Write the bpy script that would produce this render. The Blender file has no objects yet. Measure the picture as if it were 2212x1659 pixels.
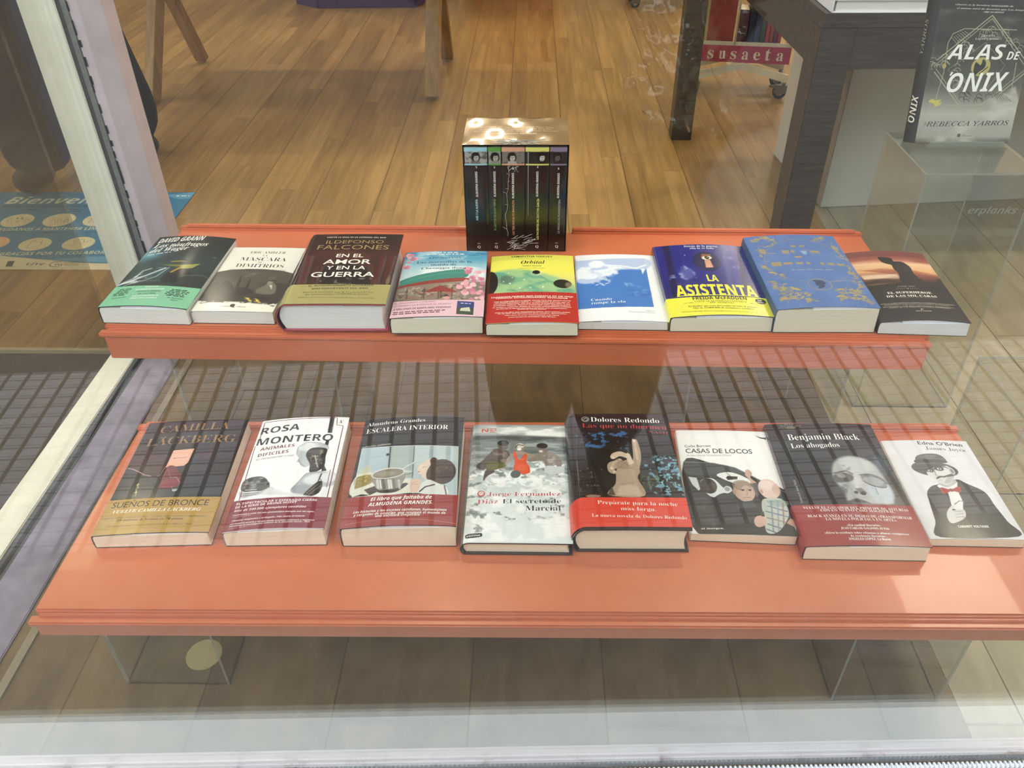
import bpy, bmesh, math, random
import numpy as np
from mathutils import Vector, Matrix
C = bpy.context.scene.collection
SC = bpy.context.scene
PI = math.pi

# exposure, daylight, lamps and floor colours, tuned together
EXPO = 0.0
SKY = 6.2
GLASS_IOR = 2.05
GLASS_TINT = (.89, .90, .885)
FLOOR = ('76572c', '967644', 'b3905a')
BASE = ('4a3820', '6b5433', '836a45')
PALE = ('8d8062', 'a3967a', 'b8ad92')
ORANGE = 'cc714d'
LAMPS = [(2.25, 2.9, 40), (-2.7, 3.2, 38), (-2.7, 5.4, 38), (2.4, 5.4, 38), (-.36, 7.1, 30), (2.4, 7.6, 30)]
SPOTS = [(-.35, 2.3, 75, -.2, 1.5), (.9, 2.3, 75, .5, 1.6), (1.9, 1.2, 190, 1.0, 2.0), (-1.35, .8, 130, -.87, 1.6), (.4, 4.2, 150, .5, 3.3), (-.9, 4.4, 160, -.8, 3.3)]  # right-hand and entrance spots added to brighten the pedestal area and white post

# ------------------------------------------------------------------ camera
H = 1.05                                   # eye height above the shop floor
FPX, PITCH, YAW, ROLL = 1758.3, .6542, -.0264, -.0091
_fw = Vector((math.sin(YAW)*math.cos(PITCH), math.cos(YAW)*math.cos(PITCH), -math.sin(PITCH)))
_rt0 = Vector((math.cos(YAW), -math.sin(YAW), 0)); _up0 = _rt0.cross(_fw)
_rt = math.cos(ROLL)*_rt0 + math.sin(ROLL)*_up0
_up = -math.sin(ROLL)*_rt0 + math.cos(ROLL)*_up0
cam_d = bpy.data.cameras.new('camera'); cam = bpy.data.objects.new('camera', cam_d); C.objects.link(cam)
cam_d.sensor_width = 36; cam_d.sensor_fit = 'HORIZONTAL'; cam_d.lens = FPX/2212*36; cam_d.clip_start = .02
M = Matrix.Identity(4)
for i in range(3): M[i][0], M[i][1], M[i][2] = _rt[i], _up[i], -_fw[i]
M[2][3] = H
cam.matrix_world = M
SC.camera = cam
# ------------------------------------------------------------------ light
SC.view_settings.view_transform = 'Standard'; SC.view_settings.look = 'None'
SC.view_settings.exposure = EXPO; SC.view_settings.gamma = 1.0; SC.view_settings.use_curve_mapping = False
SC.cycles.transparent_max_bounces = 40; SC.cycles.max_bounces = 10; SC.cycles.glossy_bounces = 5
SC.cycles.sample_clamp_indirect = 6; SC.cycles.caustics_reflective = False; SC.cycles.caustics_refractive = False
world = bpy.data.worlds.new('overcast_sky'); SC.world = world; world.use_nodes = True
wn = world.node_tree; wn.nodes.clear()
wo = wn.nodes.new('ShaderNodeOutputWorld'); wb = wn.nodes.new('ShaderNodeBackground')
wb.inputs['Color'].default_value = (.86, .93, 1.0, 1); wb.inputs['Strength'].default_value = SKY
wn.links.new(wb.outputs[0], wo.inputs[0])

# ------------------------------------------------------------------ materials
def lin(h):
    if not isinstance(h, str): return tuple(h)
    v = [int(h[i:i+2], 16)/255 for i in (0, 2, 4)]
    return tuple(c/12.92 if c <= .04045 else ((c+.055)/1.055)**2.4 for c in v)
def new_mat(name):
    m = bpy.data.materials.new(name); m.use_nodes = True
    nt = m.node_tree; b = nt.nodes['Principled BSDF']
    return m, nt, b
def N(nt, t, **kw):
    n = nt.nodes.new(t)
    for k, v in kw.items():
        if k in n.inputs.keys(): n.inputs[k].default_value = v
        else: setattr(n, k, v)
    return n
def mat(name, col, rough=.5, metal=0., var=.08, scale=30., bump=0., stretch=(1, 1, 1), spec=.5, coat=0.):
    m, nt, b = new_mat(name); c = lin(col)
    tc = N(nt, 'ShaderNodeTexCoord'); mp = N(nt, 'ShaderNodeMapping'); mp.inputs['Scale'].default_value = stretch
    no = N(nt, 'ShaderNodeTexNoise', Scale=scale, Detail=4.0); nt.links.new(tc.outputs['Object'], mp.inputs[0]); nt.links.new(mp.outputs[0], no.inputs[0])
    r = N(nt, 'ShaderNodeValToRGB'); r.color_ramp.elements[0].position = .3; r.color_ramp.elements[1].position = .7
    r.color_ramp.elements[0].color = tuple(x*(1-var) for x in c)+(1,); r.color_ramp.elements[1].color = tuple(min(1, x*(1+var)) for x in c)+(1,)
    nt.links.new(no.outputs['Fac'], r.inputs[0]); nt.links.new(r.outputs[0], b.inputs['Base Color'])
    b.inputs['Roughness'].default_value = rough; b.inputs['Metallic'].default_value = metal
    b.inputs['Specular IOR Level'].default_value = spec; b.inputs['Coat Weight'].default_value = coat
    if bump:
        bn = N(nt, 'ShaderNodeBump', Strength=bump, Distance=.002); nt.links.new(no.outputs['Fac'], bn.inputs['Height']); nt.links.new(bn.outputs[0], b.inputs['Normal'])
    return m
def glass_mat(name, tint, ior, rough=0., haze=0.):
    m = bpy.data.materials.new(name); m.use_nodes = True; nt = m.node_tree; nt.nodes.clear()
    o = N(nt, 'ShaderNodeOutputMaterial'); tr = N(nt, 'ShaderNodeBsdfTransparent'); gl = N(nt, 'ShaderNodeBsdfGlossy'); fr = N(nt, 'ShaderNodeFresnel', IOR=ior); mx = N(nt, 'ShaderNodeMixShader')
    tr.inputs[0].default_value = tuple(tint)+(1,); gl.inputs['Roughness'].default_value = rough
    geo = N(nt, 'ShaderNodeNewGeometry')      # same reflectance from both sides of a sheet
    inv = N(nt, 'ShaderNodeMath', operation='DIVIDE'); inv.inputs[0].default_value = 1.0; inv.inputs[1].default_value = ior
    mxi = N(nt, 'ShaderNodeMix'); mxi.inputs[2].default_value = ior
    nt.links.new(inv.outputs[0], mxi.inputs[3])
    mxi.inputs[2].default_value = ior
    # Fresnel node inverts IOR on back faces itself; feed 1/ior there to undo it
    nt.links.new(geo.outputs['Backfacing'], mxi.inputs[0]); nt.links.new(mxi.outputs[0], fr.inputs['IOR'])
    nt.links.new(fr.outputs[0], mx.inputs[0]); nt.links.new(tr.outputs[0], mx.inputs[1]); nt.links.new(gl.outputs[0], mx.inputs[2])
    last = mx
    if haze:
        df = N(nt, 'ShaderNodeBsdfTranslucent'); df2 = N(nt, 'ShaderNodeBsdfDiffuse'); ad = N(nt, 'ShaderNodeMixShader'); ad.inputs[0].default_value = .5
        df.inputs[0].default_value = (.85, .9, .85, 1); df2.inputs[0].default_value = (.85, .9, .85, 1)
        nt.links.new(df.outputs[0], ad.inputs[1]); nt.links.new(df2.outputs[0], ad.inputs[2])
        m2 = N(nt, 'ShaderNodeMixShader'); m2.inputs[0].default_value = haze
        nt.links.new(mx.outputs[0], m2.inputs[1]); nt.links.new(ad.outputs[0], m2.inputs[2]); last = m2
    nt.links.new(last.outputs[0], o.inputs[0])
    return m
def print_mat(name, rough, coat=0.):
    m, nt, b = new_mat(name); a = N(nt, 'ShaderNodeAttribute', attribute_name='ink')
    nt.links.new(a.outputs['Color'], b.inputs['Base Color']); b.inputs['Roughness'].default_value = rough; b.inputs['Coat Weight'].default_value = coat; b.inputs['Coat Roughness'].default_value = .12
    return m
def pages_mat(name, col, dark):
    m, nt, b = new_mat(name); tc = N(nt, 'ShaderNodeTexCoord'); mp = N(nt, 'ShaderNodeMapping'); mp.inputs['Scale'].default_value = (6, 6, 2600)
    no = N(nt, 'ShaderNodeTexNoise', Scale=1.0, Detail=3.0); r = N(nt, 'ShaderNodeValToRGB'); r.color_ramp.elements[0].position = .3; r.color_ramp.elements[1].position = .65
    r.color_ramp.elements[0].color = lin(dark)+(1,); r.color_ramp.elements[1].color = lin(col)+(1,)
    nt.links.new(tc.outputs['Object'], mp.inputs[0]); nt.links.new(mp.outputs[0], no.inputs[0]); nt.links.new(no.outputs['Fac'], r.inputs[0]); nt.links.new(r.outputs[0], b.inputs['Base Color']); b.inputs['Roughness'].default_value = .8
    bn = N(nt, 'ShaderNodeBump', Strength=.25, Distance=.0004); nt.links.new(no.outputs['Fac'], bn.inputs['Height']); nt.links.new(bn.outputs[0], b.inputs['Normal'])
    return m
def floor_mat(name, pal, wv, blen, strip, grain=1.0):
    # three-strip laminate: boards along Y, 19 cm wide, strips 6.33 cm
    m, nt, b = new_mat(name); tc = N(nt, 'ShaderNodeTexCoord'); sp = N(nt, 'ShaderNodeSeparateXYZ'); nt.links.new(tc.outputs['Object'], sp.inputs[0])
    def math_(op, a, bb):
        n = N(nt, 'ShaderNodeMath', operation=op)
        for i, v in enumerate((a, bb)):
            if v is None: continue
            if isinstance(v, (int, float)): n.inputs[i].default_value = v
            else: nt.links.new(v, n.inputs[i])
        return n.outputs[0]
    xs = math_('DIVIDE', math_('ADD', sp.outputs[0], 5.02), .0633 if strip else .19); si = math_('FLOOR', xs, None); xf = math_('FRACT', xs, None)
    wn_ = N(nt, 'ShaderNodeTexWhiteNoise', noise_dimensions='1D'); nt.links.new(si, wn_.inputs['W'])
    ys = math_('ADD', math_('DIVIDE', sp.outputs[1], blen), math_('MULTIPLY', wn_.outputs['Value'], 7.3)); yi = math_('FLOOR', ys, None); yf = math_('FRACT', ys, None)
    cv = N(nt, 'ShaderNodeCombineXYZ'); nt.links.new(si, cv.inputs[0]); nt.links.new(yi, cv.inputs[1])
    w2 = N(nt, 'ShaderNodeTexWhiteNoise', noise_dimensions='2D'); nt.links.new(cv.outputs[0], w2.inputs['Vector'])
    mp = N(nt, 'ShaderNodeMapping'); mp.inputs['Scale'].default_value = (34/grain, 2.2*grain, 1); nt.links.new(tc.outputs['Object'], mp.inputs[0])
    of = N(nt, 'ShaderNodeVectorMath', operation='ADD'); nt.links.new(mp.outputs[0], of.inputs[0])
    ofs = N(nt, 'ShaderNodeVectorMath', operation='SCALE'); nt.links.new(w2.outputs['Color'], ofs.inputs[0]); ofs.inputs['Scale'].default_value = 40; nt.links.new(ofs.outputs[0], of.inputs[1])
    no = N(nt, 'ShaderNodeTexNoise', Scale=1.0, Detail=6.0, Roughness=.6, Distortion=.6); nt.links.new(of.outputs[0], no.inputs[0])
    fine = N(nt, 'ShaderNodeTexNoise', Scale=6.0, Detail=3.0); nt.links.new(of.outputs[0], fine.inputs[0])
    r = N(nt, 'ShaderNodeValToRGB'); e = r.color_ramp.elements; e[0].position = .25; e[1].position = .75
    e[0].color = lin(pal[0])+(1,); e[1].color = lin(pal[2])+(1,); k = e.new(.5); k.color = lin(pal[1])+(1,)
    mixv = math_('ADD', math_('MULTIPLY', no.outputs['Fac'], .72), math_('MULTIPLY', w2.outputs['Value'], wv)); mixv = math_('ADD', mixv, math_('MULTIPLY', fine.outputs['Fac'], .12)); nt.links.new(mixv, r.inputs[0])
    # seams
    s1 = math_('LESS_THAN', math_('ABSOLUTE', math_('SUBTRACT', xf, .5), None), .5)
    d1 = math_('GREATER_THAN', math_('ABSOLUTE', math_('SUBTRACT', xf, .5), None), .488)
    xb = math_('FRACT', math_('DIVIDE', math_('ADD', sp.outputs[0], 5.02), .19), None)
    d2 = math_('GREATER_THAN', math_('ABSOLUTE', math_('SUBTRACT', xb, .5), None), .494)
    d3 = math_('GREATER_THAN', math_('ABSOLUTE', math_('SUBTRACT', yf, .5), None), .4982)
    seam = math_('MAXIMUM', math_('MULTIPLY', d2, .75), math_('MAXIMUM', math_('MULTIPLY', d1, strip), math_('MULTIPLY', d3, .3)))
    mx = N(nt, 'ShaderNodeMix', data_type='RGBA'); nt.links.new(seam, mx.inputs[0]); nt.links.new(r.outputs[0], mx.inputs[6]); mx.inputs[7].default_value = lin('3a2a18')+(1,)
    nt.links.new(mx.outputs[2], b.inputs['Base Color']); b.inputs['Roughness'].default_value = .34; b.inputs['Specular IOR Level'].default_value = .5
    bn = N(nt, 'ShaderNodeBump', Strength=.06, Distance=.002); nt.links.new(fine.outputs['Fac'], bn.inputs['Height']); nt.links.new(bn.outputs[0], b.inputs['Normal'])
    return m
def wood_mat(name, dark, light, rough=.45, stretch=(30, 30, 2), sc=1.0):
    m, nt, b = new_mat(name); tc = N(nt, 'ShaderNodeTexCoord'); mp = N(nt, 'ShaderNodeMapping'); mp.inputs['Scale'].default_value = stretch
    no = N(nt, 'ShaderNodeTexNoise', Scale=sc, Detail=7.0, Roughness=.65, Distortion=.8); r = N(nt, 'ShaderNodeValToRGB'); r.color_ramp.elements[0].position = .3; r.color_ramp.elements[1].position = .72
    r.color_ramp.elements[0].color = lin(dark)+(1,); r.color_ramp.elements[1].color = lin(light)+(1,)
    nt.links.new(tc.outputs['Object'], mp.inputs[0]); nt.links.new(mp.outputs[0], no.inputs[0]); nt.links.new(no.outputs['Fac'], r.inputs[0]); nt.links.new(r.outputs[0], b.inputs['Base Color']); b.inputs['Roughness'].default_value = rough
    bn = N(nt, 'ShaderNodeBump', Strength=.15, Distance=.001); nt.links.new(no.outputs['Fac'], bn.inputs['Height']); nt.links.new(bn.outputs[0], b.inputs['Normal'])
    return m
def paving_mat():
    # small square paving with dark joints
    m, nt, b = new_mat('small_paving'); tc = N(nt, 'ShaderNodeTexCoord'); mp = N(nt, 'ShaderNodeMapping'); nt.links.new(tc.outputs['Object'], mp.inputs[0])
    br = N(nt, 'ShaderNodeTexBrick', offset=0.0, squash=1.0); nt.links.new(mp.outputs[0], br.inputs[0])
    br.inputs['Scale'].default_value = 1.0; br.inputs['Brick Width'].default_value = .058; br.inputs['Row Height'].default_value = .088; br.inputs['Mortar Size'].default_value = .0072; mp.inputs['Scale'].default_value = (1, 2, 1); br.inputs['Mortar Smooth'].default_value = .3
    br.inputs['Color1'].default_value = lin('807a7c')+(1,); br.inputs['Color2'].default_value = lin('6f6d6a')+(1,); br.inputs['Mortar'].default_value = lin('2b2928')+(1,)
    nt.links.new(br.outputs['Color'], b.inputs['Base Color']); b.inputs['Roughness'].default_value = .85
    return m
def flaking_mat():
    m, nt, b = new_mat('flaking_paint'); tc = N(nt, 'ShaderNodeTexCoord'); no = N(nt, 'ShaderNodeTexNoise', Scale=26.0, Detail=6.0, Roughness=.7); nt.links.new(tc.outputs['Object'], no.inputs[0])
    r = N(nt, 'ShaderNodeValToRGB'); e = r.color_ramp.elements; e[0].position = .36; e[0].color = lin('5b5648')+(1,); e[1].position = .45; e[1].color = lin('e8ebe8')+(1,)
    nt.links.new(no.outputs['Fac'], r.inputs[0]); nt.links.new(r.outputs[0], b.inputs['Base Color']); b.inputs['Roughness'].default_value = .8
    bn = N(nt, 'ShaderNodeBump', Strength=.6, Distance=.004); nt.links.new(no.outputs['Fac'], bn.inputs['Height']); nt.links.new(bn.outputs[0], b.inputs['Normal'])
    return m
def lamp_mat(name, col, st):
    m = bpy.data.materials.new(name); m.use_nodes = True; nt = m.node_tree; nt.nodes.clear(); o = N(nt, 'ShaderNodeOutputMaterial'); e = N(nt, 'ShaderNodeEmission'); e.inputs[0].default_value = tuple(col)+(1,); e.inputs[1].default_value = st; nt.links.new(e.outputs[0], o.inputs[0]); return m

# ------------------------------------------------------------------ object helpers
def link(name, me, parent=None, loc=None, rot=None):
    o = bpy.data.objects.new(name, me); C.objects.link(o)
    if parent is not None: o.parent = parent
    if loc is not None: o.location = loc
    if rot is not None: o.rotation_euler = rot
    return o
def thing(name, label, cat, loc=(0, 0, 0), rot=(0, 0, 0), group=None):
    o = link(name, None, None, loc, rot); o.empty_display_size = .05; o['label'] = label; o['category'] = cat
    if group: o['group'] = group
    return o
def tag(o, label, cat, group=None):
    o['label'] = label; o['category'] = cat
    if group: o['group'] = group
    return o
def struct(o): o['kind'] = 'structure'; return o
class MB:
    def __init__(s): s.bm = bmesh.new()
    def box(s, x0, x1, y0, y1, z0, z1, bev=0., mi=0, M4=None):
        g = bmesh.ops.create_cube(s.bm, size=1.0); vs = g['verts']
        for v in vs: v.co = Vector(((x0+x1)/2+v.co.x*(x1-x0), (y0+y1)/2+v.co.y*(y1-y0), (z0+z1)/2+v.co.z*(z1-z0)))
        fs = list({f for v in vs for f in v.link_faces})
        for f in fs: f.material_index = mi
        if M4 is not None: bmesh.ops.transform(s.bm, matrix=M4, verts=vs)
        if bev: bmesh.ops.bevel(s.bm, geom=list({e for v in vs for e in v.link_edges}), offset=bev, segments=2, affect='EDGES', clamp_overlap=True)
        return s
    def bar(s, a, b, w, d, bev=0., mi=0):
        # box beam from a to b, width w (x-ish), depth d
        a, b = Vector(a), Vector(b); L = (b-a).length; q = (b-a).to_track_quat('Z', 'Y').to_matrix().to_4x4(); q.translation = (a+b)/2
        return s.box(-w/2, w/2, -d/2, d/2, -L/2, L/2, bev, mi, q)
    def tube(s, pts, r, seg=8, mi=0, cap=True):
        pts = [Vector(p) for p in pts]; rings = []
        for i, p in enumerate(pts):
            t = (pts[min(i+1, len(pts)-1)]-pts[max(i-1, 0)]).normalized(); q = t.to_track_quat('Z', 'Y'); rr = r[i] if isinstance(r, (list, tuple)) else r
            rings.append([s.bm.verts.new(p+q @ Vector((rr*math.cos(2*PI*k/seg), rr*math.sin(2*PI*k/seg), 0))) for k in range(seg)])
        for a, b in zip(rings, rings[1:]):
            for k in range(seg):
                f = s.bm.faces.new((a[k], a[(k+1) % seg], b[(k+1) % seg], b[k])); f.smooth = True; f.material_index = mi
        if cap:
            s.bm.faces.new(list(reversed(rings[0]))).material_index = mi; s.bm.faces.new(rings[-1]).material_index = mi
        return s
    def prism(s, poly, axis, a, b, mi=0, bev=0.):
        # poly in the plane perpendicular to axis (order x,y / x,z / y,z), from a to b
        def P(u, v, w): return Vector((w, u, v)) if axis == 'x' else Vector((u, w, v)) if axis == 'y' else Vector((u, v, w))
        A = [s.bm.verts.new(P(u, v, a)) for u, v in poly]; B = [s.bm.verts.new(P(u, v, b)) for u, v in poly]; n = len(poly); fs = []
        for i in range(n): fs.append(s.bm.faces.new((A[i], A[(i+1) % n], B[(i+1) % n], B[i])))
        fs.append(s.bm.faces.new(list(reversed(A)))); fs.append(s.bm.faces.new(B))
        for f in fs: f.material_index = mi
        if bev: bmesh.ops.bevel(s.bm, geom=list({e for f in fs for e in f.edges}), offset=bev, segments=2, affect='EDGES', clamp_overlap=True)
        return s
    def build(s, name, m, parent=None, loc=None, rot=None, smooth=False):
        bmesh.ops.recalc_face_normals(s.bm, faces=s.bm.faces); me = bpy.data.meshes.new(name); s.bm.to_mesh(me); s.bm.free()
        for x in (m if isinstance(m, (list, tuple)) else [m]): me.materials.append(x)
        if smooth: me.polygons.foreach_set('use_smooth', [True]*len(me.polygons))
        return link(name, me, parent, loc, rot)

# ------------------------------------------------------------------ lettering (built-in font; math alphabets give bold, serif and italic)
STY = {'S': None, 'S2': None, 'B': (0x1D5D4, 0x1D5EE, 0x1D7EC), 'C': (0x1D5D4, 0x1D5EE, 0x1D7EC), 'I': (0x1D63C, 0x1D656, 0x1D7EC), 'I2': (0x1D63C, 0x1D656, 0x1D7EC), 'J': (0x1D63C, 0x1D656, 0x1D7EC),
       'R': (0x1D400, 0x1D41A, 0x1D7CE), 'RB': (0x1D400, 0x1D41A, 0x1D7CE), 'RI': (0x1D434, 0x1D44E, 0x1D7CE), 'RJ': (0x1D468, 0x1D482, 0x1D7CE)}
OFFS = {'S2': .014, 'R': -.011, 'C': .012, 'I2': -.006}
ACC = {'á': '\u0301a', 'é': '\u0301e', 'í': '\u0301i', 'ó': '\u0301o', 'ú': '\u0301u', 'Á': '\u0301A', 'É': '\u0301E', 'Í': '\u0301I', 'Ó': '\u0301O', 'Ú': '\u0301U', 'ñ': '\u0303n', 'Ñ': '\u0303N', 'Ä': '\u0308A', 'ü': '\u0308u'}
def style_text(t, st):
    m = STY[st]
    if m is None: return t
    t = ''.join(ACC.get(c, c) for c in t); r = ''
    for c in t:
        if 'A' <= c <= 'Z': r += chr(m[0]+ord(c)-65)
        elif 'a' <= c <= 'z': r += '\u210e' if (m[1] == 0x1D44E and c == 'h') else chr(m[1]+ord(c)-97)
        elif c.isdigit() and c in '0123456789': r += chr(m[2]+ord(c)-48)
        else: r += c
    return r
def text_mesh(body, st, res):
    cu = bpy.data.curves.new('t', 'FONT'); cu.body = body; cu.size = 1; cu.resolution_u = res; cu.offset = OFFS.get(st, 0)
    ob = bpy.data.objects.new('t', cu); me = bpy.data.meshes.new_from_object(ob)
    nv = len(me.vertices); co = np.zeros(nv*3, np.float32); me.vertices.foreach_get('co', co); co = co.reshape(-1, 3)[:, :2].astype(float)
    nl = len(me.loops); lp = np.zeros(nl, np.int32); me.loops.foreach_get('vertex_index', lp); n = len(me.polygons); lt = np.zeros(n, np.int32); me.polygons.foreach_get('loop_total', lt)
    bpy.data.objects.remove(ob); bpy.data.curves.remove(cu); bpy.data.meshes.remove(me)
    return co, lp, lt
CAPH = {}
def lettering(t, w, h, st, res=2):
    # outline of t scaled to width w and cap height h, left baseline at 0,0
    if st not in CAPH:
        c, _, _ = text_mesh(style_text('H', st), st, 2); CAPH[st] = c[:, 1].max()
    co, lp, lt = text_mesh(style_text(t, st), st, res)
    if len(co) == 0: return co, lp, lt
    co[:, 0] -= co[:, 0].min(); co[:, 0] *= w/max(co[:, 0].max(), 1e-6); co[:, 1] *= h/CAPH[st]
    return co, lp, lt

# ------------------------------------------------------------------ printed sheets: a fine grid inked per vertex + lettering
def ss(x): x = np.clip(x, 0, 1); return x*x*(3-2*x)
def vnoise(X, Y, sc, seed, octv=4):
    out = np.zeros_like(X); amp = .5; rs = np.random.RandomState(seed*7+13); tot = 0
    for o in range(octv):
        g = rs.rand(64, 64); x = X/sc+rs.rand()*50; y = Y/sc+rs.rand()*50; xi = np.floor(x).astype(int); yi = np.floor(y).astype(int); fx = ss(x-xi); fy = ss(y-yi)
        a = g[xi % 64, yi % 64]; b = g[(xi+1) % 64, yi % 64]; c = g[xi % 64, (yi+1) % 64]; d = g[(xi+1) % 64, (yi+1) % 64]
        out += amp*((a*(1-fx)+b*fx)*(1-fy)+(c*(1-fx)+d*fx)*fy); tot += amp; amp *= .55; sc *= .5
    return out/tot
def seg_dist(X, Y, pts):
    D = np.full(X.shape, 1e9)
    for (x0, y0), (x1, y1) in pts:
        dx, dy = x1-x0, y1-y0; t = np.clip(((X-x0)*dx+(Y-y0)*dy)/(dx*dx+dy*dy+1e-9), 0, 1); D = np.minimum(D, np.hypot(X-x0-t*dx, Y-y0-t*dy))
    return D
def poly_sd(X, Y, P):
    ins = np.zeros(X.shape, bool); n = len(P)
    for i in range(n):
        x0, y0 = P[i]; x1, y1 = P[(i+1) % n]
        ins ^= ((y0 > Y) != (y1 > Y)) & (X < (x1-x0)*(Y-y0)/((y1-y0) if abs(y1-y0) > 1e-9 else 1e-9)+x0)
    d = seg_dist(X, Y, [(P[i], P[(i+1) % n]) for i in range(n)])
    return np.where(ins, -d, d)
def sm(h): return np.array([int(h[i:i+2], 16)/255 for i in (0, 2, 4)])
def paint(ops, X, Y, L):
    A = np.zeros(X.shape+(3,))
    def mix(mask, c): A[:] = A*(1-mask[..., None])+sm(c)*mask[..., None]
    def local(x0, x1, y0, y1): return (X >= x0) & (X <= x1) & (Y >= y0) & (Y <= y1)
    for o in ops:
        k = o[0]
        if k == 'BAND': break
        if k == 'f': A[:] = sm(o[1])
        elif k == 'g':
            ys = [s[0] for s in o[1]]; cs = np.array([sm(s[1]) for s in o[1]])
            for ch in range(3): A[..., ch] = np.interp(Y, ys, cs[:, ch])
        elif k == 'e':
            _, cx, cy, rx, ry, c, rot, soft, a = o; soft = max(soft, .07)
            b = local(cx-max(rx, ry)-soft, cx+max(rx, ry)+soft, cy-max(rx, ry)-soft, cy+max(rx, ry)+soft)
            if not b.any(): continue
            r = math.radians(-rot); xx = (X[b]-cx)*math.cos(r)+(Y[b]-cy)*math.sin(r); yy = -(X[b]-cx)*math.sin(r)+(Y[b]-cy)*math.cos(r)
            d = (np.sqrt((xx/rx)**2+(yy/ry)**2)-1)*min(rx, ry); m = ss(.5-d/soft)*a; A[b] = A[b]*(1-m[:, None])+sm(c)*m[:, None]
        elif k in ('p', 's'):
            P = o[1]; xs = [p[0] for p in P]; ys = [p[1] for p in P]
            if k == 'p':
                c, soft, a = o[2:5]; w = 0
                if len(P) >= 6: P = rounded(P); xs = [p[0] for p in P]; ys = [p[1] for p in P]
            else: w, c, soft, a = o[2:6]
            if a == 0: continue
            soft = max(soft, .07); g = soft+w; b = local(min(xs)-g, max(xs)+g, min(ys)-g, max(ys)+g)
            if not b.any(): continue
            d = poly_sd(X[b], Y[b], P) if k == 'p' else seg_dist(X[b], Y[b], list(zip(P, P[1:])))-w/2
            m = ss(.5-d/soft)*a; A[b] = A[b]*(1-m[:, None])+sm(c)*m[:, None]
        elif k == 'n':
            _, c, a, sc, lo, hi, sx, P, seed = o
            if P:
                xs = [p[0] for p in P]; ys = [p[1] for p in P]; b = local(min(xs)-.5, max(xs)+.5, min(ys)-.5, max(ys)+.5)
                if not b.any(): continue
            else: b = np.ones(X.shape, bool)
            m = ss((vnoise(X[b]/sx, Y[b], sc, seed)-lo)/(hi-lo))*a
            if P: m = m*ss(.5-poly_sd(X[b], Y[b], P)/.5)
            A[b] = A[b]*(1-m[:, None])+sm(c)*m[:, None]
    return A
def rounded(P, k=5):
    # Catmull-Rom through the outline's points
    P = np.array(P, float); n = len(P); out = []
    for i in range(n):
        a, b, c, d = P[i-1], P[i], P[(i+1) % n], P[(i+2) % n]
        for j in range(k):
            t = j/k; out.append(.5*(2*b+(c-a)*t+(2*a-5*b+4*c-d)*t*t+(3*b-a-3*c+d)*t**3))
    return [tuple(p) for p in out]
def srgb2lin(a): return np.where(a <= .04045, a/12.92, ((a+.055)/1.055)**2.4)
class Acc:
    def __init__(s): s.v = []; s.c = []; s.l = []; s.t = []; s.sm = []; s.mi = []; s.n = 0
    def add(s, v, lp, lt, col, smooth=False, mi=0):
        v = np.asarray(v, float)
        if len(v) == 0: return
        col = np.asarray(col, float)
        if col.ndim == 1: col = np.repeat(col[None], len(v), 0)
        s.v.append(v); s.c.append(col); s.l.append(np.asarray(lp, np.int64)+s.n); s.t.append(np.asarray(lt, np.int64)); s.sm.append(np.full(len(lt), smooth)); s.mi.append(np.full(len(lt), mi)); s.n += len(v)
    def grid(s, V, col, smooth=True, mi=0):
        ny, nx = V.shape[:2]; idx = np.arange(ny*nx).reshape(ny, nx); q = np.stack([idx[:-1, :-1], idx[:-1, 1:], idx[1:, 1:], idx[1:, :-1]], -1).reshape(-1, 4)
        s.add(V.reshape(-1, 3), q.ravel(), np.full(len(q), 4), col.reshape(-1, 3) if np.ndim(col) > 1 else col, smooth, mi)
    def mesh(s, name, mats):
        me = bpy.data.meshes.new(name); v = np.concatenate(s.v); l = np.concatenate(s.l); t = np.concatenate(s.t)
        me.vertices.add(len(v)); me.vertices.foreach_set('co', v.astype(np.float32).ravel()); me.loops.add(len(l)); me.loops.foreach_set('vertex_index', l.astype(np.int32))
        me.polygons.add(len(t)); st = np.concatenate([[0], np.cumsum(t)[:-1]]); me.polygons.foreach_set('loop_start', st.astype(np.int32))
        try: me.polygons.foreach_set('loop_total', t.astype(np.int32))
        except Exception: pass
        me.polygons.foreach_set('use_smooth', np.concatenate(s.sm)); me.polygons.foreach_set('material_index', np.concatenate(s.mi).astype(np.int32))
        me.update(calc_edges=True); me.validate()
        a = me.color_attributes.new('ink', 'FLOAT_COLOR', 'POINT'); c = np.concatenate([np.concatenate(s.c), np.ones((len(v), 1))], 1); a.data.foreach_set('color', c.astype(np.float32).ravel())
        for m in mats: me.materials.append(m)
        return me
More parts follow.
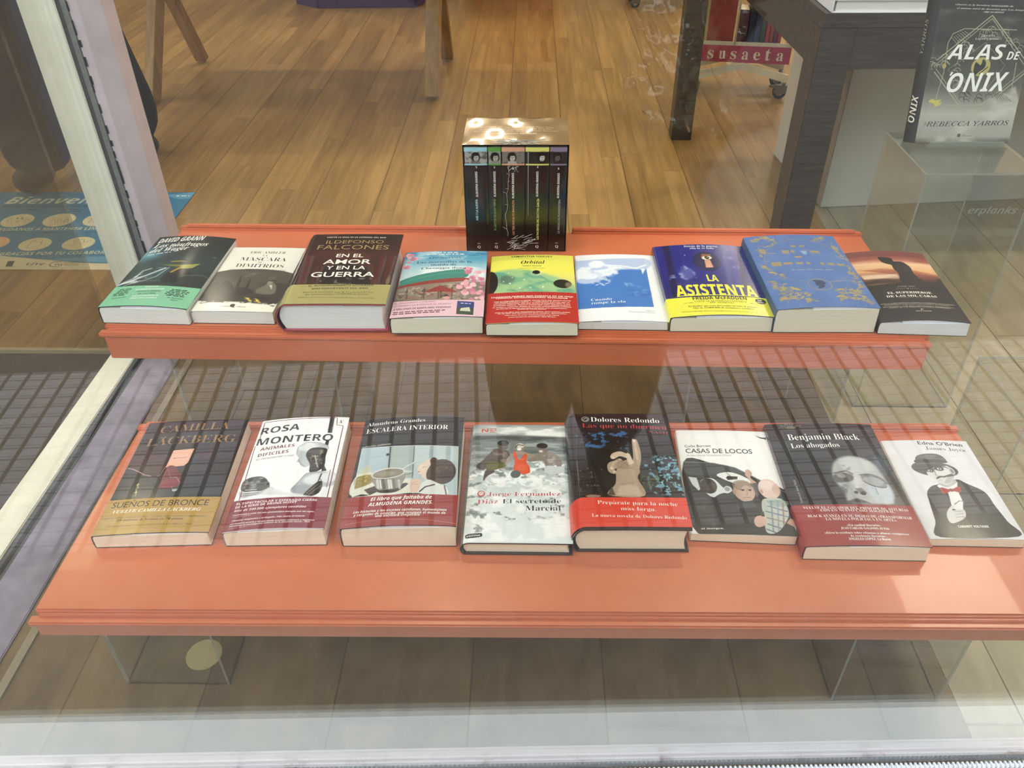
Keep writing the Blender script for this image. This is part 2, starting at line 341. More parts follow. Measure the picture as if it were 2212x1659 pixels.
def marks(acc, ops, fn, dz, band, xmax):
    # crisp lettering, rules and small shapes; fn(x_cm, y_cm, dz) -> xyz
    on = not band; lay = 0
    def put(co, lp, lt, c):
        nonlocal lay; lay += 1
        acc.add(fn(np.clip(co[:, 0], .02, xmax-.02), co[:, 1], dz+lay*1.2e-6), lp, lt, lin(c))
    for o in ops:
        k = o[0]
        if k == 'BAND': on = band; continue
        if not on: continue
        if k == 't':
            _, t, x0, y0, x1, y1, h, st, c = o; h *= .82 if h < 1.0 else .92; w = math.hypot(x1-x0, y1-y0); co, lp, lt = lettering(t, w, h, st, 4 if h > .9 else 2); a = math.atan2(y1-y0, x1-x0)
            if len(co) == 0: continue
            P = np.stack([x0+co[:, 0]*math.cos(a), y0+co[:, 0]*math.sin(a)+co[:, 1]], 1); put(P, lp, lt, c)
        elif k == 'v':
            _, t, x, y0, y1, h, st, c = o; co, lp, lt = lettering(t, abs(y1-y0), h, st)
            put(np.stack([x-co[:, 1], y0+co[:, 0]], 1), lp, lt, c)
        elif k == 'm':
            _, x0, y0, x1, y1, h, c = o; rs = random.Random(int(x0*100+y0*37)); L = math.hypot(x1-x0, y1-y0); t = 0; V = []
            while t < L:
                w = min(h*rs.uniform(1.2, 4.2), L-t); a, b = t/L, (t+w)/L
                for q, hh in ((a, 0), (b, 0), (b, h), (a, h)): V.append((x0+(x1-x0)*q, y0+(y1-y0)*q+hh))
                t += w+h*.7
            n = len(V)//4; put(np.array(V), np.arange(n*4), np.full(n, 4), c)
        elif k == 'Q':
            P = np.array(o[1])
            if len(P) == 4:       # follow the curved cover
                m = 7; s = np.linspace(0, 1, m)[:, None, None]; t = np.linspace(0, 1, m)[None, :, None]; G = ((1-s)*(1-t)*P[0]+(1-s)*t*P[1]+s*t*P[2]+s*(1-t)*P[3]).reshape(-1, 2)
                i = np.arange(m*m).reshape(m, m); put(G, np.stack([i[:-1, :-1], i[:-1, 1:], i[1:, 1:], i[1:, :-1]], -1).ravel(), np.full((m-1)**2, 4), o[2])
            else: put(P, np.arange(len(P)), [len(P)], o[2])
        elif k == 'e' and band:
            _, cx, cy, rx, ry, c, rot, soft, a = o; q = np.linspace(0, 2*PI, 25)[:-1]; P = np.stack([cx+rx*np.cos(q), cy+ry*np.sin(q)], 1); put(P, np.arange(24), [24], c)
        elif k == 'L':
            P = np.array(o[1], float); w = o[2]/2; R = [P[0]]
            for p, r in zip(P, P[1:]):
                n = max(1, int(np.hypot(*(r-p))/.7)); R += [p+(r-p)*(j+1)/n for j in range(n)]
            P = np.array(R); d = np.gradient(P, axis=0); d /= np.maximum(np.hypot(d[:, 0], d[:, 1])[:, None], 1e-6); nrm = np.stack([-d[:, 1], d[:, 0]], 1)*w
            n = len(P); V = np.concatenate([P+nrm, P-nrm]); q = np.array([[i, n+i, n+i+1, i+1] for i in range(n-1)]); put(V, q.ravel(), np.full(n-1, 4), o[3])

# ------------------------------------------------------------------ printed matter, in cm from each sheet's lower left corner
SPEC = {
'U1': [('f','13201f'),('g',[(0,'131c1a'),(8.42,'1d2b29'),(14.44,'22383a'),(19.25,'182826'),(24.06,'10191a')]),('e',.51,17.52,3.08,2.65,'47788c',0,2.2,.9),('e',1.23,17.52,1.63,1.14,'7fa9b4',0,1.2,.8),('e',2.99,19.44,2.19,2.33,'274448',0,2,.8),('n','5f8a94',.5,2.2,.45,.8,2.5,[(.16,14.18),(.3,20.62),(5.61,20.23),(9.67,14.22),(4.83,13.12)],3),('e',6.11,10,2.56,1.87,'2b4a47',0,1.5,.9),('s',[(.03,6.63),(2.07,8.29),(3.79,9.82),(5.93,12.14)],.44,'cfdde4',.35,.9),('s',[(.13,6.96),(1.94,8.96),(2.44,11.35),(3.53,12.06)],.37,'cfdde4',.35,.8),('s',[(1.29,6.64),(3.9,7.97),(5.53,9.32),(6.51,12.42)],.17,'cfdde4',.35,.9),('s',[(3.22,7.97),(5.99,7.82),(7.8,8.33)],.12,'cfdde4',.35,.5),('s',[(1.87,7.96),(2.98,9.3)],.51,'cfdde4',.35,.7),('n','f2f6f8',.7,.5,.5,.75,3,[(.02,6.47),(1.62,9.29),(4.08,12.41),(6.17,12.42),(4.15,8.97),(2.46,6.65)],5),('p',[(6.76,7.99),(6.86,10.69),(8.66,12.26),(10.79,10.71),(10.41,9.02),(9.07,7.68)],'0d1312',.25,1),('e',8.91,10.7,1.54,1.37,'1a1614',0,.4,1),('p',[(5.84,14.57),(7.66,14.87),(8.83,14.58),(6.16,14.21)],'8d8c3c',.1,1),('p',[(4.79,13.23),(8.19,13.5),(11.22,14.05),(9.63,12.44),(7.44,12.71)],'777a34',.2,1),('p',[(7.16,10.79),(8.07,12.43),(9.43,12.97),(8.17,11.73),(7.57,10.62)],'b49a35',.1,1),('p',[(7.98,13.14),(11.13,14.05),(10.33,12.44),(8.73,12.08)],'9a9a45',.15,1),('s',[(9.65,9.68),(11.32,10.2),(12.79,10.38),(13.82,9.88)],.31,'3f6157',.3,.9),('s',[(11.51,14.95),(12.17,17.93)],.05,'20302c',.1,.6),('L',[(12.47,16.54),(12.92,16.62)],.071,'c9cfc4'),('t','DAVID GRANN',.64,21.57,8.64,22.43,1.79,'J','f4f4ee'),('t','Los náufragos',.57,19.75,10.04,20.4,1.58,'RJ','f4f4ee'),('t','del Wager',.62,17.9,7.18,18.76,1.55,'RJ','f4f4ee'),('m',.75,16.95,4.59,17.72,.34,'b9c9cc'),('BAND',6.26,'84c4a1',0),('m',1.27,5.04,3.26,5.15,.25,'1d3a2c'),('m',1.11,4.56,3.09,4.68,.25,'1d3a2c'),('m',1.06,4.09,3.09,4.21,.25,'1d3a2c'),('m',.79,3.62,3.09,3.74,.25,'1d3a2c'),('m',.96,3.16,2.84,3.27,.25,'1d3a2c'),('t','The Economist',1.1,2.25,3.36,2.63,.33,'I','12261c'),('t','DESPUÉS DE',5.23,5.64,7.27,5.85,.35,'B','f2f7f0'),('t','LOS ASESINOS DE LA LUNA',3.97,4.81,8.57,5.1,.41,'B','f2f7f0'),('t','REGRESA EL MAESTRO',4.46,4.19,8.23,4.41,.41,'B','20241f'),('t','DEL TRUE CRIME',4.94,3.48,7.67,3.69,.4,'B','20241f'),('t','MÁS DE 2 MILLONES DE',4.29,2.73,8.36,3.08,.37,'B','f2f7f0'),('t','EJEMPLARES VENDIDOS',4.25,2.09,8.41,2.38,.36,'B','f2f7f0'),('m',9.75,5.11,12.24,5.04,.25,'1d3a2c'),('m',9.58,4.67,12.76,4.57,.25,'1d3a2c'),('m',9.25,4.23,12.79,4.1,.25,'1d3a2c'),('m',9.16,3.79,12.25,3.63,.25,'1d3a2c'),('m',9.56,3.36,12.44,3.18,.25,'1d3a2c'),('t','The Wall Street',9.92,2.63,12.56,2.48,.36,'I','12261c'),('t','Journal',10.72,2.04,11.88,1.96,.36,'I','12261c'),('L',[(3.41,6.01),(4.06,1.97)],.033,'5ea283'),('L',[(9.02,5.9),(9.32,1.72)],.033,'5ea283')],
'U2': [('f','efede4'),('p',[(.07,12.5),(13.09,12.25),(12.99,2.21),(10.5,2.82),(7.42,2.49),(2.6,2.72),(.22,2.99)],'4b463d',.06,1),('n','7d786c',.8,2.2,.4,.75,1.6,[(2.55,12.38),(13.09,12.25),(13.03,7.5),(2.12,8.62)],1),('n','25231f',.8,2.5,.45,.75,2,[(.49,9.92),(13.22,8.81),(13.01,2.41),(.29,2.99)],2),('p',[(.24,3.13),(.7,5.71),(6.37,5.8),(12.59,4.04),(12.96,2.32),(7.37,2.64)],'262420',.5,.85),('p',[(.44,7.29),(.95,9.09),(1.96,8.61),(2.45,9.62),(3.79,8.64),(4.66,7.04),(6.54,7.39),(8.1,5.51),(3.44,4.83),(.81,5.4)],'1f1d1a',.15,1),('p',[(4.74,7.04),(4.47,11.54),(4.69,11.37),(5.4,7.05)],'1f1d1a',.05,1),('p',[(6.37,7.39),(6.28,10.3),(6.55,10.1),(6.92,7.23)],'23211d',.05,1),('p',[(8.38,6.78),(9.34,8.09),(9.7,9.25),(11.1,8.44),(11.53,5.56),(8.91,5.53)],'6c675d',.3,1),('e',10,9.09,.44,.73,'8b8374',0,.15,1),('p',[(9.24,9.68),(9.98,10.1),(11.11,9.71),(10.35,9.36)],'3c3831',.08,1),('e',9.93,10.61,.65,.75,'59544a',0,.15,1),('p',[(10.05,8.26),(10.53,8.37),(10.86,6.82)],'cfc9bb',.1,1),('n','f2d25a',1,.35,.52,.62,1.5,[(7.18,4.27),(9.2,4),(10.55,2.67),(8.32,2.65)],4),('n','efede4',1,.5,.45,.55,1.5,[(.24,3.13),(12.96,2.62),(13.08,1.83),(.05,2.4)],6),('t','ERIC AMBLER',3.64,19.11,9.87,19.12,.96,'R','3d3b36'),('t','LA',6.14,18.15,6.99,18.09,.59,'R','3d3b36'),('t','MÁSCARA',2.62,16.5,10.65,16.4,1.31,'R','3d3b36'),('t','DE',6.01,15.75,6.75,15.69,.49,'R','3d3b36'),('t','DIMITRIOS',2.54,14.25,10.78,14.08,1.25,'R','3d3b36'),('t','Prólogo de ARTURO PÉREZ-REVERTE',1.68,13.15,11.58,13,.54,'RI','3d3b36'),('t','zenda',4.19,1.36,5.6,1.31,.4,'RJ','2a2926'),('t','edhasa',6.79,1.27,8.3,1.2,.4,'RJ','2a2926'),('e',6.05,1.75,.41,.46,'2a2926',0,.05,1),('Q',[(6.05,1.15),(6.69,1.1),(6.3,1.47)],'2a2926')],
'U3': [('f','281310'),('g',[(0,'2a1512'),(8.22,'2f1614'),(14.57,'431b16'),(18.8,'331511'),(23.5,'1a0d0b')]),('n','5d2a1f',.7,2,.45,.75,2.5,[(.81,17.37),(16.52,17.4),(16.23,13.04),(.93,12.94)],2),('n','6d3325',.6,1.2,.5,.8,4,[(-.18,23.45),(15.93,23.38),(15.99,20.82),(.22,20.85)],7),('p',[(4.84,6.11),(4.53,11.55),(7.22,13.7),(11.47,11.95),(12.91,6.22)],'120b0a',.5,.9),('s',[(4.34,6.1),(4.26,11.19),(7.28,13.34),(11.87,11.61),(13.23,6.22)],.43,'4d3a33',.3,.8),('s',[(3.67,6.09),(3.6,11.89),(7.08,14.42),(12.27,12.31),(13.72,6.23)],.2,'6b2b20',.2,.7),('s',[(.88,15.5),(1.58,5.74)],.53,'5b4747',.35,.75),('s',[(1.94,15.5),(2.58,5.75)],.53,'5b4747',.35,.75),('s',[(14.18,15.55),(14.1,5.91)],.52,'5b4747',.35,.75),('s',[(15.73,15.55),(15.56,5.93)],.52,'5b4747',.35,.75),('s',[(16.67,15.56),(16.45,5.94)],.51,'5b4747',.35,.75),('s',[(1.41,15.5),(2.08,5.74)],.35,'6e231b',.35,.7),('s',[(13.66,15.55),(13.61,5.9)],.35,'6e231b',.35,.7),('s',[(15.04,15.55),(14.91,5.92)],.34,'6e231b',.35,.7),('n','8a8082',.7,.8,.5,.75,1,[(4.24,8.1),(12.92,8.2),(13.26,6.06),(4.37,5.94)],9),('e',15.54,7.24,.33,1.48,'8e8460',0,.3,.6),('t','VUELVE LA SAGA DE LA CATEDRAL DEL MAR',2.96,22.15,13.24,22.04,.48,'B','d9cfc0'),('t','ILDEFONSO',3.23,19.98,13.08,20.05,1.25,'S','a08a5c'),('t','FALCONES',2.11,17.83,14.19,17.85,1.68,'S','a08a5c'),('t','EN EL',5.87,15,10.4,15.02,1.25,'S2','f6f3ec'),('t','AMOR',4.16,12.68,11.99,12.73,1.65,'S2','f6f3ec'),('t','Y EN LA',4.98,10.82,11.36,10.87,1.26,'S2','f6f3ec'),('t','GUERRA',2.97,8.36,13.16,8.47,1.7,'S2','f6f3ec'),('BAND',5.95,'a9a166',0),('t','EL ACONTECIMIENTO LITERARIO',3.36,5.24,13.51,5.51,.55,'B','1f2113'),('t','MÁS IMPORTANTE DEL AÑO',4.06,4.34,12.77,4.54,.55,'B','1f2113'),('t','Regresa la inolvidable saga de La catedral del mar',2.84,3.33,13.85,3.35,.51,'R','33331d'),('t','que ha emocionado a 11.000.000 de lectores.',3.42,2.64,13.23,2.75,.5,'R','33331d'),('t','«Ildefonso Falcones es el rey de la novela histórica». La Vanguardia',2.42,1.84,14.28,1.65,.4,'RI','33331d')],
'U4': [('f','4f9cbd'),('g',[(0,'6f6257'),(9.61,'6f6257'),(11.74,'cfdfe6'),(16.01,'9cc6d6'),(19.22,'4d9cc0'),(21.35,'3a88b4')]),('n','e9f1f4',.9,2.2,.45,.75,2,[(.26,15.89),(14.13,15.67),(13.76,11.38),(.17,10.75),(.16,13.8)],4),('n','dbe9ee',.7,2,.5,.8,2,[(.01,21.34),(14.01,21.34),(14.1,16.41),(.39,16.24)],8),('p',[(.37,10.41),(.32,11.58),(3.2,13.21),(7.33,14.35),(10.53,14.72),(10.93,12.15),(5.91,10.91),(2.65,10.34),(.36,9.09)],'2f8277',.08,1),('s',[(.37,10.74),(3.78,12.34),(7.4,13.46),(10.66,13.85)],.16,'57a999',.15,.8),('p',[(.29,9.68),(4.24,10.96),(10.59,11.99),(11,10.93),(5.31,10.08),(2.73,9.5),(.31,8.83)],'8e2f26',.08,1),('p',[(.23,8.77),(4.33,9.88),(10.68,10.42),(13.99,9.98),(14.11,4.93),(.52,5.55)],'85776b',.08,1),('n','b9ada0',.9,.5,.48,.7,1.3,[(.23,8.77),(11.03,10.41),(11.32,5.06),(.52,5.55)],3),('n','3e3530',.8,.7,.55,.75,1,[(.27,8.44),(11.04,10.07),(11.32,5.06),(.52,5.55)],12),('n','a34a3a',.7,.6,.6,.75,1,[(.27,8.44),(11.04,10.07),(11.32,5.06),(.52,5.55)],22),('s',[(1.65,9.04),(1.9,5.49)],.16,'3a2c25',.08,.8),('s',[(4.42,8.94),(4.62,5.37)],.16,'3a2c25',.08,.8),('s',[(6.74,8.86),(6.89,5.26)],.17,'3a2c25',.08,.8),('s',[(8.91,8.79),(9.02,5.16)],.17,'3a2c25',.08,.8),('p',[(4.39,7.47),(6.93,9.53),(10.01,7.41)],'8c2b22',.05,1),('s',[(7.17,7.52),(7.25,5.41)],.17,'4a2a22',.05,1),('e',8.1,6.11,.36,.49,'2a2320',0,.08,1),('e',8.18,5.53,.56,.45,'d89a9a',0,.08,1),('e',12.22,12.6,.25,.31,'d98da4',0,.05,1),('e',11.73,15.07,.28,.36,'e5a6b6',0,.05,1),('e',11.41,14.21,.39,.49,'c97a93',0,.05,1),('e',12.54,13.87,.49,.62,'edc0c8',0,.05,1),('e',11.58,11.95,.25,.32,'d98da4',0,.05,1),('e',12.96,13.87,.45,.56,'e5a6b6',0,.05,1),('e',11.23,14.85,.53,.67,'c97a93',0,.05,1),('e',13.9,14.3,.5,.62,'edc0c8',0,.05,1),('e',13.7,11.82,.28,.34,'d98da4',0,.05,1),('e',10.9,14.98,.56,.71,'e5a6b6',0,.05,1),('e',11.14,13.9,.58,.73,'c97a93',0,.05,1),('e',12.58,12.71,.36,.45,'edc0c8',0,.05,1),('e',13.09,12.09,.25,.31,'d98da4',0,.05,1),('e',13.32,11.43,.51,.63,'e5a6b6',0,.05,1),('e',11.8,12.31,.28,.35,'c97a93',0,.05,1),('e',12.35,11.8,.35,.43,'edc0c8',0,.05,1),('e',12.07,11.99,.44,.54,'d98da4',0,.05,1),('e',12.17,9.93,.36,.44,'e5a6b6',0,.05,1),('e',11.45,8.94,.34,.42,'c97a93',0,.05,1),('e',11.66,8.92,.42,.52,'edc0c8',0,.05,1),('e',11.18,9.48,.3,.37,'d98da4',0,.05,1),('e',13.45,7.68,.41,.5,'e5a6b6',0,.05,1),('e',13.49,11.67,.42,.53,'c97a93',0,.05,1),('e',10.93,9.93,.27,.34,'edc0c8',0,.05,1),('e',11.18,9.06,.32,.39,'d98da4',0,.05,1),('e',11.01,11,.36,.45,'e5a6b6',0,.05,1),('e',12.22,11.06,.47,.58,'c97a93',0,.05,1),('e',12.35,9.49,.38,.46,'edc0c8',0,.05,1),('e',13.42,9.07,.3,.37,'d98da4',0,.05,1),('e',13.19,7.13,.41,.5,'e5a6b6',0,.05,1),('e',13.69,10.29,.44,.54,'c97a93',0,.05,1),('e',12.15,9.85,.51,.63,'edc0c8',0,.05,1),('e',12.64,7.21,.43,.52,'d98da4',0,.05,1),('e',10.97,10.25,.53,.66,'e5a6b6',0,.05,1),('e',11.97,11.98,.33,.41,'c97a93',0,.05,1),('e',11.09,7.07,.57,.69,'edc0c8',0,.05,1),('e',10.96,7.92,.34,.41,'d98da4',0,.05,1),('e',10.88,7.36,.54,.66,'e5a6b6',0,.05,1),('e',9.72,9.48,.26,.32,'c97a93',0,.05,1),('e',10.54,9.99,.4,.49,'edc0c8',0,.05,1),('e',11.16,9.21,.47,.58,'d98da4',0,.05,1),('e',10.95,10,.43,.54,'e5a6b6',0,.05,1),('e',10.12,8.83,.33,.41,'c97a93',0,.05,1),('e',11.31,8.71,.29,.36,'edc0c8',0,.05,1),('e',10.96,7.7,.34,.42,'d98da4',0,.05,1),('e',10.01,8.92,.56,.69,'e5a6b6',0,.05,1),('e',12.12,7.98,.55,.67,'c97a93',0,.05,1),('e',11.71,8.89,.27,.33,'edc0c8',0,.05,1),('e',13.99,6.07,.57,.69,'d98da4',0,.05,1),('e',13.47,5.77,.31,.37,'e5a6b6',0,.05,1),('e',13.96,7.24,.33,.4,'c97a93',0,.05,1),('e',12.88,5.62,.3,.37,'edc0c8',0,.05,1),('e',13.81,5.14,.29,.35,'d98da4',0,.05,1),('e',13.15,7.27,.37,.45,'e5a6b6',0,.05,1),('e',12.07,5.28,.38,.46,'c97a93',0,.05,1),('e',13.97,5.56,.53,.64,'edc0c8',0,.05,1),('e',12.25,7.16,.44,.54,'d98da4',0,.05,1),('e',.94,17.72,.31,.41,'d98da4',0,.05,1),('e',2,18.97,.45,.6,'e5a6b6',0,.05,1),('e',1.75,18.87,.34,.45,'c97a93',0,.05,1),('e',.61,20.33,.49,.66,'edc0c8',0,.05,1),('e',1.07,20.07,.54,.73,'d98da4',0,.05,1),('e',.87,19.22,.34,.45,'e5a6b6',0,.05,1),('e',1.53,18.67,.44,.59,'c97a93',0,.05,1),('e',.81,19.65,.33,.44,'edc0c8',0,.05,1),('e',.87,20.11,.3,.4,'d98da4',0,.05,1),('e',.84,16,.51,.67,'d98da4',0,.05,1),('e',.26,16.17,.43,.57,'e5a6b6',0,.05,1),('e',.61,15.94,.35,.45,'c97a93',0,.05,1),('m',4.49,20.66,9.29,20.58,.3,'dcebf2'),('m',3.76,20.06,10.14,19.97,.3,'dcebf2'),('t','KIM HO-YEON',4.23,18.62,9.73,18.61,.67,'R','22405c'),('t','Las maravillas de la',2.32,17.11,11.64,17.11,.81,'RB','22405c'),('t','tienda de',4.79,16.1,9.13,16.11,.8,'RB','22405c'),('t','Cheongpa-dong',3.28,15.03,10.74,14.96,.79,'RB','22405c'),('BAND',4.87,'e6bfcb',0),('t','EL FENÓMENO LITERARIO',.23,4.01,6.61,4.26,.47,'S','7b4d62'),('t','COREANO QUE SEDUCE AL MUNDO',.24,3.24,9.07,3.47,.47,'S','7b4d62'),('t','2 MILLONES DE EJEMPLARES VENDIDOS',.28,2.23,9.09,2.43,.59,'B','4c3242'),('m',.3,1.39,8.26,1.67,.27,'6b4456'),('m',.29,.88,7.5,1.16,.27,'6b4456'),('Q',[(10.02,.65),(12.64,.46),(12.63,4.29),(9.99,4.51)],'2c3a78'),('Q',[(10.07,.64),(12.6,.46),(12.62,2.43),(10.06,2.57)],'39452f'),('Q',[(10.53,1.61),(12.18,1.45),(11.94,2.72),(10.65,2.38)],'cfd2b8'),('m',10.57,3.74,12.15,3.63,.22,'c9d0ee')],
'U5': [('f','eee86a'),('g',[(0,'d9cf7a'),(8.68,'e0d888'),(13.02,'e3dc84'),(16.27,'f0ea64'),(21.7,'e8e463')]),('p',[(.32,9.38),(.22,15),(2.21,16.54),(5.88,16.38),(11.31,13.87),(14.1,11.19),(14.09,8.71)],'8fbf96',1.2,.8),('n','5fa08a',.85,2.2,.42,.7,1.4,[(.32,9.38),(.49,15.96),(6.84,16.34),(9.71,12.97),(13.74,9.96),(14.09,8.71)],5),('n','46544c',.8,2.5,.5,.75,1.5,[(1.05,9.95),(1.47,15.26),(5.28,14.13),(6.89,10.28),(5.05,9.3)],9),('e',2.79,13.28,1.25,1.43,'55625a',0,1,.7),('n','f1edb0',.7,1.5,.55,.8,1,[(5.89,16.05),(11.32,14.51),(14.11,11.51),(9.69,10.77)],14),('e',3.37,12,.12,.22,'ffffe8',0,.05,1),('e',2.34,12.67,.09,.16,'ffffe8',0,.05,1),('e',3.71,13.88,.08,.13,'ffffe8',0,.05,1),('e',8.75,10.66,.12,.22,'ffffe8',0,.05,1),('e',5.03,10.37,.11,.18,'ffffe8',0,.05,1),('e',6.73,10.45,.09,.15,'ffffe8',0,.05,1),('e',5.69,13.15,.09,.16,'ffffe8',0,.05,1),('e',3.04,15.36,.08,.13,'ffffe8',0,.05,1),('e',7.97,14.66,.08,.13,'ffffe8',0,.05,1),('e',-0,12.4,1.42,3.92,'201a15',0,.05,1),('e',7.68,15.52,.64,.65,'1a1512',0,.04,1),('e',7.68,15.26,1.12,1.04,'f3efc0',0,.5,.35),('e',7.68,15.52,.64,.65,'1a1512',0,.04,1),('e',11.94,11.83,1.47,1.42,'201b17',0,.04,1),('e',12.92,11.56,.54,.94,'b7ac8c',0,.5,.6),('s',[(10.71,11.35),(11.26,11.01),(12.21,11.59)],.09,'49463c',.1,.8),('s',[(10.8,12.13),(11.43,11.88)],.08,'49463c',.1,.8),('t','SAMANTHA HARVEY',3.41,20.87,10.53,20.74,.7,'S2','4a4423'),('L',[(3.09,20.3),(10.9,20.07)],.033,'8a8444'),('t','Orbital',5.08,18.49,9.14,18.46,1.23,'RJ','2a2616'),('t','PREMIO BOOKER',5.34,17.6,8.58,17.57,.34,'B','4a4423'),('t','Traducción de Albert Fuentes',4.6,16.83,9.34,16.8,.33,'RI','4a4423'),('BAND',9.01,'b8302b',0),('t','SAMANTHA HARVEY NOS EMBARCA EN UN VIAJE',.48,7.46,13.48,7.53,.48,'B','f6e6da'),('t','CÓSMICO, EXTRAORDINARIO, REVELADOR',1.25,7.13,12.64,6.97,.48,'B','f6e6da'),('t','«Con un lenguaje lírico y agudo, Harvey hace que nuestro mundo',.88,6.15,13.08,6.3,.32,'I','f6e6da'),('t','nos resulte extraño y nuevo. [...] Celebramos la ficción que no',1.1,5.85,12.87,5.77,.32,'I','f6e6da'),('t','encuentra respuestas, sino que cambia la pregunta sobre lo que',.97,5.45,12.98,5.3,.32,'I','f6e6da'),('t','queríamos explorar. Nuestra unanimidad sobre Orbital reconoce',.93,4.99,12.99,4.83,.32,'I','f6e6da'),('t','su belleza y ambición. Refleja la atención extraordinaria e intensa',.84,4.43,13.1,4.42,.32,'I','f6e6da'),('t','de Harvey al mundo precioso y precario que compartimos»',1.42,3.94,12.51,3.93,.31,'I','f6e6da'),('t','(Jurado del Premio Booker)',4.71,3.6,9.2,3.59,.31,'I','f6e6da'),('t','«Este es un libro que necesitamos ahora, pero también podría',1.17,2.83,12.83,2.83,.31,'I','f6e6da'),('t','ser un libro que necesitemos para siempre» (Sara Collins)',1.68,2.5,12.26,2.35,.31,'I','f6e6da'),('t','«Una carta de amor impresionante a la Tierra,',2.69,1.97,11.16,1.84,.31,'I','f6e6da'),('t','y una lección de humildad» (Max Porter)',3.32,1.38,10.6,1.37,.31,'I','f6e6da')],
'U6': [('f','e9ebf2'),('p',[(-.05,19.42),(11.9,20.24),(11.9,4.19),(-.02,3.62)],'3f77c4',.05,1),('p',[(-.05,19.42),(11.9,20.24),(11.93,16.56),(6.83,15.73),(3.42,11.95),(.01,12.37)],'b9c8ea',.5,.95),('n','e8eefa',.95,1.6,.42,.62,1.6,[(-.06,15.96),(2.76,19.25),(4.57,19.01),(5.31,17.45),(8.86,17),(11.73,18.25),(11.84,15.57),(8.46,16.01),(5.89,13.47),(4.6,10.34),(2.27,11.03),(.1,12.69)],6),('e',3.53,18.02,1.31,1.29,'eef2fb',0,.5,.9),('s',[(4.99,17.63),(7.91,17.37),(10.13,16.62),(11.86,17.91)],.36,'f0f4fb',.35,.9),('s',[(.08,14.96),(1.64,15.57),(3.02,17.53)],.55,'e3eaf8',.5,.85),('n','c9d8f2',.8,.45,.52,.66,1.2,[(1.04,12.02),(3.58,15.51),(6.83,15.73),(5.28,11.26),(3.8,10.05),(1.81,11.36)],11),('n','86abdf',.8,1.4,.5,.75,1,[(7.59,12.78),(12.17,12.63),(11.96,7.07),(8.46,7.47)],13),('n','2d62b4',.7,2,.5,.7,2,[(.1,9.85),(12.15,10.74),(11.85,4.42),(.02,3.85)],17),('p',[(10.93,16.59),(11.74,16.56),(11.08,14.61)],'dfe7f5',.2,1),('p',[(-.11,23.95),(14.03,23.4),(13.85,21.63),(12.07,20.3),(-.05,19.49)],'e9ebf2',.02,1),('t','Cuando',2.1,5.91,5.42,6.12,.89,'R','eef3fb'),('t','rompe la ola',2.12,4.9,7.54,5.29,.88,'R','eef3fb'),('t','MARTA',10.5,2.82,11.91,2.75,.37,'S','8d92a3'),('t','KALLMEYER MAYOR',7.81,2.4,11.89,2.19,.37,'S','8d92a3')],
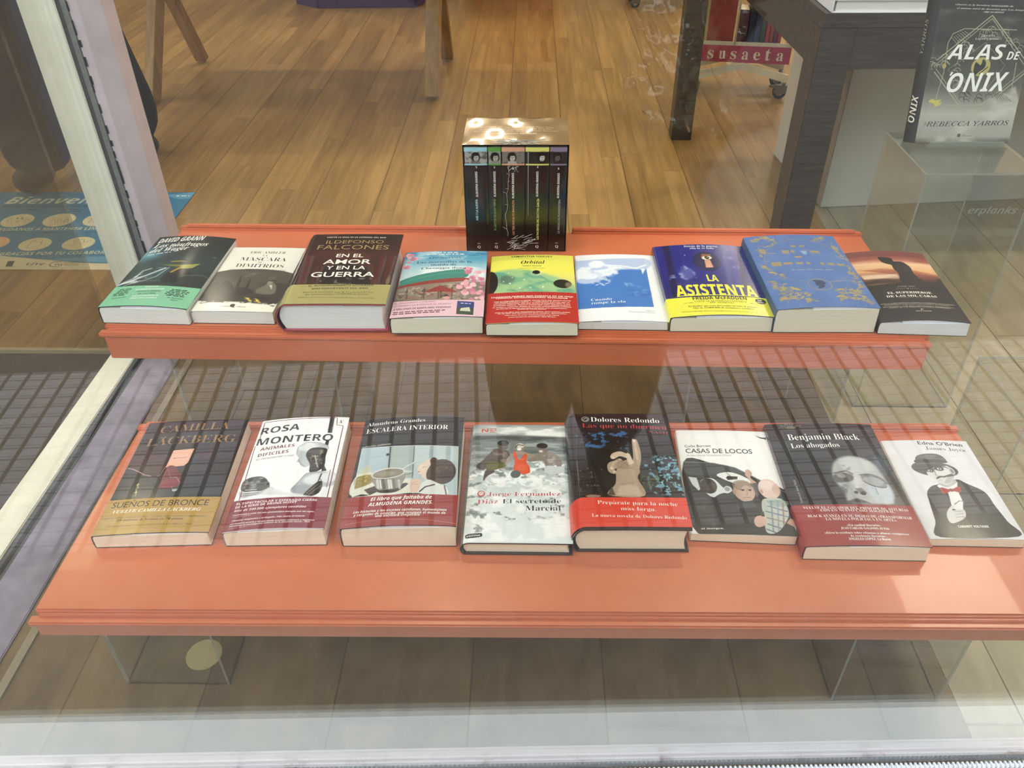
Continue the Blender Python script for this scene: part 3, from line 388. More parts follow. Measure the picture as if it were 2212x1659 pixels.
'U7': [('f','1b2377'),('g',[(0,'2b2a6a'),(6.99,'262871'),(13.98,'1e2684'),(23.3,'202a86')]),('s',[(2.32,25.04),(1.97,15.56),(1.57,6.37)],1.03,'15163f',.6,.7),('s',[(4.82,24.82),(4.33,15.38),(3.78,6.23)],.68,'2b3494',.6,.5),('s',[(12.24,24.16),(11.31,14.84),(10.34,5.79)],.78,'4a5fb0',.6,.55),('s',[(13.47,24.05),(12.47,14.75),(11.42,5.71)],.89,'0c1f9a',.6,.8),('s',[(14.91,23.92),(13.82,14.64),(12.7,5.63)],.66,'151a55',.6,.7),('s',[(16.45,23.78),(15.28,14.53),(14.07,5.54)],.88,'2a2f6e',.6,.6),('n','6f80c8',.6,1.6,.5,.75,.6,[(11.68,24.21),(13.91,24.01),(13.29,12.51),(10.71,12.71)],3),('n','a9b2da',.85,1.1,.42,.7,1,[(3.05,15.48),(4.21,16.06),(5.77,13.51),(5.66,11.38),(4.12,10.86),(3.02,12)],4),('e',4.34,13.19,1.16,1.82,'7a84bd',0,.8,.5),('n','8f98cc',.8,.9,.45,.7,1,[(1.13,13),(2.29,12.91),(2.6,11.18),(1.37,11.48)],6),('e',8.32,17.09,2.27,3.37,'10164a',0,.35,1),('e',8.32,17.09,2.04,2.92,'182058',0,.5,.8),('e',8.43,18.46,1.14,1.19,'1b1014',0,.15,1),('p',[(7.49,18.77),(7.91,19.68),(9.33,19.61),(9.42,18.5),(8.37,17.78)],'a86f52',.15,1),('s',[(7.44,18.78),(8.07,19.31),(8.97,19.4),(9.44,18.61)],.17,'4a2c20',.1,1),('p',[(7.64,18.3),(8.35,18.98),(9.1,18.87),(9.37,18.2),(8.69,17.7),(8.03,17.69)],'e6e2d5',.06,1),('e',8.53,18.41,.41,.64,'54492a',0,.08,1),('e',8.54,18.46,.19,.34,'15110c',0,.05,1),('e',8.63,18.56,.08,.11,'ffffff',0,.03,1),('p',[(7.99,17.58),(8.94,17.55),(9.08,15.01),(7.79,14.85)],'d29c84',.12,1),('e',8.49,15.5,.48,.57,'dfae96',0,.3,.7),('e',4.98,19.45,.1,.21,'aab4dc',0,.05,1),('t','Detrás de la puerta,',5.31,22.34,11.18,22.32,.73,'RB','eceef6'),('t','ella lo ve todo',6.19,21.56,10.31,21.57,.67,'RB','eceef6'),('t','LA',7.33,10.38,9.1,10.25,2.29,'C','ece94a'),('t','ASISTENTA',1.72,5.97,14.48,5.8,3.76,'C','ece94a'),('BAND',5.53,'e9e64a',0),('Q',[(1.81,5.93),(14.31,5.71),(14.34,5.87),(1.84,6.16)],'ece94a'),('t','FREIDA McFADDEN',3.97,4.62,12.4,4.57,1.05,'C','2e3313'),('t','ÚNETE AL FENÓMENO EDITORIAL',4.14,3.89,12.27,3.78,.53,'R','2e3313'),('t','DEL MOMENTO',6.43,3.44,10.09,3.32,.45,'R','2e3313'),('t','El thriller que está arrasando en todo el mundo',2.97,2.61,13.41,2.36,.44,'RB','2e3313'),('t','Más de 15.000.000 de ejemplares vendidos',3.57,2.02,12.82,1.74,.44,'RB','2e3313'),('t','PREMIO MEJOR NOVELA INTERNACIONAL VALENCIA NEGRA 2024',1.76,1.21,14.44,.69,.32,'R','2e3313'),('e',14.45,4.42,.85,.85,'22261a',8,.05,1),('t','14.ª',14.05,4.54,14.83,4.49,.45,'RB','e9e8da'),('t','edición',13.77,4.02,15,3.94,.34,'RB','e9e8da'),('L',[(2.63,3.76),(3.88,3.83)],.069,'2e3313'),('L',[(3.39,3.82),(3.88,3.79)],.138,'2e3313'),('L',[(2.38,3.72),(2.53,3.94),(2.66,3.76),(2.5,3.5),(2.38,3.72)],.039,'2e3313'),('L',[(12.64,3.68),(13.8,3.36)],.068,'2e3313'),('L',[(12.64,3.68),(13.06,3.56)],.135,'2e3313'),('L',[(13.7,3.35),(13.89,3.56),(14.01,3.35),(13.82,3.12),(13.7,3.35)],.039,'2e3313')],
'U8': [('f','4c6ba6'),('n','5878b3',.5,3,.4,.7,1,0,2),('s',[(1.96,16.6),(2.84,18.8),(5.1,21.22),(7.75,22.07),(11.19,21.81),(13.19,20.35),(14.42,17.7),(15.05,14.44),(14.73,12.31),(13.53,9.6),(11.88,8.23),(9.87,7.47)],.08,'8f8468',.05,1),('s',[(6.28,7.81),(4.2,8.4),(2.82,10.08),(1.58,12.5),(1.62,15.15),(1.96,16.6)],.08,'8f8468',.05,1),('s',[(2.43,16.57),(3.48,19.01),(5.68,21.57),(8.29,22.3)],.06,'8f8468',.05,.8),('s',[(10.49,21.47),(12.19,21.08),(13.4,19.05)],.06,'8f8468',.05,.8),('e',1.84,22.76,.61,.25,'8f8468',-72,.05,1),('e',3.42,22.75,.38,.16,'a4946a',63,.05,1),('e',1.17,22.15,.33,.14,'8f8468',-50,.05,1),('e',1.49,22.09,.54,.22,'8f8468',23,.05,1),('e',1.42,22.45,.6,.25,'7f7c72',25,.05,1),('e',3.65,23.31,.58,.24,'8f8468',20,.05,1),('e',3.61,23.47,.57,.24,'7f7c72',51,.05,1),('e',2.11,22.86,.61,.25,'96875f',14,.05,1),('e',2.93,23.37,.57,.24,'a4946a',72,.05,1),('e',2.99,23.57,.63,.26,'7f7c72',48,.05,1),('e',4.5,22.16,.57,.23,'a4946a',46,.05,1),('e',4.51,22.09,.47,.19,'a4946a',40,.05,1),('e',1.17,22.7,.36,.15,'8f8468',-8,.05,1),('e',2.33,22.65,.48,.2,'96875f',-58,.05,1),('e',4.56,22.03,.41,.17,'7f7c72',-70,.05,1),('e',1.1,22.6,.32,.13,'a4946a',42,.05,1),('e',3.82,22.14,.56,.23,'7f7c72',68,.05,1),('e',3.39,23.25,.57,.24,'96875f',-45,.05,1),('e',4.72,21.23,.35,.14,'7f7c72',-79,.05,1),('e',1.86,22.81,.32,.13,'8f8468',11,.05,1),('e',4.72,22.41,.39,.16,'a4946a',-50,.05,1),('e',3.79,23.07,.5,.21,'a4946a',48,.05,1),('e',2.23,18.84,.33,.13,'a4946a',-1,.05,1),('e',2.03,17.96,.53,.21,'8f8468',33,.05,1),('e',1.46,16.93,.42,.17,'a4946a',74,.05,1),('e',1.76,17.58,.53,.21,'7f7c72',31,.05,1),('e',1.85,18.7,.5,.2,'a4946a',79,.05,1),('e',1.09,18.96,.35,.14,'7f7c72',-26,.05,1),('e',2.07,18.13,.55,.22,'a4946a',32,.05,1),('e',1.67,19.11,.35,.14,'96875f',78,.05,1),('e',1.97,18.75,.33,.13,'a4946a',-55,.05,1),('e',1.81,18.57,.55,.22,'8f8468',-22,.05,1),('e',2.26,18.39,.43,.17,'7f7c72',-34,.05,1),('e',1.7,18.97,.29,.12,'96875f',74,.05,1),('e',2.28,18.61,.33,.13,'8f8468',1,.05,1),('e',2.13,18.92,.36,.14,'a4946a',13,.05,1),('e',3.38,20.12,.41,.17,'a4946a',-4,.05,1),('e',4.86,21.23,.29,.12,'7f7c72',-63,.05,1),('e',4.93,21.33,.31,.13,'7f7c72',-23,.05,1),('e',4.72,21.27,.36,.15,'7f7c72',14,.05,1),('e',2.96,19.76,.26,.11,'96875f',3,.05,1),('e',4.16,20.57,.44,.18,'8f8468',-80,.05,1),('e',4.17,20.76,.27,.11,'a4946a',-74,.05,1),('e',3.39,20.24,.25,.1,'7f7c72',-4,.05,1),('e',12.92,22.95,.48,.2,'96875f',-32,.05,1),('e',13.06,22.26,.27,.11,'8f8468',-44,.05,1),('e',13.17,22.71,.5,.21,'a4946a',-16,.05,1),('e',12.4,22.87,.48,.2,'8f8468',-3,.05,1),('e',13.32,23.35,.4,.17,'7f7c72',-13,.05,1),('e',11.99,22.15,.34,.14,'a4946a',-33,.05,1),('e',11.94,22.06,.43,.18,'7f7c72',-60,.05,1),('e',11.49,21.91,.29,.12,'a4946a',-2,.05,1),('e',11.54,21.93,.51,.21,'8f8468',-39,.05,1),('e',11.83,22.28,.35,.14,'96875f',-64,.05,1),('e',12.11,21.93,.55,.23,'7f7c72',10,.05,1),('e',13.18,22.63,.46,.19,'7f7c72',-51,.05,1),('e',13.16,23.33,.37,.16,'8f8468',-10,.05,1),('e',13.17,23.19,.3,.13,'8f8468',26,.05,1),('e',14.6,16.85,.42,.17,'7f7c72',-64,.05,1),('e',14.41,18.57,.41,.17,'96875f',5,.05,1),('e',15.14,15.43,.53,.21,'96875f',26,.05,1),('e',14.41,19.16,.54,.22,'a4946a',-18,.05,1),('e',14.39,18.27,.33,.13,'7f7c72',48,.05,1),('e',14.45,19.13,.41,.17,'8f8468',23,.05,1),('e',14.16,19.02,.42,.17,'8f8468',-78,.05,1),('e',14.27,19.52,.35,.14,'7f7c72',-23,.05,1),('e',14.71,16.58,.44,.18,'8f8468',46,.05,1),('e',14.42,21.31,.3,.13,'7f7c72',-60,.05,1),('e',14.35,16.32,.27,.11,'96875f',-41,.05,1),('e',14.33,18.31,.51,.21,'96875f',-63,.05,1),('e',14.26,19.84,.55,.23,'8f8468',75,.05,1),('e',14.51,15.62,.25,.1,'96875f',47,.05,1),('e',14.31,19.78,.5,.21,'96875f',-5,.05,1),('e',14.4,17.81,.52,.21,'8f8468',49,.05,1),('e',1.38,12.56,.52,.2,'8f8468',62,.05,1),('e',3.08,10.3,.46,.18,'8f8468',-30,.05,1),('e',2.37,10.67,.36,.14,'96875f',-59,.05,1),('e',1.7,11.23,.42,.16,'a4946a',-17,.05,1),('e',1.05,13.5,.53,.21,'96875f',41,.05,1),('e',.92,12.79,.25,.1,'8f8468',-73,.05,1),('e',1.63,12.32,.49,.19,'8f8468',78,.05,1),('e',.99,13.29,.31,.12,'7f7c72',-32,.05,1),('e',3.04,10.02,.43,.16,'8f8468',-75,.05,1),('e',1.3,13.4,.29,.11,'a4946a',51,.05,1),('e',1.75,12.15,.41,.16,'7f7c72',75,.05,1),('e',2.27,10.44,.38,.15,'8f8468',-58,.05,1),('e',.99,13.08,.5,.2,'a4946a',11,.05,1),('e',2,11.04,.55,.21,'a4946a',39,.05,1),('e',3.3,10.14,.37,.14,'a4946a',38,.05,1),('e',3.41,9.95,.5,.19,'7f7c72',-74,.05,1),('e',2.49,5.6,.43,.16,'a4946a',-73,.05,1),('e',.7,8.31,.38,.14,'7f7c72',-64,.05,1),('e',3.2,5.13,.53,.2,'7f7c72',-22,.05,1),('e',3.29,5.83,.3,.11,'96875f',14,.05,1),('e',1.51,7.05,.38,.14,'96875f',43,.05,1),('e',4.09,5.57,.57,.22,'a4946a',65,.05,1),('e',3.68,5.91,.48,.18,'a4946a',75,.05,1),('e',1.53,7.84,.57,.22,'96875f',-76,.05,1),('e',2.43,5.78,.25,.09,'7f7c72',40,.05,1),('e',1.36,6.8,.43,.16,'8f8468',-80,.05,1),('e',1.68,5.66,.37,.14,'7f7c72',58,.05,1),('e',1.94,5.59,.54,.2,'8f8468',-64,.05,1),('e',3.2,4.91,.27,.1,'7f7c72',-14,.05,1),('e',3.52,5.3,.32,.12,'8f8468',-11,.05,1),('e',1.1,7.19,.29,.11,'96875f',35,.05,1),('e',1.31,6.51,.35,.13,'a4946a',29,.05,1),('e',2.06,5.38,.41,.15,'96875f',-27,.05,1),('e',1.11,6.67,.56,.21,'8f8468',-76,.05,1),('e',2.02,6.47,.29,.11,'96875f',-4,.05,1),('e',4.89,5.72,.25,.09,'7f7c72',-55,.05,1),('e',4.46,5.45,.55,.21,'a4946a',54,.05,1),('e',1.47,5.9,.43,.16,'7f7c72',60,.05,1),('e',3.25,4.81,.31,.12,'7f7c72',-72,.05,1),('e',1.21,8.27,.4,.15,'96875f',54,.05,1),('e',1.3,8.24,.27,.1,'96875f',-80,.05,1),('e',1.44,7.86,.58,.22,'7f7c72',10,.05,1),('e',1.97,5.69,.35,.13,'a4946a',56,.05,1),('e',2.26,6.18,.35,.13,'a4946a',-67,.05,1),('e',2.49,6.03,.31,.12,'a4946a',70,.05,1),('e',2.66,5.53,.33,.12,'8f8468',10,.05,1),('e',5.4,1.95,.48,.18,'96875f',-76,.05,1),('e',3.52,3.13,.5,.19,'96875f',75,.05,1),('e',5.12,2.58,.47,.17,'7f7c72',-29,.05,1),('e',4.94,2.06,.45,.16,'8f8468',78,.05,1),('e',2.28,3.1,.5,.18,'96875f',73,.05,1),('e',5.86,2.11,.4,.15,'7f7c72',-9,.05,1),('e',1.6,2.94,.38,.14,'a4946a',-68,.05,1),('e',1.35,2.84,.54,.2,'a4946a',-63,.05,1),('e',5.3,2.47,.48,.18,'a4946a',13,.05,1),('e',5.12,2.38,.37,.13,'a4946a',32,.05,1),('e',1.82,3.09,.38,.14,'8f8468',-16,.05,1),('e',2.11,3.15,.39,.15,'7f7c72',16,.05,1),('e',1.31,3.01,.57,.21,'96875f',-64,.05,1),('e',1.95,3.19,.45,.17,'a4946a',51,.05,1),('e',3.28,3.19,.47,.17,'96875f',78,.05,1),('e',2.32,2.85,.48,.18,'8f8468',-49,.05,1),('e',3.37,3.49,.4,.15,'8f8468',-20,.05,1),('e',3.28,3.18,.57,.21,'8f8468',13,.05,1),('e',1.75,2.89,.43,.16,'a4946a',29,.05,1),('e',6.3,1.74,.35,.13,'a4946a',1,.05,1),('e',4.97,1.87,.63,.23,'8f8468',-78,.05,1),('e',4.47,2.89,.47,.17,'a4946a',-38,.05,1),('e',3.85,2.5,.45,.16,'96875f',-21,.05,1),('e',2.86,3.54,.37,.14,'96875f',-45,.05,1),('e',4.61,3.21,.31,.12,'a4946a',-38,.05,1),('e',3.22,2.83,.54,.2,'a4946a',0,.05,1),('e',1.82,5.87,.53,.2,'7f7c72',22,.05,1),('e',2.42,5.58,.36,.14,'96875f',77,.05,1),('e',5.6,3.69,.31,.12,'a4946a',22,.05,1),('e',5.48,3.36,.47,.17,'96875f',-22,.05,1),('e',2.45,6.5,.42,.16,'8f8468',-69,.05,1),('e',4.25,3.73,.39,.15,'96875f',60,.05,1),('e',2.33,4.64,.36,.13,'7f7c72',-45,.05,1),('e',5.28,4.11,.53,.2,'96875f',-55,.05,1),('e',3.81,4.23,.41,.15,'96875f',-58,.05,1),('e',4.62,4.1,.26,.1,'a4946a',-47,.05,1),('e',4.22,3.89,.51,.19,'a4946a',73,.05,1),('e',2.96,4.1,.47,.18,'8f8468',-34,.05,1),('e',5.77,3.85,.24,.09,'8f8468',21,.05,1),('e',2.56,5.98,.49,.18,'a4946a',-18,.05,1),('e',2.48,6.08,.4,.15,'96875f',-40,.05,1),('e',2.22,4.56,.46,.17,'7f7c72',-15,.05,1),('e',4.04,3.71,.27,.1,'a4946a',-20,.05,1),('e',1.92,4.15,.41,.15,'7f7c72',-74,.05,1),('e',2.92,7.24,.41,.15,'a4946a',-1,.05,1),('e',2.04,4.29,.52,.19,'7f7c72',35,.05,1),('e',1.63,4.56,.48,.18,'7f7c72',-41,.05,1),('e',2.08,4.75,.44,.17,'7f7c72',-5,.05,1),('e',13.68,4.12,.27,.1,'7f7c72',-27,.05,1),('e',13.05,4.91,.5,.19,'8f8468',-60,.05,1),('e',10.99,5.34,.49,.18,'a4946a',-1,.05,1),('e',10.78,5.12,.52,.2,'a4946a',14,.05,1),('e',12.68,4.21,.4,.15,'96875f',17,.05,1),('e',12.59,5.18,.53,.2,'a4946a',-7,.05,1),('e',14.39,6.31,.49,.18,'8f8468',-26,.05,1),('e',11.56,4.7,.38,.14,'8f8468',-78,.05,1),('e',12.78,5.14,.56,.21,'7f7c72',-64,.05,1),('e',13.74,4.53,.37,.14,'a4946a',54,.05,1),('e',11.94,5.41,.4,.15,'7f7c72',62,.05,1),('e',14.85,6.59,.47,.18,'96875f',3,.05,1),('e',13.76,5.62,.38,.14,'96875f',-66,.05,1),('e',11.37,5.27,.39,.15,'96875f',-57,.05,1),('e',13.29,4.01,.28,.1,'a4946a',66,.05,1),('e',12.79,5.12,.57,.21,'8f8468',67,.05,1),('e',14.83,6.13,.28,.11,'8f8468',-14,.05,1),('e',13.91,5.03,.5,.19,'96875f',0,.05,1),('e',10.15,4.78,.49,.18,'7f7c72',52,.05,1),('e',14.32,6.21,.52,.2,'96875f',-42,.05,1),('e',11.42,5.12,.42,.16,'8f8468',17,.05,1),('e',13.51,5.21,.3,.11,'96875f',-9,.05,1),('e',13.17,4.5,.41,.16,'a4946a',36,.05,1),('e',13.92,5.09,.49,.19,'7f7c72',-44,.05,1),('e',13.16,4.25,.47,.18,'8f8468',-2,.05,1),('e',13.56,4.95,.44,.17,'a4946a',26,.05,1),('e',10.89,2.58,.5,.18,'7f7c72',-2,.05,1),('e',14.19,2.18,.5,.19,'7f7c72',-50,.05,1),('e',13.58,2.52,.38,.14,'8f8468',67,.05,1),('e',11.12,2.69,.43,.16,'96875f',-4,.05,1),('e',14.81,1.71,.37,.14,'8f8468',47,.05,1),('e',12.29,2.41,.49,.18,'7f7c72',-54,.05,1),('e',12.78,2.29,.39,.14,'7f7c72',-78,.05,1),('e',12.5,2.94,.31,.12,'7f7c72',1,.05,1),('e',10.65,2.65,.53,.2,'96875f',64,.05,1),('e',13.97,1.8,.58,.21,'96875f',44,.05,1),('e',12.36,2.66,.58,.22,'a4946a',5,.05,1),('e',10.19,2.22,.65,.24,'96875f',-67,.05,1),('e',13.18,2.59,.61,.23,'7f7c72',-27,.05,1),('e',14.7,1.86,.35,.13,'7f7c72',13,.05,1),('e',10.15,3.16,.64,.24,'a4946a',-27,.05,1),('e',11.73,3.04,.61,.23,'7f7c72',51,.05,1),('e',10.48,2.68,.45,.17,'7f7c72',-4,.05,1),('e',10.92,3.03,.61,.23,'a4946a',33,.05,1),('e',12.21,2.73,.45,.17,'a4946a',-43,.05,1),('e',13.64,2.63,.42,.16,'8f8468',42,.05,1),('e',10.89,2.8,.35,.13,'96875f',-73,.05,1),('e',14.27,1.48,.63,.23,'8f8468',63,.05,1),('e',11.82,2.69,.3,.11,'96875f',-76,.05,1),('e',12.47,2.68,.31,.12,'7f7c72',-6,.05,1),('e',12.19,2.7,.48,.18,'a4946a',-35,.05,1),('e',13.57,2.05,.44,.16,'8f8468',30,.05,1),('e',12.7,2.51,.62,.23,'a4946a',-21,.05,1),('e',12.55,2.68,.53,.2,'7f7c72',-64,.05,1),('e',14.5,8.98,.44,.17,'8f8468',22,.05,1),('e',14.72,9.5,.27,.1,'8f8468',55,.05,1),('e',14.84,7.96,.39,.15,'a4946a',-30,.05,1),('e',14.25,10.54,.54,.21,'a4946a',38,.05,1),('e',14.71,9.53,.32,.12,'8f8468',11,.05,1),('e',14.61,9.01,.37,.14,'96875f',-23,.05,1),('e',14.81,9.68,.47,.18,'8f8468',22,.05,1),('e',14.08,10.99,.46,.18,'8f8468',-38,.05,1),('e',14.75,10.2,.46,.18,'8f8468',-68,.05,1),('e',14.64,10.8,.53,.21,'8f8468',-34,.05,1),('e',14.6,10.7,.42,.16,'8f8468',-44,.05,1),('e',14.61,6.99,.5,.19,'7f7c72',31,.05,1),('e',14.55,10.61,.44,.17,'8f8468',76,.05,1),('e',14.51,7.02,.44,.17,'a4946a',-54,.05,1),('e',14.02,8.13,.5,.19,'7f7c72',35,.05,1),('e',15.07,10.59,.41,.16,'7f7c72',-72,.05,1),('e',14.57,13.08,.28,.11,'96875f',-22,.05,1),('e',14.66,12.33,.36,.14,'a4946a',-32,.05,1),('e',14.64,12.45,.44,.18,'96875f',-65,.05,1),('e',14.59,12.46,.36,.14,'8f8468',-29,.05,1),('e',14.65,11.89,.29,.12,'8f8468',67,.05,1),('e',14.15,3.32,.31,.12,'7f7c72',-45,.05,1),('e',10.98,3.91,.38,.14,'8f8468',-17,.05,1),('e',12.99,3.75,.51,.19,'7f7c72',25,.05,1),('e',13.96,3.14,.52,.19,'a4946a',-64,.05,1),('e',12.74,3.58,.47,.18,'a4946a',-27,.05,1),('e',12.54,4.19,.29,.11,'96875f',-8,.05,1),('e',10.99,4.24,.52,.19,'96875f',10,.05,1),('e',10.84,3.92,.5,.19,'7f7c72',-76,.05,1),('e',11.38,4.22,.41,.15,'7f7c72',-23,.05,1),('e',11.55,4.11,.31,.12,'a4946a',79,.05,1),('e',12.22,4.38,.45,.17,'7f7c72',-60,.05,1),('e',12.31,4.3,.5,.19,'a4946a',20,.05,1),('e',13.96,3.23,.4,.15,'7f7c72',77,.05,1),('e',11.13,3.9,.45,.17,'7f7c72',-67,.05,1),('e',13.29,3.7,.31,.11,'a4946a',14,.05,1),('e',13.87,3.4,.47,.18,'a4946a',51,.05,1),('e',14.04,3.02,.43,.16,'96875f',43,.05,1),('e',13.64,3.19,.24,.09,'96875f',-50,.05,1),('s',[(.69,5.96),(2.32,6.29),(4.07,6.18)],.09,'a4946a',.05,1),('s',[(1.58,3.32),(3.68,4.68),(6.33,3.98)],.09,'a4946a',.05,1),('s',[(10.25,3.95),(12.26,4.14),(14.19,3.38),(14.66,1.26)],.09,'a4946a',.05,1),('s',[(10.55,7.53),(13.01,8.27),(14.22,7.52)],.09,'a4946a',.05,1),('s',[(1.75,1.42),(2.86,3.24),(4.04,3.59)],.08,'a4946a',.05,1),('s',[(2.66,19.58),(2.62,20),(2.43,20.27),(2.16,20.35),(1.88,20.24),(1.67,20.01),(1.57,19.74),(1.58,19.5),(1.68,19.35),(1.82,19.32),(1.95,19.38),(2.03,19.49)],.07,'a4946a',.05,1),('s',[(2,15.79),(2.28,15.78),(2.47,15.62),(2.54,15.36),(2.49,15.08),(2.35,14.87),(2.18,14.75),(2.02,14.75),(1.91,14.84),(1.88,14.97),(1.91,15.1),(1.98,15.18)],.07,'a4946a',.05,1),('s',[(2.6,12.09),(2.25,12.19),(1.88,12.07),(1.59,11.79),(1.44,11.43),(1.45,11.11),(1.58,10.9),(1.78,10.83),(1.98,10.9),(2.12,11.04),(2.18,11.21),(2.15,11.33)],.07,'a4946a',.05,1),('s',[(2.35,9.09),(2.6,9.41),(2.9,9.57),(3.18,9.56),(3.36,9.4),(3.42,9.15),(3.37,8.9),(3.23,8.72),(3.07,8.63),(2.93,8.64),(2.85,8.73),(2.84,8.83)],.07,'a4946a',.05,1),('s',[(2.27,6.96),(2.23,7.32),(2.05,7.55),(1.8,7.62),(1.54,7.52),(1.34,7.33),(1.25,7.09),(1.27,6.88),(1.36,6.76),(1.49,6.73),(1.61,6.78),(1.68,6.88)],.07,'a4946a',.05,1),('s',[(3.19,5.76),(2.86,5.46),(2.68,5.07),(2.68,4.71),(2.82,4.46),(3.05,4.37),(3.29,4.43),(3.49,4.59),(3.58,4.8),(3.58,4.97),(3.51,5.08),(3.4,5.1)],.07,'a4946a',.05,1),('s',[(4.46,5.12),(4.41,5.47),(4.51,5.81),(4.73,6.07),(4.98,6.2),(5.2,6.18),(5.34,6.04),(5.38,5.85),(5.32,5.66),(5.21,5.54),(5.09,5.49),(5.01,5.51)],.06,'a4946a',.05,1),('s',[(1.84,3.2),(1.92,2.94),(1.88,2.67),(1.73,2.44),(1.53,2.31),(1.34,2.3),(1.21,2.38),(1.16,2.52),(1.18,2.67),(1.26,2.78),(1.35,2.84),(1.43,2.83)],.06,'a4946a',.05,1),('s',[(12.84,22.94),(12.56,22.68),(12.4,22.34),(12.38,22.03),(12.48,21.81),(12.66,21.73),(12.86,21.78),(13.01,21.92),(13.1,22.1),(13.11,22.26),(13.05,22.35),(12.97,22.37)],.07,'a4946a',.05,1),('s',[(15.1,19.95),(14.85,19.55),(14.53,19.32),(14.23,19.29),(14.02,19.43),(13.93,19.68),(13.98,19.96),(14.12,20.19),(14.29,20.31),(14.44,20.32),(14.53,20.25),(14.55,20.13)],.07,'a4946a',.05,1),('s',[(13.84,16.36),(13.81,15.98),(13.92,15.71),(14.14,15.6),(14.39,15.65),(14.61,15.82),(14.74,16.05),(14.77,16.27),(14.71,16.41),(14.59,16.47),(14.48,16.43),(14.39,16.35)],.07,'a4946a',.05,1),('s',[(14.97,12),(15.04,11.69),(14.96,11.35),(14.77,11.07),(14.53,10.92),(14.31,10.9),(14.17,11.01),(14.12,11.18),(14.16,11.36),(14.26,11.5),(14.37,11.56),(14.46,11.55)],.07,'a4946a',.05,1),('s',[(14.24,8.47),(13.94,8.21),(13.76,7.87),(13.74,7.55),(13.85,7.33),(14.04,7.25),(14.25,7.3),(14.43,7.44),(14.52,7.62),(14.53,7.78),(14.47,7.87),(14.39,7.89)],.07,'a4946a',.05,1),('s',[(13.01,5.83),(12.79,5.49),(12.49,5.29),(12.22,5.26),(12.02,5.38),(11.94,5.59),(11.98,5.83),(12.11,6.02),(12.27,6.13),(12.4,6.14),(12.49,6.08),(12.5,5.98)],.06,'a4946a',.05,1),('s',[(10.46,4.99),(10.43,4.69),(10.54,4.48),(10.72,4.39),(10.94,4.43),(11.12,4.57),(11.23,4.75),(11.25,4.92),(11.19,5.04),(11.09,5.08),(11,5.05),(10.93,4.98)],.06,'a4946a',.05,1),('s',[(14.95,5.27),(14.66,5.36),(14.35,5.26),(14.1,5.04),(13.96,4.76),(13.95,4.51),(14.04,4.34),(14.2,4.29),(14.36,4.34),(14.49,4.45),(14.54,4.58),(14.53,4.68)],.06,'a4946a',.05,1),('s',[(12.39,3.34),(12.7,3.33),(12.9,3.17),(12.97,2.9),(12.89,2.62),(12.72,2.4),(12.52,2.28),(12.34,2.28),(12.23,2.36),(12.21,2.5),(12.25,2.63),(12.33,2.71)],.06,'a4946a',.05,1),('s',[(15.01,2.28),(15,2.56),(14.87,2.74),(14.67,2.79),(14.46,2.72),(14.29,2.56),(14.2,2.38),(14.2,2.22),(14.27,2.12),(14.37,2.1),(14.47,2.14),(14.53,2.21)],.06,'a4946a',.05,1),('e',8.22,6.75,1.87,1.82,'8f8468',0,.04,1),('e',8.22,6.75,1.74,1.65,'4f6da8',0,.04,1),('s',[(6.58,6.86),(8.65,8.28),(9.85,6.65),(7.78,5.24),(6.58,6.86)],.05,'7d86a0',.04,1),('p',[(7.46,8),(8.77,7.92),(9.23,7.17),(8.82,6.54),(8.86,6.09),(8.07,5.49),(7.55,5.56),(7.93,6.15),(7.56,6.4),(7.59,7.5)],'2a3a5c',.04,1),('m',6.98,19.37,9.37,19.34,.61,'8f8468'),('m',5.09,17.07,6.21,17.04,1.24,'8f8468'),('m',6.51,17.32,11.24,17.13,.89,'8f8468'),('m',6.69,15.52,7.87,15.54,.58,'8f8468'),('m',2.39,13.02,4.01,13,1.42,'8f8468'),('m',4.34,13.38,14.12,12.94,.8,'8f8468'),('m',4.96,11.33,12.01,11.27,.37,'7482a3'),('L',[(2.6,17.55),(4.06,17.45)],.14,'a4946a'),('Q',[(8.09,17.91),(9.08,17.84),(8.86,16.6),(8.37,16.76)],'7f9fd2')],
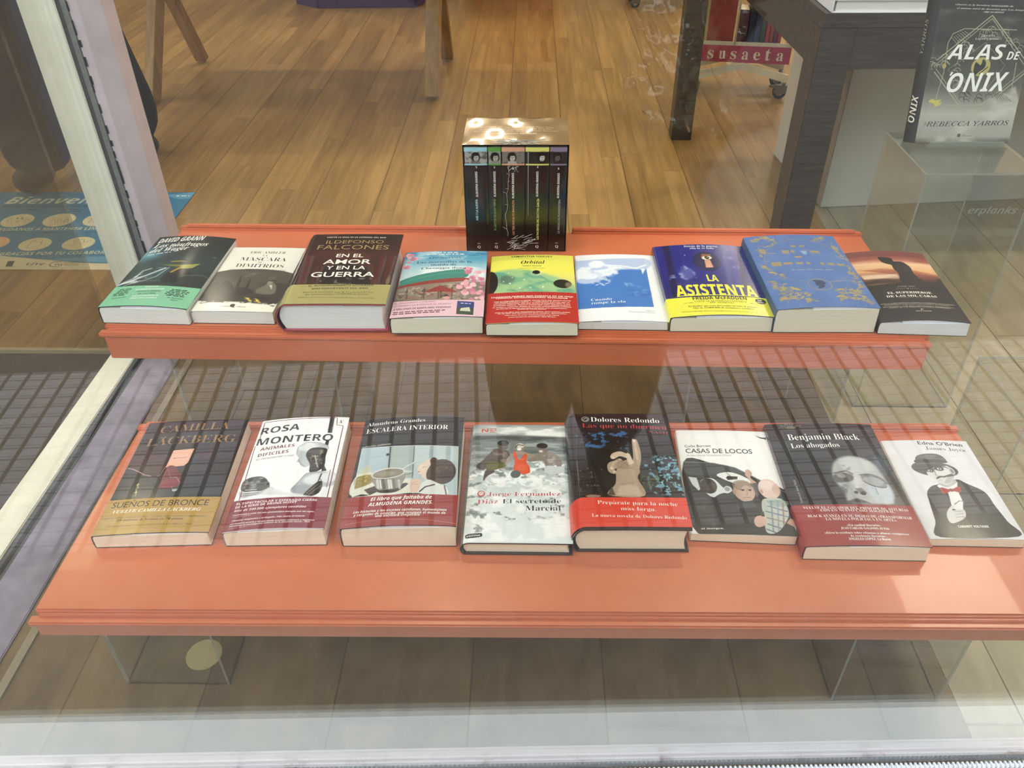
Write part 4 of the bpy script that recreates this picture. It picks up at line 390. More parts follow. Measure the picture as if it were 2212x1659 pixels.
'U9': [('f','231d1b'),('g',[(0,'2b2425'),(4.47,'262120'),(11.18,'231f1d'),(13.86,'6e3b30'),(15.2,'cfa06f'),(17.88,'dcb793'),(19.22,'a1604e'),(20.79,'6f3a39'),(22.35,'7a4440')]),('n','f1dcc0',.8,2.4,.45,.7,5,[(.17,17.64),(6.73,17.53),(6.56,12.41),(1,12.85)],3),('n','8a4436',.8,2.2,.5,.75,6,[(-.02,21.95),(13.46,22.4),(13.53,14.38),(10.45,12.35),(.31,16.14)],5),('n','e9c9a6',.7,2.4,.5,.7,5,[(9.04,16.63),(13.12,14.85),(13.14,13.4),(9.06,13.22)],8),('n','c27a3f',.7,2,.5,.7,5,[(.61,13.52),(6.78,13.11),(6.21,11.27),(.96,10.85)],6),('p',[(.65,10.41),(6.24,11.39),(6.45,12.41),(6.8,14.29),(6.51,15.99),(6.53,17.26),(5.85,17.73),(5.23,18.48),(5.18,20.09),(7.11,19.68),(7.28,18.61),(8.66,18.43),(9.4,16.65),(9.32,14.66),(9.88,12.32),(10.23,11.43),(12.37,12.89),(13.4,13.17),(13.65,9.36),(1.02,9.37)],'221c19',.12,1),('e',8.08,16.58,1.31,1.55,'2a2220',0,.3,.8),('e',11.58,12.63,1.04,.71,'5a2f22',0,.5,.6),('t','ENRIC ROS',5.39,9.94,8.09,10.03,.39,'R','a79c8c'),('L',[(5.01,9.46),(6.72,9.48)],.03,'b0a595'),('L',[(7.16,9.53),(8.5,9.49)],.03,'b0a595'),('e',6.83,9.48,.11,.13,'b0a595',0,.03,1),('t','EL SUPERHÉROE',3.28,7.89,10.08,8.04,.7,'RB','f0ebe2'),('t','DE LAS MIL CARAS',2.86,6.85,10.52,6.96,.72,'RB','f0ebe2'),('L',[(4.68,6.66),(6.78,6.67)],.03,'b0a595'),('L',[(7.16,6.72),(10.05,6.63)],.03,'b0a595'),('t','ENSAYO SOBRE HÉROES Y HEROÍNAS, GOBIERNOS Y MULTIVERSOS,',1.4,4.9,12.63,4.94,.3,'RB','b5aca0'),('t','DEMOCRACIA Y FASCISMO, CAPITALISMO Y SOCIALISMO,',1.81,4.5,11.67,4.58,.3,'RB','b5aca0'),('t','IDENTIDADES Y MÁSCARAS, MORTALIDAD Y TRASCENDENCIA,',1.48,3.99,12.18,3.99,.29,'RB','b5aca0'),('t','MARVEL, DC Y EL PODER DE LOS MEDIOS UNIVERSALES',2.32,3.65,11.38,3.73,.29,'RB','b5aca0'),('t','v',6.72,3.03,7.21,3,.46,'RJ','f0ebe2'),('t','errata naturae',5.88,2.56,8.21,2.58,.23,'I','e6e0d6')],
'L1': [('f','17161c'),('g',[(0,'1c1e22'),(7.08,'1b2024'),(11.8,'231a1e'),(17.7,'201519'),(23.6,'15131a')]),('p',[(.37,13.21),(1.81,12.79),(3.48,11.31),(4.79,10.9),(5.4,11.21),(5.73,12.4),(5.94,13.26),(2.33,17.03),(.36,17.13)],'3a171b',.5,.9),('n','4a1b1f',.7,1.6,.45,.75,1,[(.13,13.57),(.24,17.5),(12.15,16.89),(11.93,13.3),(7.15,13.2)],3),('s',[(.3,13.08),(1.09,12.82),(2.29,12.07),(3.21,11.41),(4.27,11.07)],.14,'c79a9c',.12,.9),('s',[(5.24,10.96),(5.55,11.12),(5.67,12.23),(5.87,13.09)],.12,'a8797c',.1,.8),('p',[(5.87,16.39),(8.88,16.64),(8.82,13.64),(8.43,12.96),(5.87,12.71)],'e6b09a',.05,1),('t','REVENGE',6.38,14.48,8.41,14.62,.31,'R','4b2a24'),('p',[(6,12.7),(7.26,12.84),(8.53,11.04),(8.93,9.31),(8.12,8.52),(6.28,8.45),(6.11,8.96)],'64161a',.12,1),('e',7.5,9.39,1.31,1.03,'7a1a1d',0,.4,.8),('s',[(6.1,12.38),(6.17,8.79),(6.21,8.29),(7.52,8.22),(8.62,8.41),(8.88,9.48),(8.2,10.54),(7.22,10.68),(6.28,12.37)],.05,'8e7a7c',.06,.8),('s',[(7.12,10.6),(8.08,10.55),(8.88,9.48),(8.87,7.98),(8.45,7.83),(7.95,8.69)],.05,'b9adaa',.05,.8),('e',8.58,7.99,.38,.27,'b9c2bd',0,.15,.8),('s',[(7.1,8.07),(5.81,7.73)],.06,'566066',.15,.7),('s',[(2.98,9.64),(3.36,7.13)],.31,'77704c',.25,.9),('n','c9c189',.8,.3,.55,.7,.6,[(2.69,9.83),(3.22,9.63),(3.65,6.95),(3.06,6.98)],7),('t','CAMILLA',2.42,20.55,12.74,21.15,1.71,'R','8f6f42'),('t','LÄCKBERG',1.23,17.72,14.36,18.11,1.82,'R','8f6f42'),('BAND',6.57,'b08c45',0),('t','SUEÑOS DE BRONCE',.81,5.01,14,4.93,1.15,'S','1f1b12'),('t','VUELVE CAMILLA LÄCKBERG',1.35,4,13.22,3.94,.65,'RJ','f7f0de'),('t','Llega la última entrega de Faye, su serie más visceral y sorprendente',.16,3,14.32,2.8,.38,'RI','3d3320'),('t','29 millones de lectores en 70 países.',2.48,2.43,11.51,2.3,.41,'RJ','2a2316'),('t','«Sofisticado, crudo y adictivamente tenso» Los Angeles Times',1.39,1.41,12.91,1.39,.35,'RI','4c4026')],
'L2': [('f','eff0f4'),('p',[(12.89,5.41),(11.89,5.63),(12.05,11.29),(14.33,9.5),(13.8,7.53)],'dfe2e8',.6,.8),('L',[(.57,17.67),(.43,22.52),(11.55,22.74),(11.74,21.11),(12.73,20.91),(12.9,5.77)],.135,'6b1f2e'),('L',[(.77,5.63),(.23,17.15)],.125,'6b1f2e'),('L',[(12.42,11.25),(12.46,7.66)],.091,'6b1f2e'),('p',[(10.44,23.56),(11.13,23.48),(11.33,19.18),(10.66,19.25)],'1d1f24',.03,1),('p',[(10.77,17.67),(11.24,17.62),(11.22,16.22),(10.66,16.29)],'1d1f24',.03,1),('t','ROSA',.36,19.69,6.25,20.04,1.56,'B','1d1f24'),('t','MONTERO',.32,17.19,11.65,17.43,1.63,'B','1d1f24'),('t','ANIMALES',1.24,15.87,6.32,16.2,.8,'B','6b2434'),('t','DIFÍCILES',1.2,14.56,5.67,14.95,.79,'B','6b2434'),('t','La Humanidad está en juego',1.13,13.82,6.72,14.19,.47,'RI','5a5b62'),('t','X',11.9,21.53,12.61,21.57,.79,'RJ','1d1f24'),('p',[(6.97,14.49),(6.92,16),(8,17.08),(10.06,16.96),(11.32,16.21),(11.29,15.39),(9,15.77),(8.37,14.34),(9.32,12.36),(8.74,11.68),(8.02,12.1),(7.81,12.65),(7.34,12.84),(7.46,13.63)],'b9bec5',.06,1),('e',8.19,16.14,1.51,.96,'e2e5e9',0,.5,.9),('s',[(6.97,14.49),(6.92,16),(8,17.08),(10.06,16.96),(11.32,16.21)],.09,'8d939b',.06,1),('s',[(7.48,13.36),(7.93,12.51),(8.61,11.86)],.11,'8b8f96',.1,1),('p',[(8.37,14.34),(9,15.77),(11.14,15.68),(11.27,14.03),(11.4,11.88),(10.38,10.68),(9.55,10.76),(9.28,12.37)],'1d1d1e',.05,1),('n','8f8e78',.9,.5,.52,.68,1,[(8.58,15.13),(10.72,15.45),(11.22,11.9),(9.85,11.52)],4),('e',9.54,14.89,.84,.5,'3c3c38',0,.2,1),('s',[(9.68,14.2),(10.53,11.71)],.15,'b8b5a0',.1,1),('p',[(10.86,13.26),(11.92,11.04),(11.24,10.85)],'2b2b2c',.06,1),('p',[(7.66,7.15),(8.44,8.83),(9.18,10.41),(11.24,10.85),(13.06,10.66),(13.61,9.57),(13.17,8.09),(11.84,7.73),(10.35,6.39),(8.65,6.19)],'aeb4bb',.08,1),('e',10.82,9.35,1.81,1.04,'dfe3e7',-15,.5,.9),('e',9.13,7.25,1.43,.91,'969da5',0,.5,.8),('e',12.44,9.69,1,1.1,'d9dde2',0,.3,1),('s',[(7.66,7.15),(8.44,8.83),(9.18,10.41),(11.24,10.85)],.09,'7d838a',.06,1),('s',[(11.31,10.45),(11.13,9.57),(11.73,8.75)],.13,'6f757c',.06,1),('p',[(9.64,6.46),(11.1,8.81),(11.78,8.49),(11.67,6.75),(10.63,5.87),(9.73,6.01)],'1c1c1d',.06,1),('s',[(9.91,6.43),(11.2,8.29)],.09,'8d8a70',.05,1),('s',[(10.24,6.11),(11.61,8)],.09,'8d8a70',.05,1),('s',[(11.34,10.32),(11.1,8.81)],.15,'3a3c40',.08,1),('p',[(.29,8.64),(.53,9.89),(1.85,10.35),(3.16,10.13),(4.14,9.01),(4.51,7.84),(3.67,7.3),(2.71,7.65),(.78,7.59)],'4b4c4f',.08,1),('n','9b9c9f',.8,.6,.48,.7,1.5,[(.29,8.64),(.68,10),(3.16,10.13),(4.39,7.98),(1.32,7.54)],6),('e',3.34,9.4,.44,.42,'1a1a1b',0,.08,1),('e',4.15,8.63,.22,.31,'1f1f20',0,.06,1),('p',[(.53,7.99),(3.43,7.58),(3.85,7.29),(.99,7.45)],'202022',.05,1),('L',[(1.09,7.76),(2.8,7.64)],.127,'e8e8e8'),('p',[(.33,7.64),(1.39,7.28),(3.49,7.32),(4.75,7.94),(6.07,6.82),(7.61,6.17),(3.33,6.55),(.97,6.22)],'b9bbbe',.1,1),('s',[(.73,7.1),(3.23,6.98)],.09,'56585c',.06,1),('s',[(.76,6.66),(2.95,6.68)],.09,'56585c',.06,1),('p',[(4.75,7.94),(7.14,6.71),(12.25,5.59),(3.35,6.47)],'dcdee2',.3,.9),('BAND',5.77,'7b1f31',0),('t','EL ESPECTACULAR Y ESPERADO CIERRE',.61,4.92,11.64,4.97,.47,'B','f1dfe2'),('t','DE LA SERIE DE BRUNA HUSKY',.62,4.27,9,4.58,.47,'B','f1dfe2'),('t','Más de 200.000 ejemplares vendidos',.62,3.61,10.38,3.73,.49,'I2','f1dfe2'),('t','«La primera y cada vez más prometedora distopía noir del siglo»,',.64,2.9,11.74,2.89,.31,'I','f1dfe2'),('t','Laura Fernández',.74,2.54,3.24,2.65,.26,'RI','d8a9b2'),('t','«Personal, imaginativa y arriesgada», Pilar Castro, El Cultural',.76,1.84,10.55,2.07,.31,'I','f1dfe2'),('t','«La empatía prende y atrapa desde el primer momento y seguimos',.66,1.28,11.96,1.36,.31,'I','f1dfe2'),('t','con pasión la investigación criminal de la detective Bruna», Lluís',.68,.89,11.43,1.06,.3,'I','f1dfe2'),('t','Satorras, Babelia, El País',.71,.47,4.43,.76,.28,'RI','d8a9b2')],
'L3': [('f','15161a'),('p',[(.5,15.72),(14.53,15.56),(14.95,5.63),(8.77,5.97),(.65,5.75)],'a9bac0',.03,1),('p',[(.51,15.67),(4.79,15.61),(4.88,9.27),(.63,8.47)],'a8bcc6',.1,1),('p',[(4.71,15.62),(8.19,15.68),(8.65,8.98),(5.23,9.01)],'9fadac',.06,1),('s',[(4.71,15.62),(5.07,10.16)],.2,'4c4a46',.06,1),('s',[(8.19,15.68),(8.6,8.98)],.12,'4a5254',.06,1),('s',[(6.16,9.17),(8.62,9.9)],.13,'5d6462',.08,1),('e',4.48,13.97,.23,.29,'3a3a38',0,.05,1),('p',[(8.28,15.67),(14.5,15.52),(14.59,12.52),(11.27,12.52),(8.84,10.81)],'b4c2c6',.15,1),('p',[(10.47,15.52),(10.97,15.61),(11.29,10.62),(10.64,10.67)],'8d9ca2',.15,1),('p',[(12.83,15.56),(13.51,15.56),(13.6,12.35),(12.94,12.4)],'95a6ad',.15,1),('p',[(.7,5.85),(.59,10.04),(2.82,10.33),(3.43,8.48),(7.64,8.83),(8.47,8.54),(8.6,6.09)],'d4d3c8',.15,1),('p',[(.61,7.7),(.59,9.59),(2.4,10.02),(3.13,9.4),(2.91,8.29),(1.11,7.44)],'8c7c42',.1,1),('n','c4b483',.9,.4,.5,.7,1,[(.69,7.69),(.67,9.59),(2.56,10.01),(3.13,9.4),(2.83,8.3)],4),('p',[(1.11,11.15),(2.04,12.24),(2.66,10.34),(.98,10.01)],'cfc29b',.5,.6),('p',[(.63,5.82),(1.79,6.2),(3.05,5.99),(2.62,5.81)],'23211d',.08,1),('p',[(2.11,7.04),(3.85,7.78),(4.33,6.64),(3.06,5.88)],'3a3428',.12,1),('p',[(5.52,6.99),(7.59,7.93),(8.03,7.57),(6.56,6.25),(4.55,6.19),(4.02,6.67)],'2b2824',.08,1),('p',[(3.05,9.4),(7.3,10.23),(7.35,7.95),(6.77,7),(5.09,6.76),(3.97,7),(3.45,7.81)],'8b8a84',.05,1),('s',[(3.69,8.79),(4.07,7.15)],.35,'c9c8c2',.15,.9),('s',[(4.49,8.73),(4.86,7.08)],.41,'4d4a44',.15,.9),('s',[(5.28,8.67),(5.64,7.02)],.32,'d9d8d2',.15,.9),('s',[(6,8.62),(6.35,6.97)],.35,'6a665e',.15,.9),('s',[(6.72,8.56),(7.06,6.91)],.32,'b9b7b0',.15,.9),('s',[(4.09,8.76),(4.46,7.11)],.16,'efefea',.15,.9),('s',[(5.6,8.65),(5.96,7)],.16,'efefe9',.15,.9),('e',5.09,10.05,2.41,1.11,'c9cac6',-6,.04,1),('e',5.09,10,2.15,.88,'7d7668',-6,.05,1),('e',4.63,9.92,1.44,.51,'978f80',0,.25,.8),('s',[(7.06,10.82),(8.91,12.29)],.36,'c3c6c5',.06,1),('s',[(7.24,10.69),(8.93,12.17)],.1,'8b8f90',.05,1),('s',[(7.3,10.23),(8.26,10.27)],.26,'c8cac8',.1,1),('p',[(9.1,10.67),(9.33,11.47),(10.14,12.36),(10.93,12.67),(11.59,9.21),(10.85,8.58),(10.02,8.87),(9.79,9.53),(9.29,9.73),(9.38,10.07),(9.08,10.37)],'d8c1b1',.08,1),('e',9.77,11.21,.39,.38,'e2cfc1',0,.15,.8),('s',[(9.79,11.02),(10.19,11.1)],.08,'5a4638',.04,1),('e',9.4,10.11,.15,.14,'b98877',0,.05,1),('e',12.6,10.25,1.94,2.54,'3a2a20',0,.1,1),('p',[(10.59,8.83),(10.49,10.22),(10.9,11.59),(10.74,12.56),(11.38,13.12),(12.36,11.49),(12.17,8.26),(11.39,8.05)],'3a2a20',.08,1),('n','5e4530',.8,.5,.5,.7,1,[(10.92,12.79),(12.92,12.64),(14.42,10.39),(13.3,8.17),(10.94,9.26)],9),('e',13.18,9.55,.98,1.16,'241914',0,.4,.7),('p',[(9.99,7.75),(10.85,8.58),(12.2,7.92),(13.38,7.26),(13.51,5.75),(9.71,5.96)],'cfd4d2',.1,1),('s',[(11.75,7.61),(10.53,7.15),(9.84,6.21)],.23,'3b1f22',.05,1),('s',[(13.12,7.51),(13.5,5.81)],.16,'4a2a2c',.05,1),('p',[(8.36,8.1),(9.08,8.76),(9.74,8.56),(9.82,7.09),(9.39,6.07),(8.68,6.13)],'d2b6a6',.08,1),('s',[(8.63,7.85),(9.45,8.28)],.06,'9a7766',.04,1),('s',[(8.59,7.52),(9.59,7.78)],.06,'9a7766',.04,1),('L',[(.65,5.73),(.5,15.72),(14.56,15.59),(14.95,5.59)],.062,'e9e9e6'),('L',[(.46,15.74),(14.56,15.61)],.066,'e9e9e6'),('t','Almudena Grandes',.51,20.7,9.25,21.12,.92,'R','f1f0ec'),('t','ESCALERA INTERIOR',.58,19.06,12.82,19.4,1.06,'R','f1f0ec'),('t','colección andanzas',.51,15.86,4.72,16.12,.45,'RJ','c9c8c4'),('BAND',5.69,'8e2b2c',0),('t','El libro que faltaba de',3.33,4.69,11.63,4.88,.78,'I','f1f0ec'),('t','ALMUDENA GRANDES.',3.11,3.72,11.83,3.9,.77,'I','f1f0ec'),('t','Las historias y las escenas cotidianas, humanísimas',1.32,2.61,13.78,2.66,.52,'I2','f1f0ec'),('t','y cargadas de emoción, que resumen el mundo de',1.42,2.06,13.67,2.11,.52,'I2','f1f0ec'),('t','una escritora irrepetible.',4.41,1.65,10.42,1.72,.52,'I2','f1f0ec'),('L',[(-.05,.63),(4.86,1.17),(10.87,1.07),(15.19,.46)],.044,'c98a86')],
'L4': [('f','ccd4d3'),('g',[(0,'dfe6e6'),(5.96,'dde4e4'),(10.73,'c8d0cf'),(14.79,'a7afae'),(17.89,'6d7574'),(20.99,'767e7d'),(22.18,'c4cbca'),(23.85,'8f9796')]),('n','f3f6f6',.95,1.2,.42,.62,4,[(.03,23.41),(14.4,23.58),(14.4,21.11),(-.06,21.82)],2),('n','3c4242',.7,1.4,.5,.75,5,[(-.04,21.55),(14.47,20.85),(14.38,16.03),(-.06,15.98)],5),('n','a7afae',.8,.8,.55,.7,5,[(-.04,21.55),(14.47,20.85),(14.4,16.75),(-.1,16.72)],8),('n','f4f7f7',.95,.9,.45,.62,1.6,[(-.06,15.98),(14.36,15.55),(14.34,10.72),(-.03,10.1)],11),('n','5c6564',.7,.8,.58,.75,1.3,[(-.01,15.25),(14.45,15.79),(14.25,4.33),(.05,3.83)],14),('n','f6f8f9',.9,1.8,.42,.65,1,[(-.14,11.93),(14.56,12.52),(14.25,.57),(.13,.2)],17),('n','6b7574',.7,1,.6,.75,1,[(-.07,5.72),(2.89,5.56),(3.35,1.87),(.04,1.59)],19),('p',[(2.13,13.82),(1.21,14.06),(.98,14.65),(1.95,15.99),(3.04,17.71),(3.69,18.34),(5.21,17.96),(5.73,16.98),(5.28,15.27),(2.83,14.78)],'4e423b',.06,1),('n','85776c',.8,.6,.5,.7,1,[(3.04,17.71),(5.39,17.72),(5.59,16),(3.45,15.75)],3),('p',[(1.37,14.18),(1.01,14.1),(1.04,14.77),(1.49,15.14)],'4a3e37',.06,1),('e',4.68,18.97,.74,1.01,'5a4c43',0,.06,1),('e',4.67,19.58,.85,.61,'15120f',0,.06,1),('p',[(2.36,14.18),(2.88,15.5),(4.95,15.15),(5.13,14.56),(3.85,13.84),(2.72,13.47)],'5c5a22',.06,1),('p',[(2.06,11.72),(2.23,13.35),(2.7,13.83),(3.7,13.48),(2.6,12.42),(2.23,11.61)],'4a3c35',.08,1),('e',7.17,18.59,.7,1,'8a7c72',0,.06,1),('e',7.2,19.02,.6,.55,'cfc6bd',0,.12,1),('e',7.08,18.26,.33,.3,'efe9e4',0,.08,1),('s',[(6.57,18.71),(6.86,19.27),(7.7,19.09)],.17,'4a423c',.08,1),('p',[(5.29,14.79),(5.1,15.76),(6.22,17.47),(7.05,17.84),(8.38,17.47),(9.53,16.74),(8.71,16.01),(8.05,16.98),(6.24,16.73)],'9c8e83',.08,1),('p',[(6.25,17.67),(6.55,17.59),(7.07,16),(7.88,17.23),(8.25,16.98),(8.14,15.53),(8.63,14.34),(8.58,13.17),(7.11,13.04),(6.29,13.85),(6.5,15.52),(6.24,16.73)],'d9573a',.05,1),('e',7.58,14.33,.81,.71,'e26a48',0,.3,.7),('s',[(7.07,16),(7.89,16.01)],.1,'f0a284',.1,.7),('e',10.44,18.22,.76,1.04,'7c7068',0,.06,1),('e',10.45,19.06,.83,.6,'1f1b18',0,.06,1),('e',10.27,17.84,.3,.25,'d9d2cc',0,.1,1),('p',[(8.38,16.01),(9.69,16.98),(10.19,17.48),(11.83,17.72),(13.1,16.27),(13.25,14.84),(12.69,12.97),(12.3,13.2),(12.5,14.83),(10.97,14.71),(10.5,15.78),(8.71,15.53)],'857a72',.06,1),('n','b7ada4',.8,.7,.5,.7,1,[(10.51,16.99),(12.31,17.23),(12.26,14.83),(10.65,15.06)],6),('p',[(10.79,13.42),(11.05,14.71),(12.49,14.6),(13.53,14.6),(13.41,13.44),(11.9,12.96)],'c9cfcf',.08,1),('e',6.63,12.92,.71,.79,'565f5e',20,.1,1),('e',4.85,15.75,.46,.44,'7a6c62',0,.08,1),('t','N',1.35,22.02,2.35,22.12,.96,'B','c9442f'),('m',2.5,22.73,3.54,22.78,.21,'c0685a'),('m',2.52,22.36,3.55,22.41,.21,'c0685a'),('m',2.53,21.99,3.57,22.04,.21,'c0685a'),('e',1.95,8.96,.54,.58,'c0514f',0,.05,1),('e',1.95,9.01,.38,.38,'dfe4e4',0,.05,1),('s',[(1.72,8.89),(1.94,9.23),(2.27,9.01),(2.01,8.57)],.08,'c0514f',.04,1),('t','Jorge Fernández',2.8,8.47,12.89,8.72,.92,'R','c0514f'),('t','Díaz',1.5,6.99,4.31,7.12,.95,'R','c0514f'),('t','El secreto de',4.93,7.13,12.92,7.3,.95,'R','24292d'),('t','Marcial',8.08,5.78,12.88,5.91,1.01,'R','24292d'),('p',[(.26,1.1),(.39,1.44),(2.16,1.68),(2.44,1.45),(2.28,1.05),(.55,.77)],'17191c',.08,1),('t','DESTINO',.42,.96,2.18,1.18,.32,'B','e9eceb')],
'L5': [('f','1b1418'),('g',[(0,'17120f'),(7.05,'191613'),(14.1,'14161a'),(18.8,'20151a'),(23.5,'211519')]),('n','3f6fa5',.9,.9,.48,.68,1.2,[(.48,18.92),(8.37,19.54),(7.99,15.26),(.53,16.04)],2),('n','0e0d0c',.8,.6,.5,.65,1,[(.36,19.91),(14.77,18.76),(14.4,5.88),(.13,6.32)],5),('n','6fa3b8',.9,.6,.5,.68,1,[(9.71,13.81),(15.26,14.27),(14.83,5.87),(10.13,6.43)],7),('n','8fd0d6',.8,.35,.58,.7,1,[(11.58,14.19),(15.35,13.81),(14.86,6.07),(11.48,6.8)],9),('n','4a5b2a',.6,.6,.5,.7,1,[(8.5,10.73),(11.78,10.61),(11.38,7.22),(8.46,7.31)],11),('n','5f564e',.7,.5,.6,.75,1,[(.34,11.47),(4.34,11.77),(3.98,6.41),(.43,6.52)],13),('p',[(4.4,6.19),(5.44,8.25),(5.7,9.74),(5.79,10.83),(6.53,12.58),(7.81,13.2),(8.97,12.48),(9.09,10.71),(8.67,9.42),(9.22,6.04)],'a8937f',.1,1),('p',[(5.43,6.16),(6,7.81),(7.37,8.19),(8.51,7.73),(9.07,6.05)],'c6b19b',.4,.7),('p',[(8.44,13.41),(8.68,17.35),(8.99,17.62),(9.43,17.32),(9.68,14.73),(9.39,12.47),(8.84,11.16),(7.82,11.64)],'a8937f',.08,1),('s',[(9.02,17.1),(9.05,13.38)],.37,'c6b19b',.2,.8),('e',8.99,17.29,.22,.28,'d8c8b8',0,.06,1),('p',[(4.66,11.98),(5.01,12.64),(5.81,13.06),(6.45,13.48),(6.88,13.01),(6.31,11.69),(5.67,11.27),(5.75,10.39),(5.15,10.41),(4.73,10.87)],'a8937f',.08,1),('s',[(5.25,11.73),(5.62,12.61),(6.59,13.25)],.24,'c6b19b',.15,.8),('e',5.26,11.46,.24,.31,'d3c1b0',0,.06,1),('e',5.55,10.73,.24,.26,'cbb8a6',0,.06,1),('p',[(5.26,13.99),(5.77,14.66),(6.73,14.96),(7.47,14.59),(7.91,14.34),(7.83,13.43),(6.64,13.93),(5.83,13.39),(5.37,13.41)],'c6b19b',.08,1),('p',[(7.43,14.13),(7.76,14.69),(8.07,14.33),(8.51,12.5),(7.71,12.08)],'d0bba6',.08,1),('e',5.62,13.63,.22,.23,'dccbba',0,.05,1),('s',[(5.98,13.28),(7.14,12.55),(7.69,11.86)],.12,'7f6a58',.08,1),('s',[(6.46,11.69),(7.65,11.42),(8.28,11.62)],.12,'7f6a58',.1,.8),('s',[(5.67,11.27),(6.46,11.69),(7.48,12.88)],.11,'7f6a58',.08,.9),('e',6.8,12.12,.91,.89,'8d7866',0,.3,.6),('s',[(6.03,8.23),(8,8.59)],.09,'7f6a58',.2,.6),('p',[(4.26,6.19),(4.96,7.84),(5.28,6.16)],'4c4038',.2,1),('e',2.33,6,1.03,.29,'8d7363',0,.1,1),('e',2.22,22.21,.59,.61,'8c8a88',0,.05,1),('e',2.22,22.24,.43,.41,'1c1518',0,.05,1),('s',[(1.92,22.1),(2.27,22.54),(2.58,22.19),(2.24,21.83)],.1,'a5a3a0',.04,1),('t','Dolores Redondo',3.01,21.64,13.22,21.34,1.11,'R','f1efec'),('t','Las que no duermen',1.64,20.28,14.09,19.86,1.04,'R','b23a3c'),('t','NASH',11.37,19.01,14.17,18.73,.73,'R','9a4a47'),('BAND',5.72,'d63a26',.35),('t','Prepárate para la noche',2.76,4.5,13.35,4.14,.8,'R','f6e6de'),('t','más larga.',5.76,3.36,10.35,3.19,.75,'R','f6e6de'),('t','La nueva novela de Dolores Redondo',1.87,2.2,14.2,1.77,.66,'R','f6e6de')],
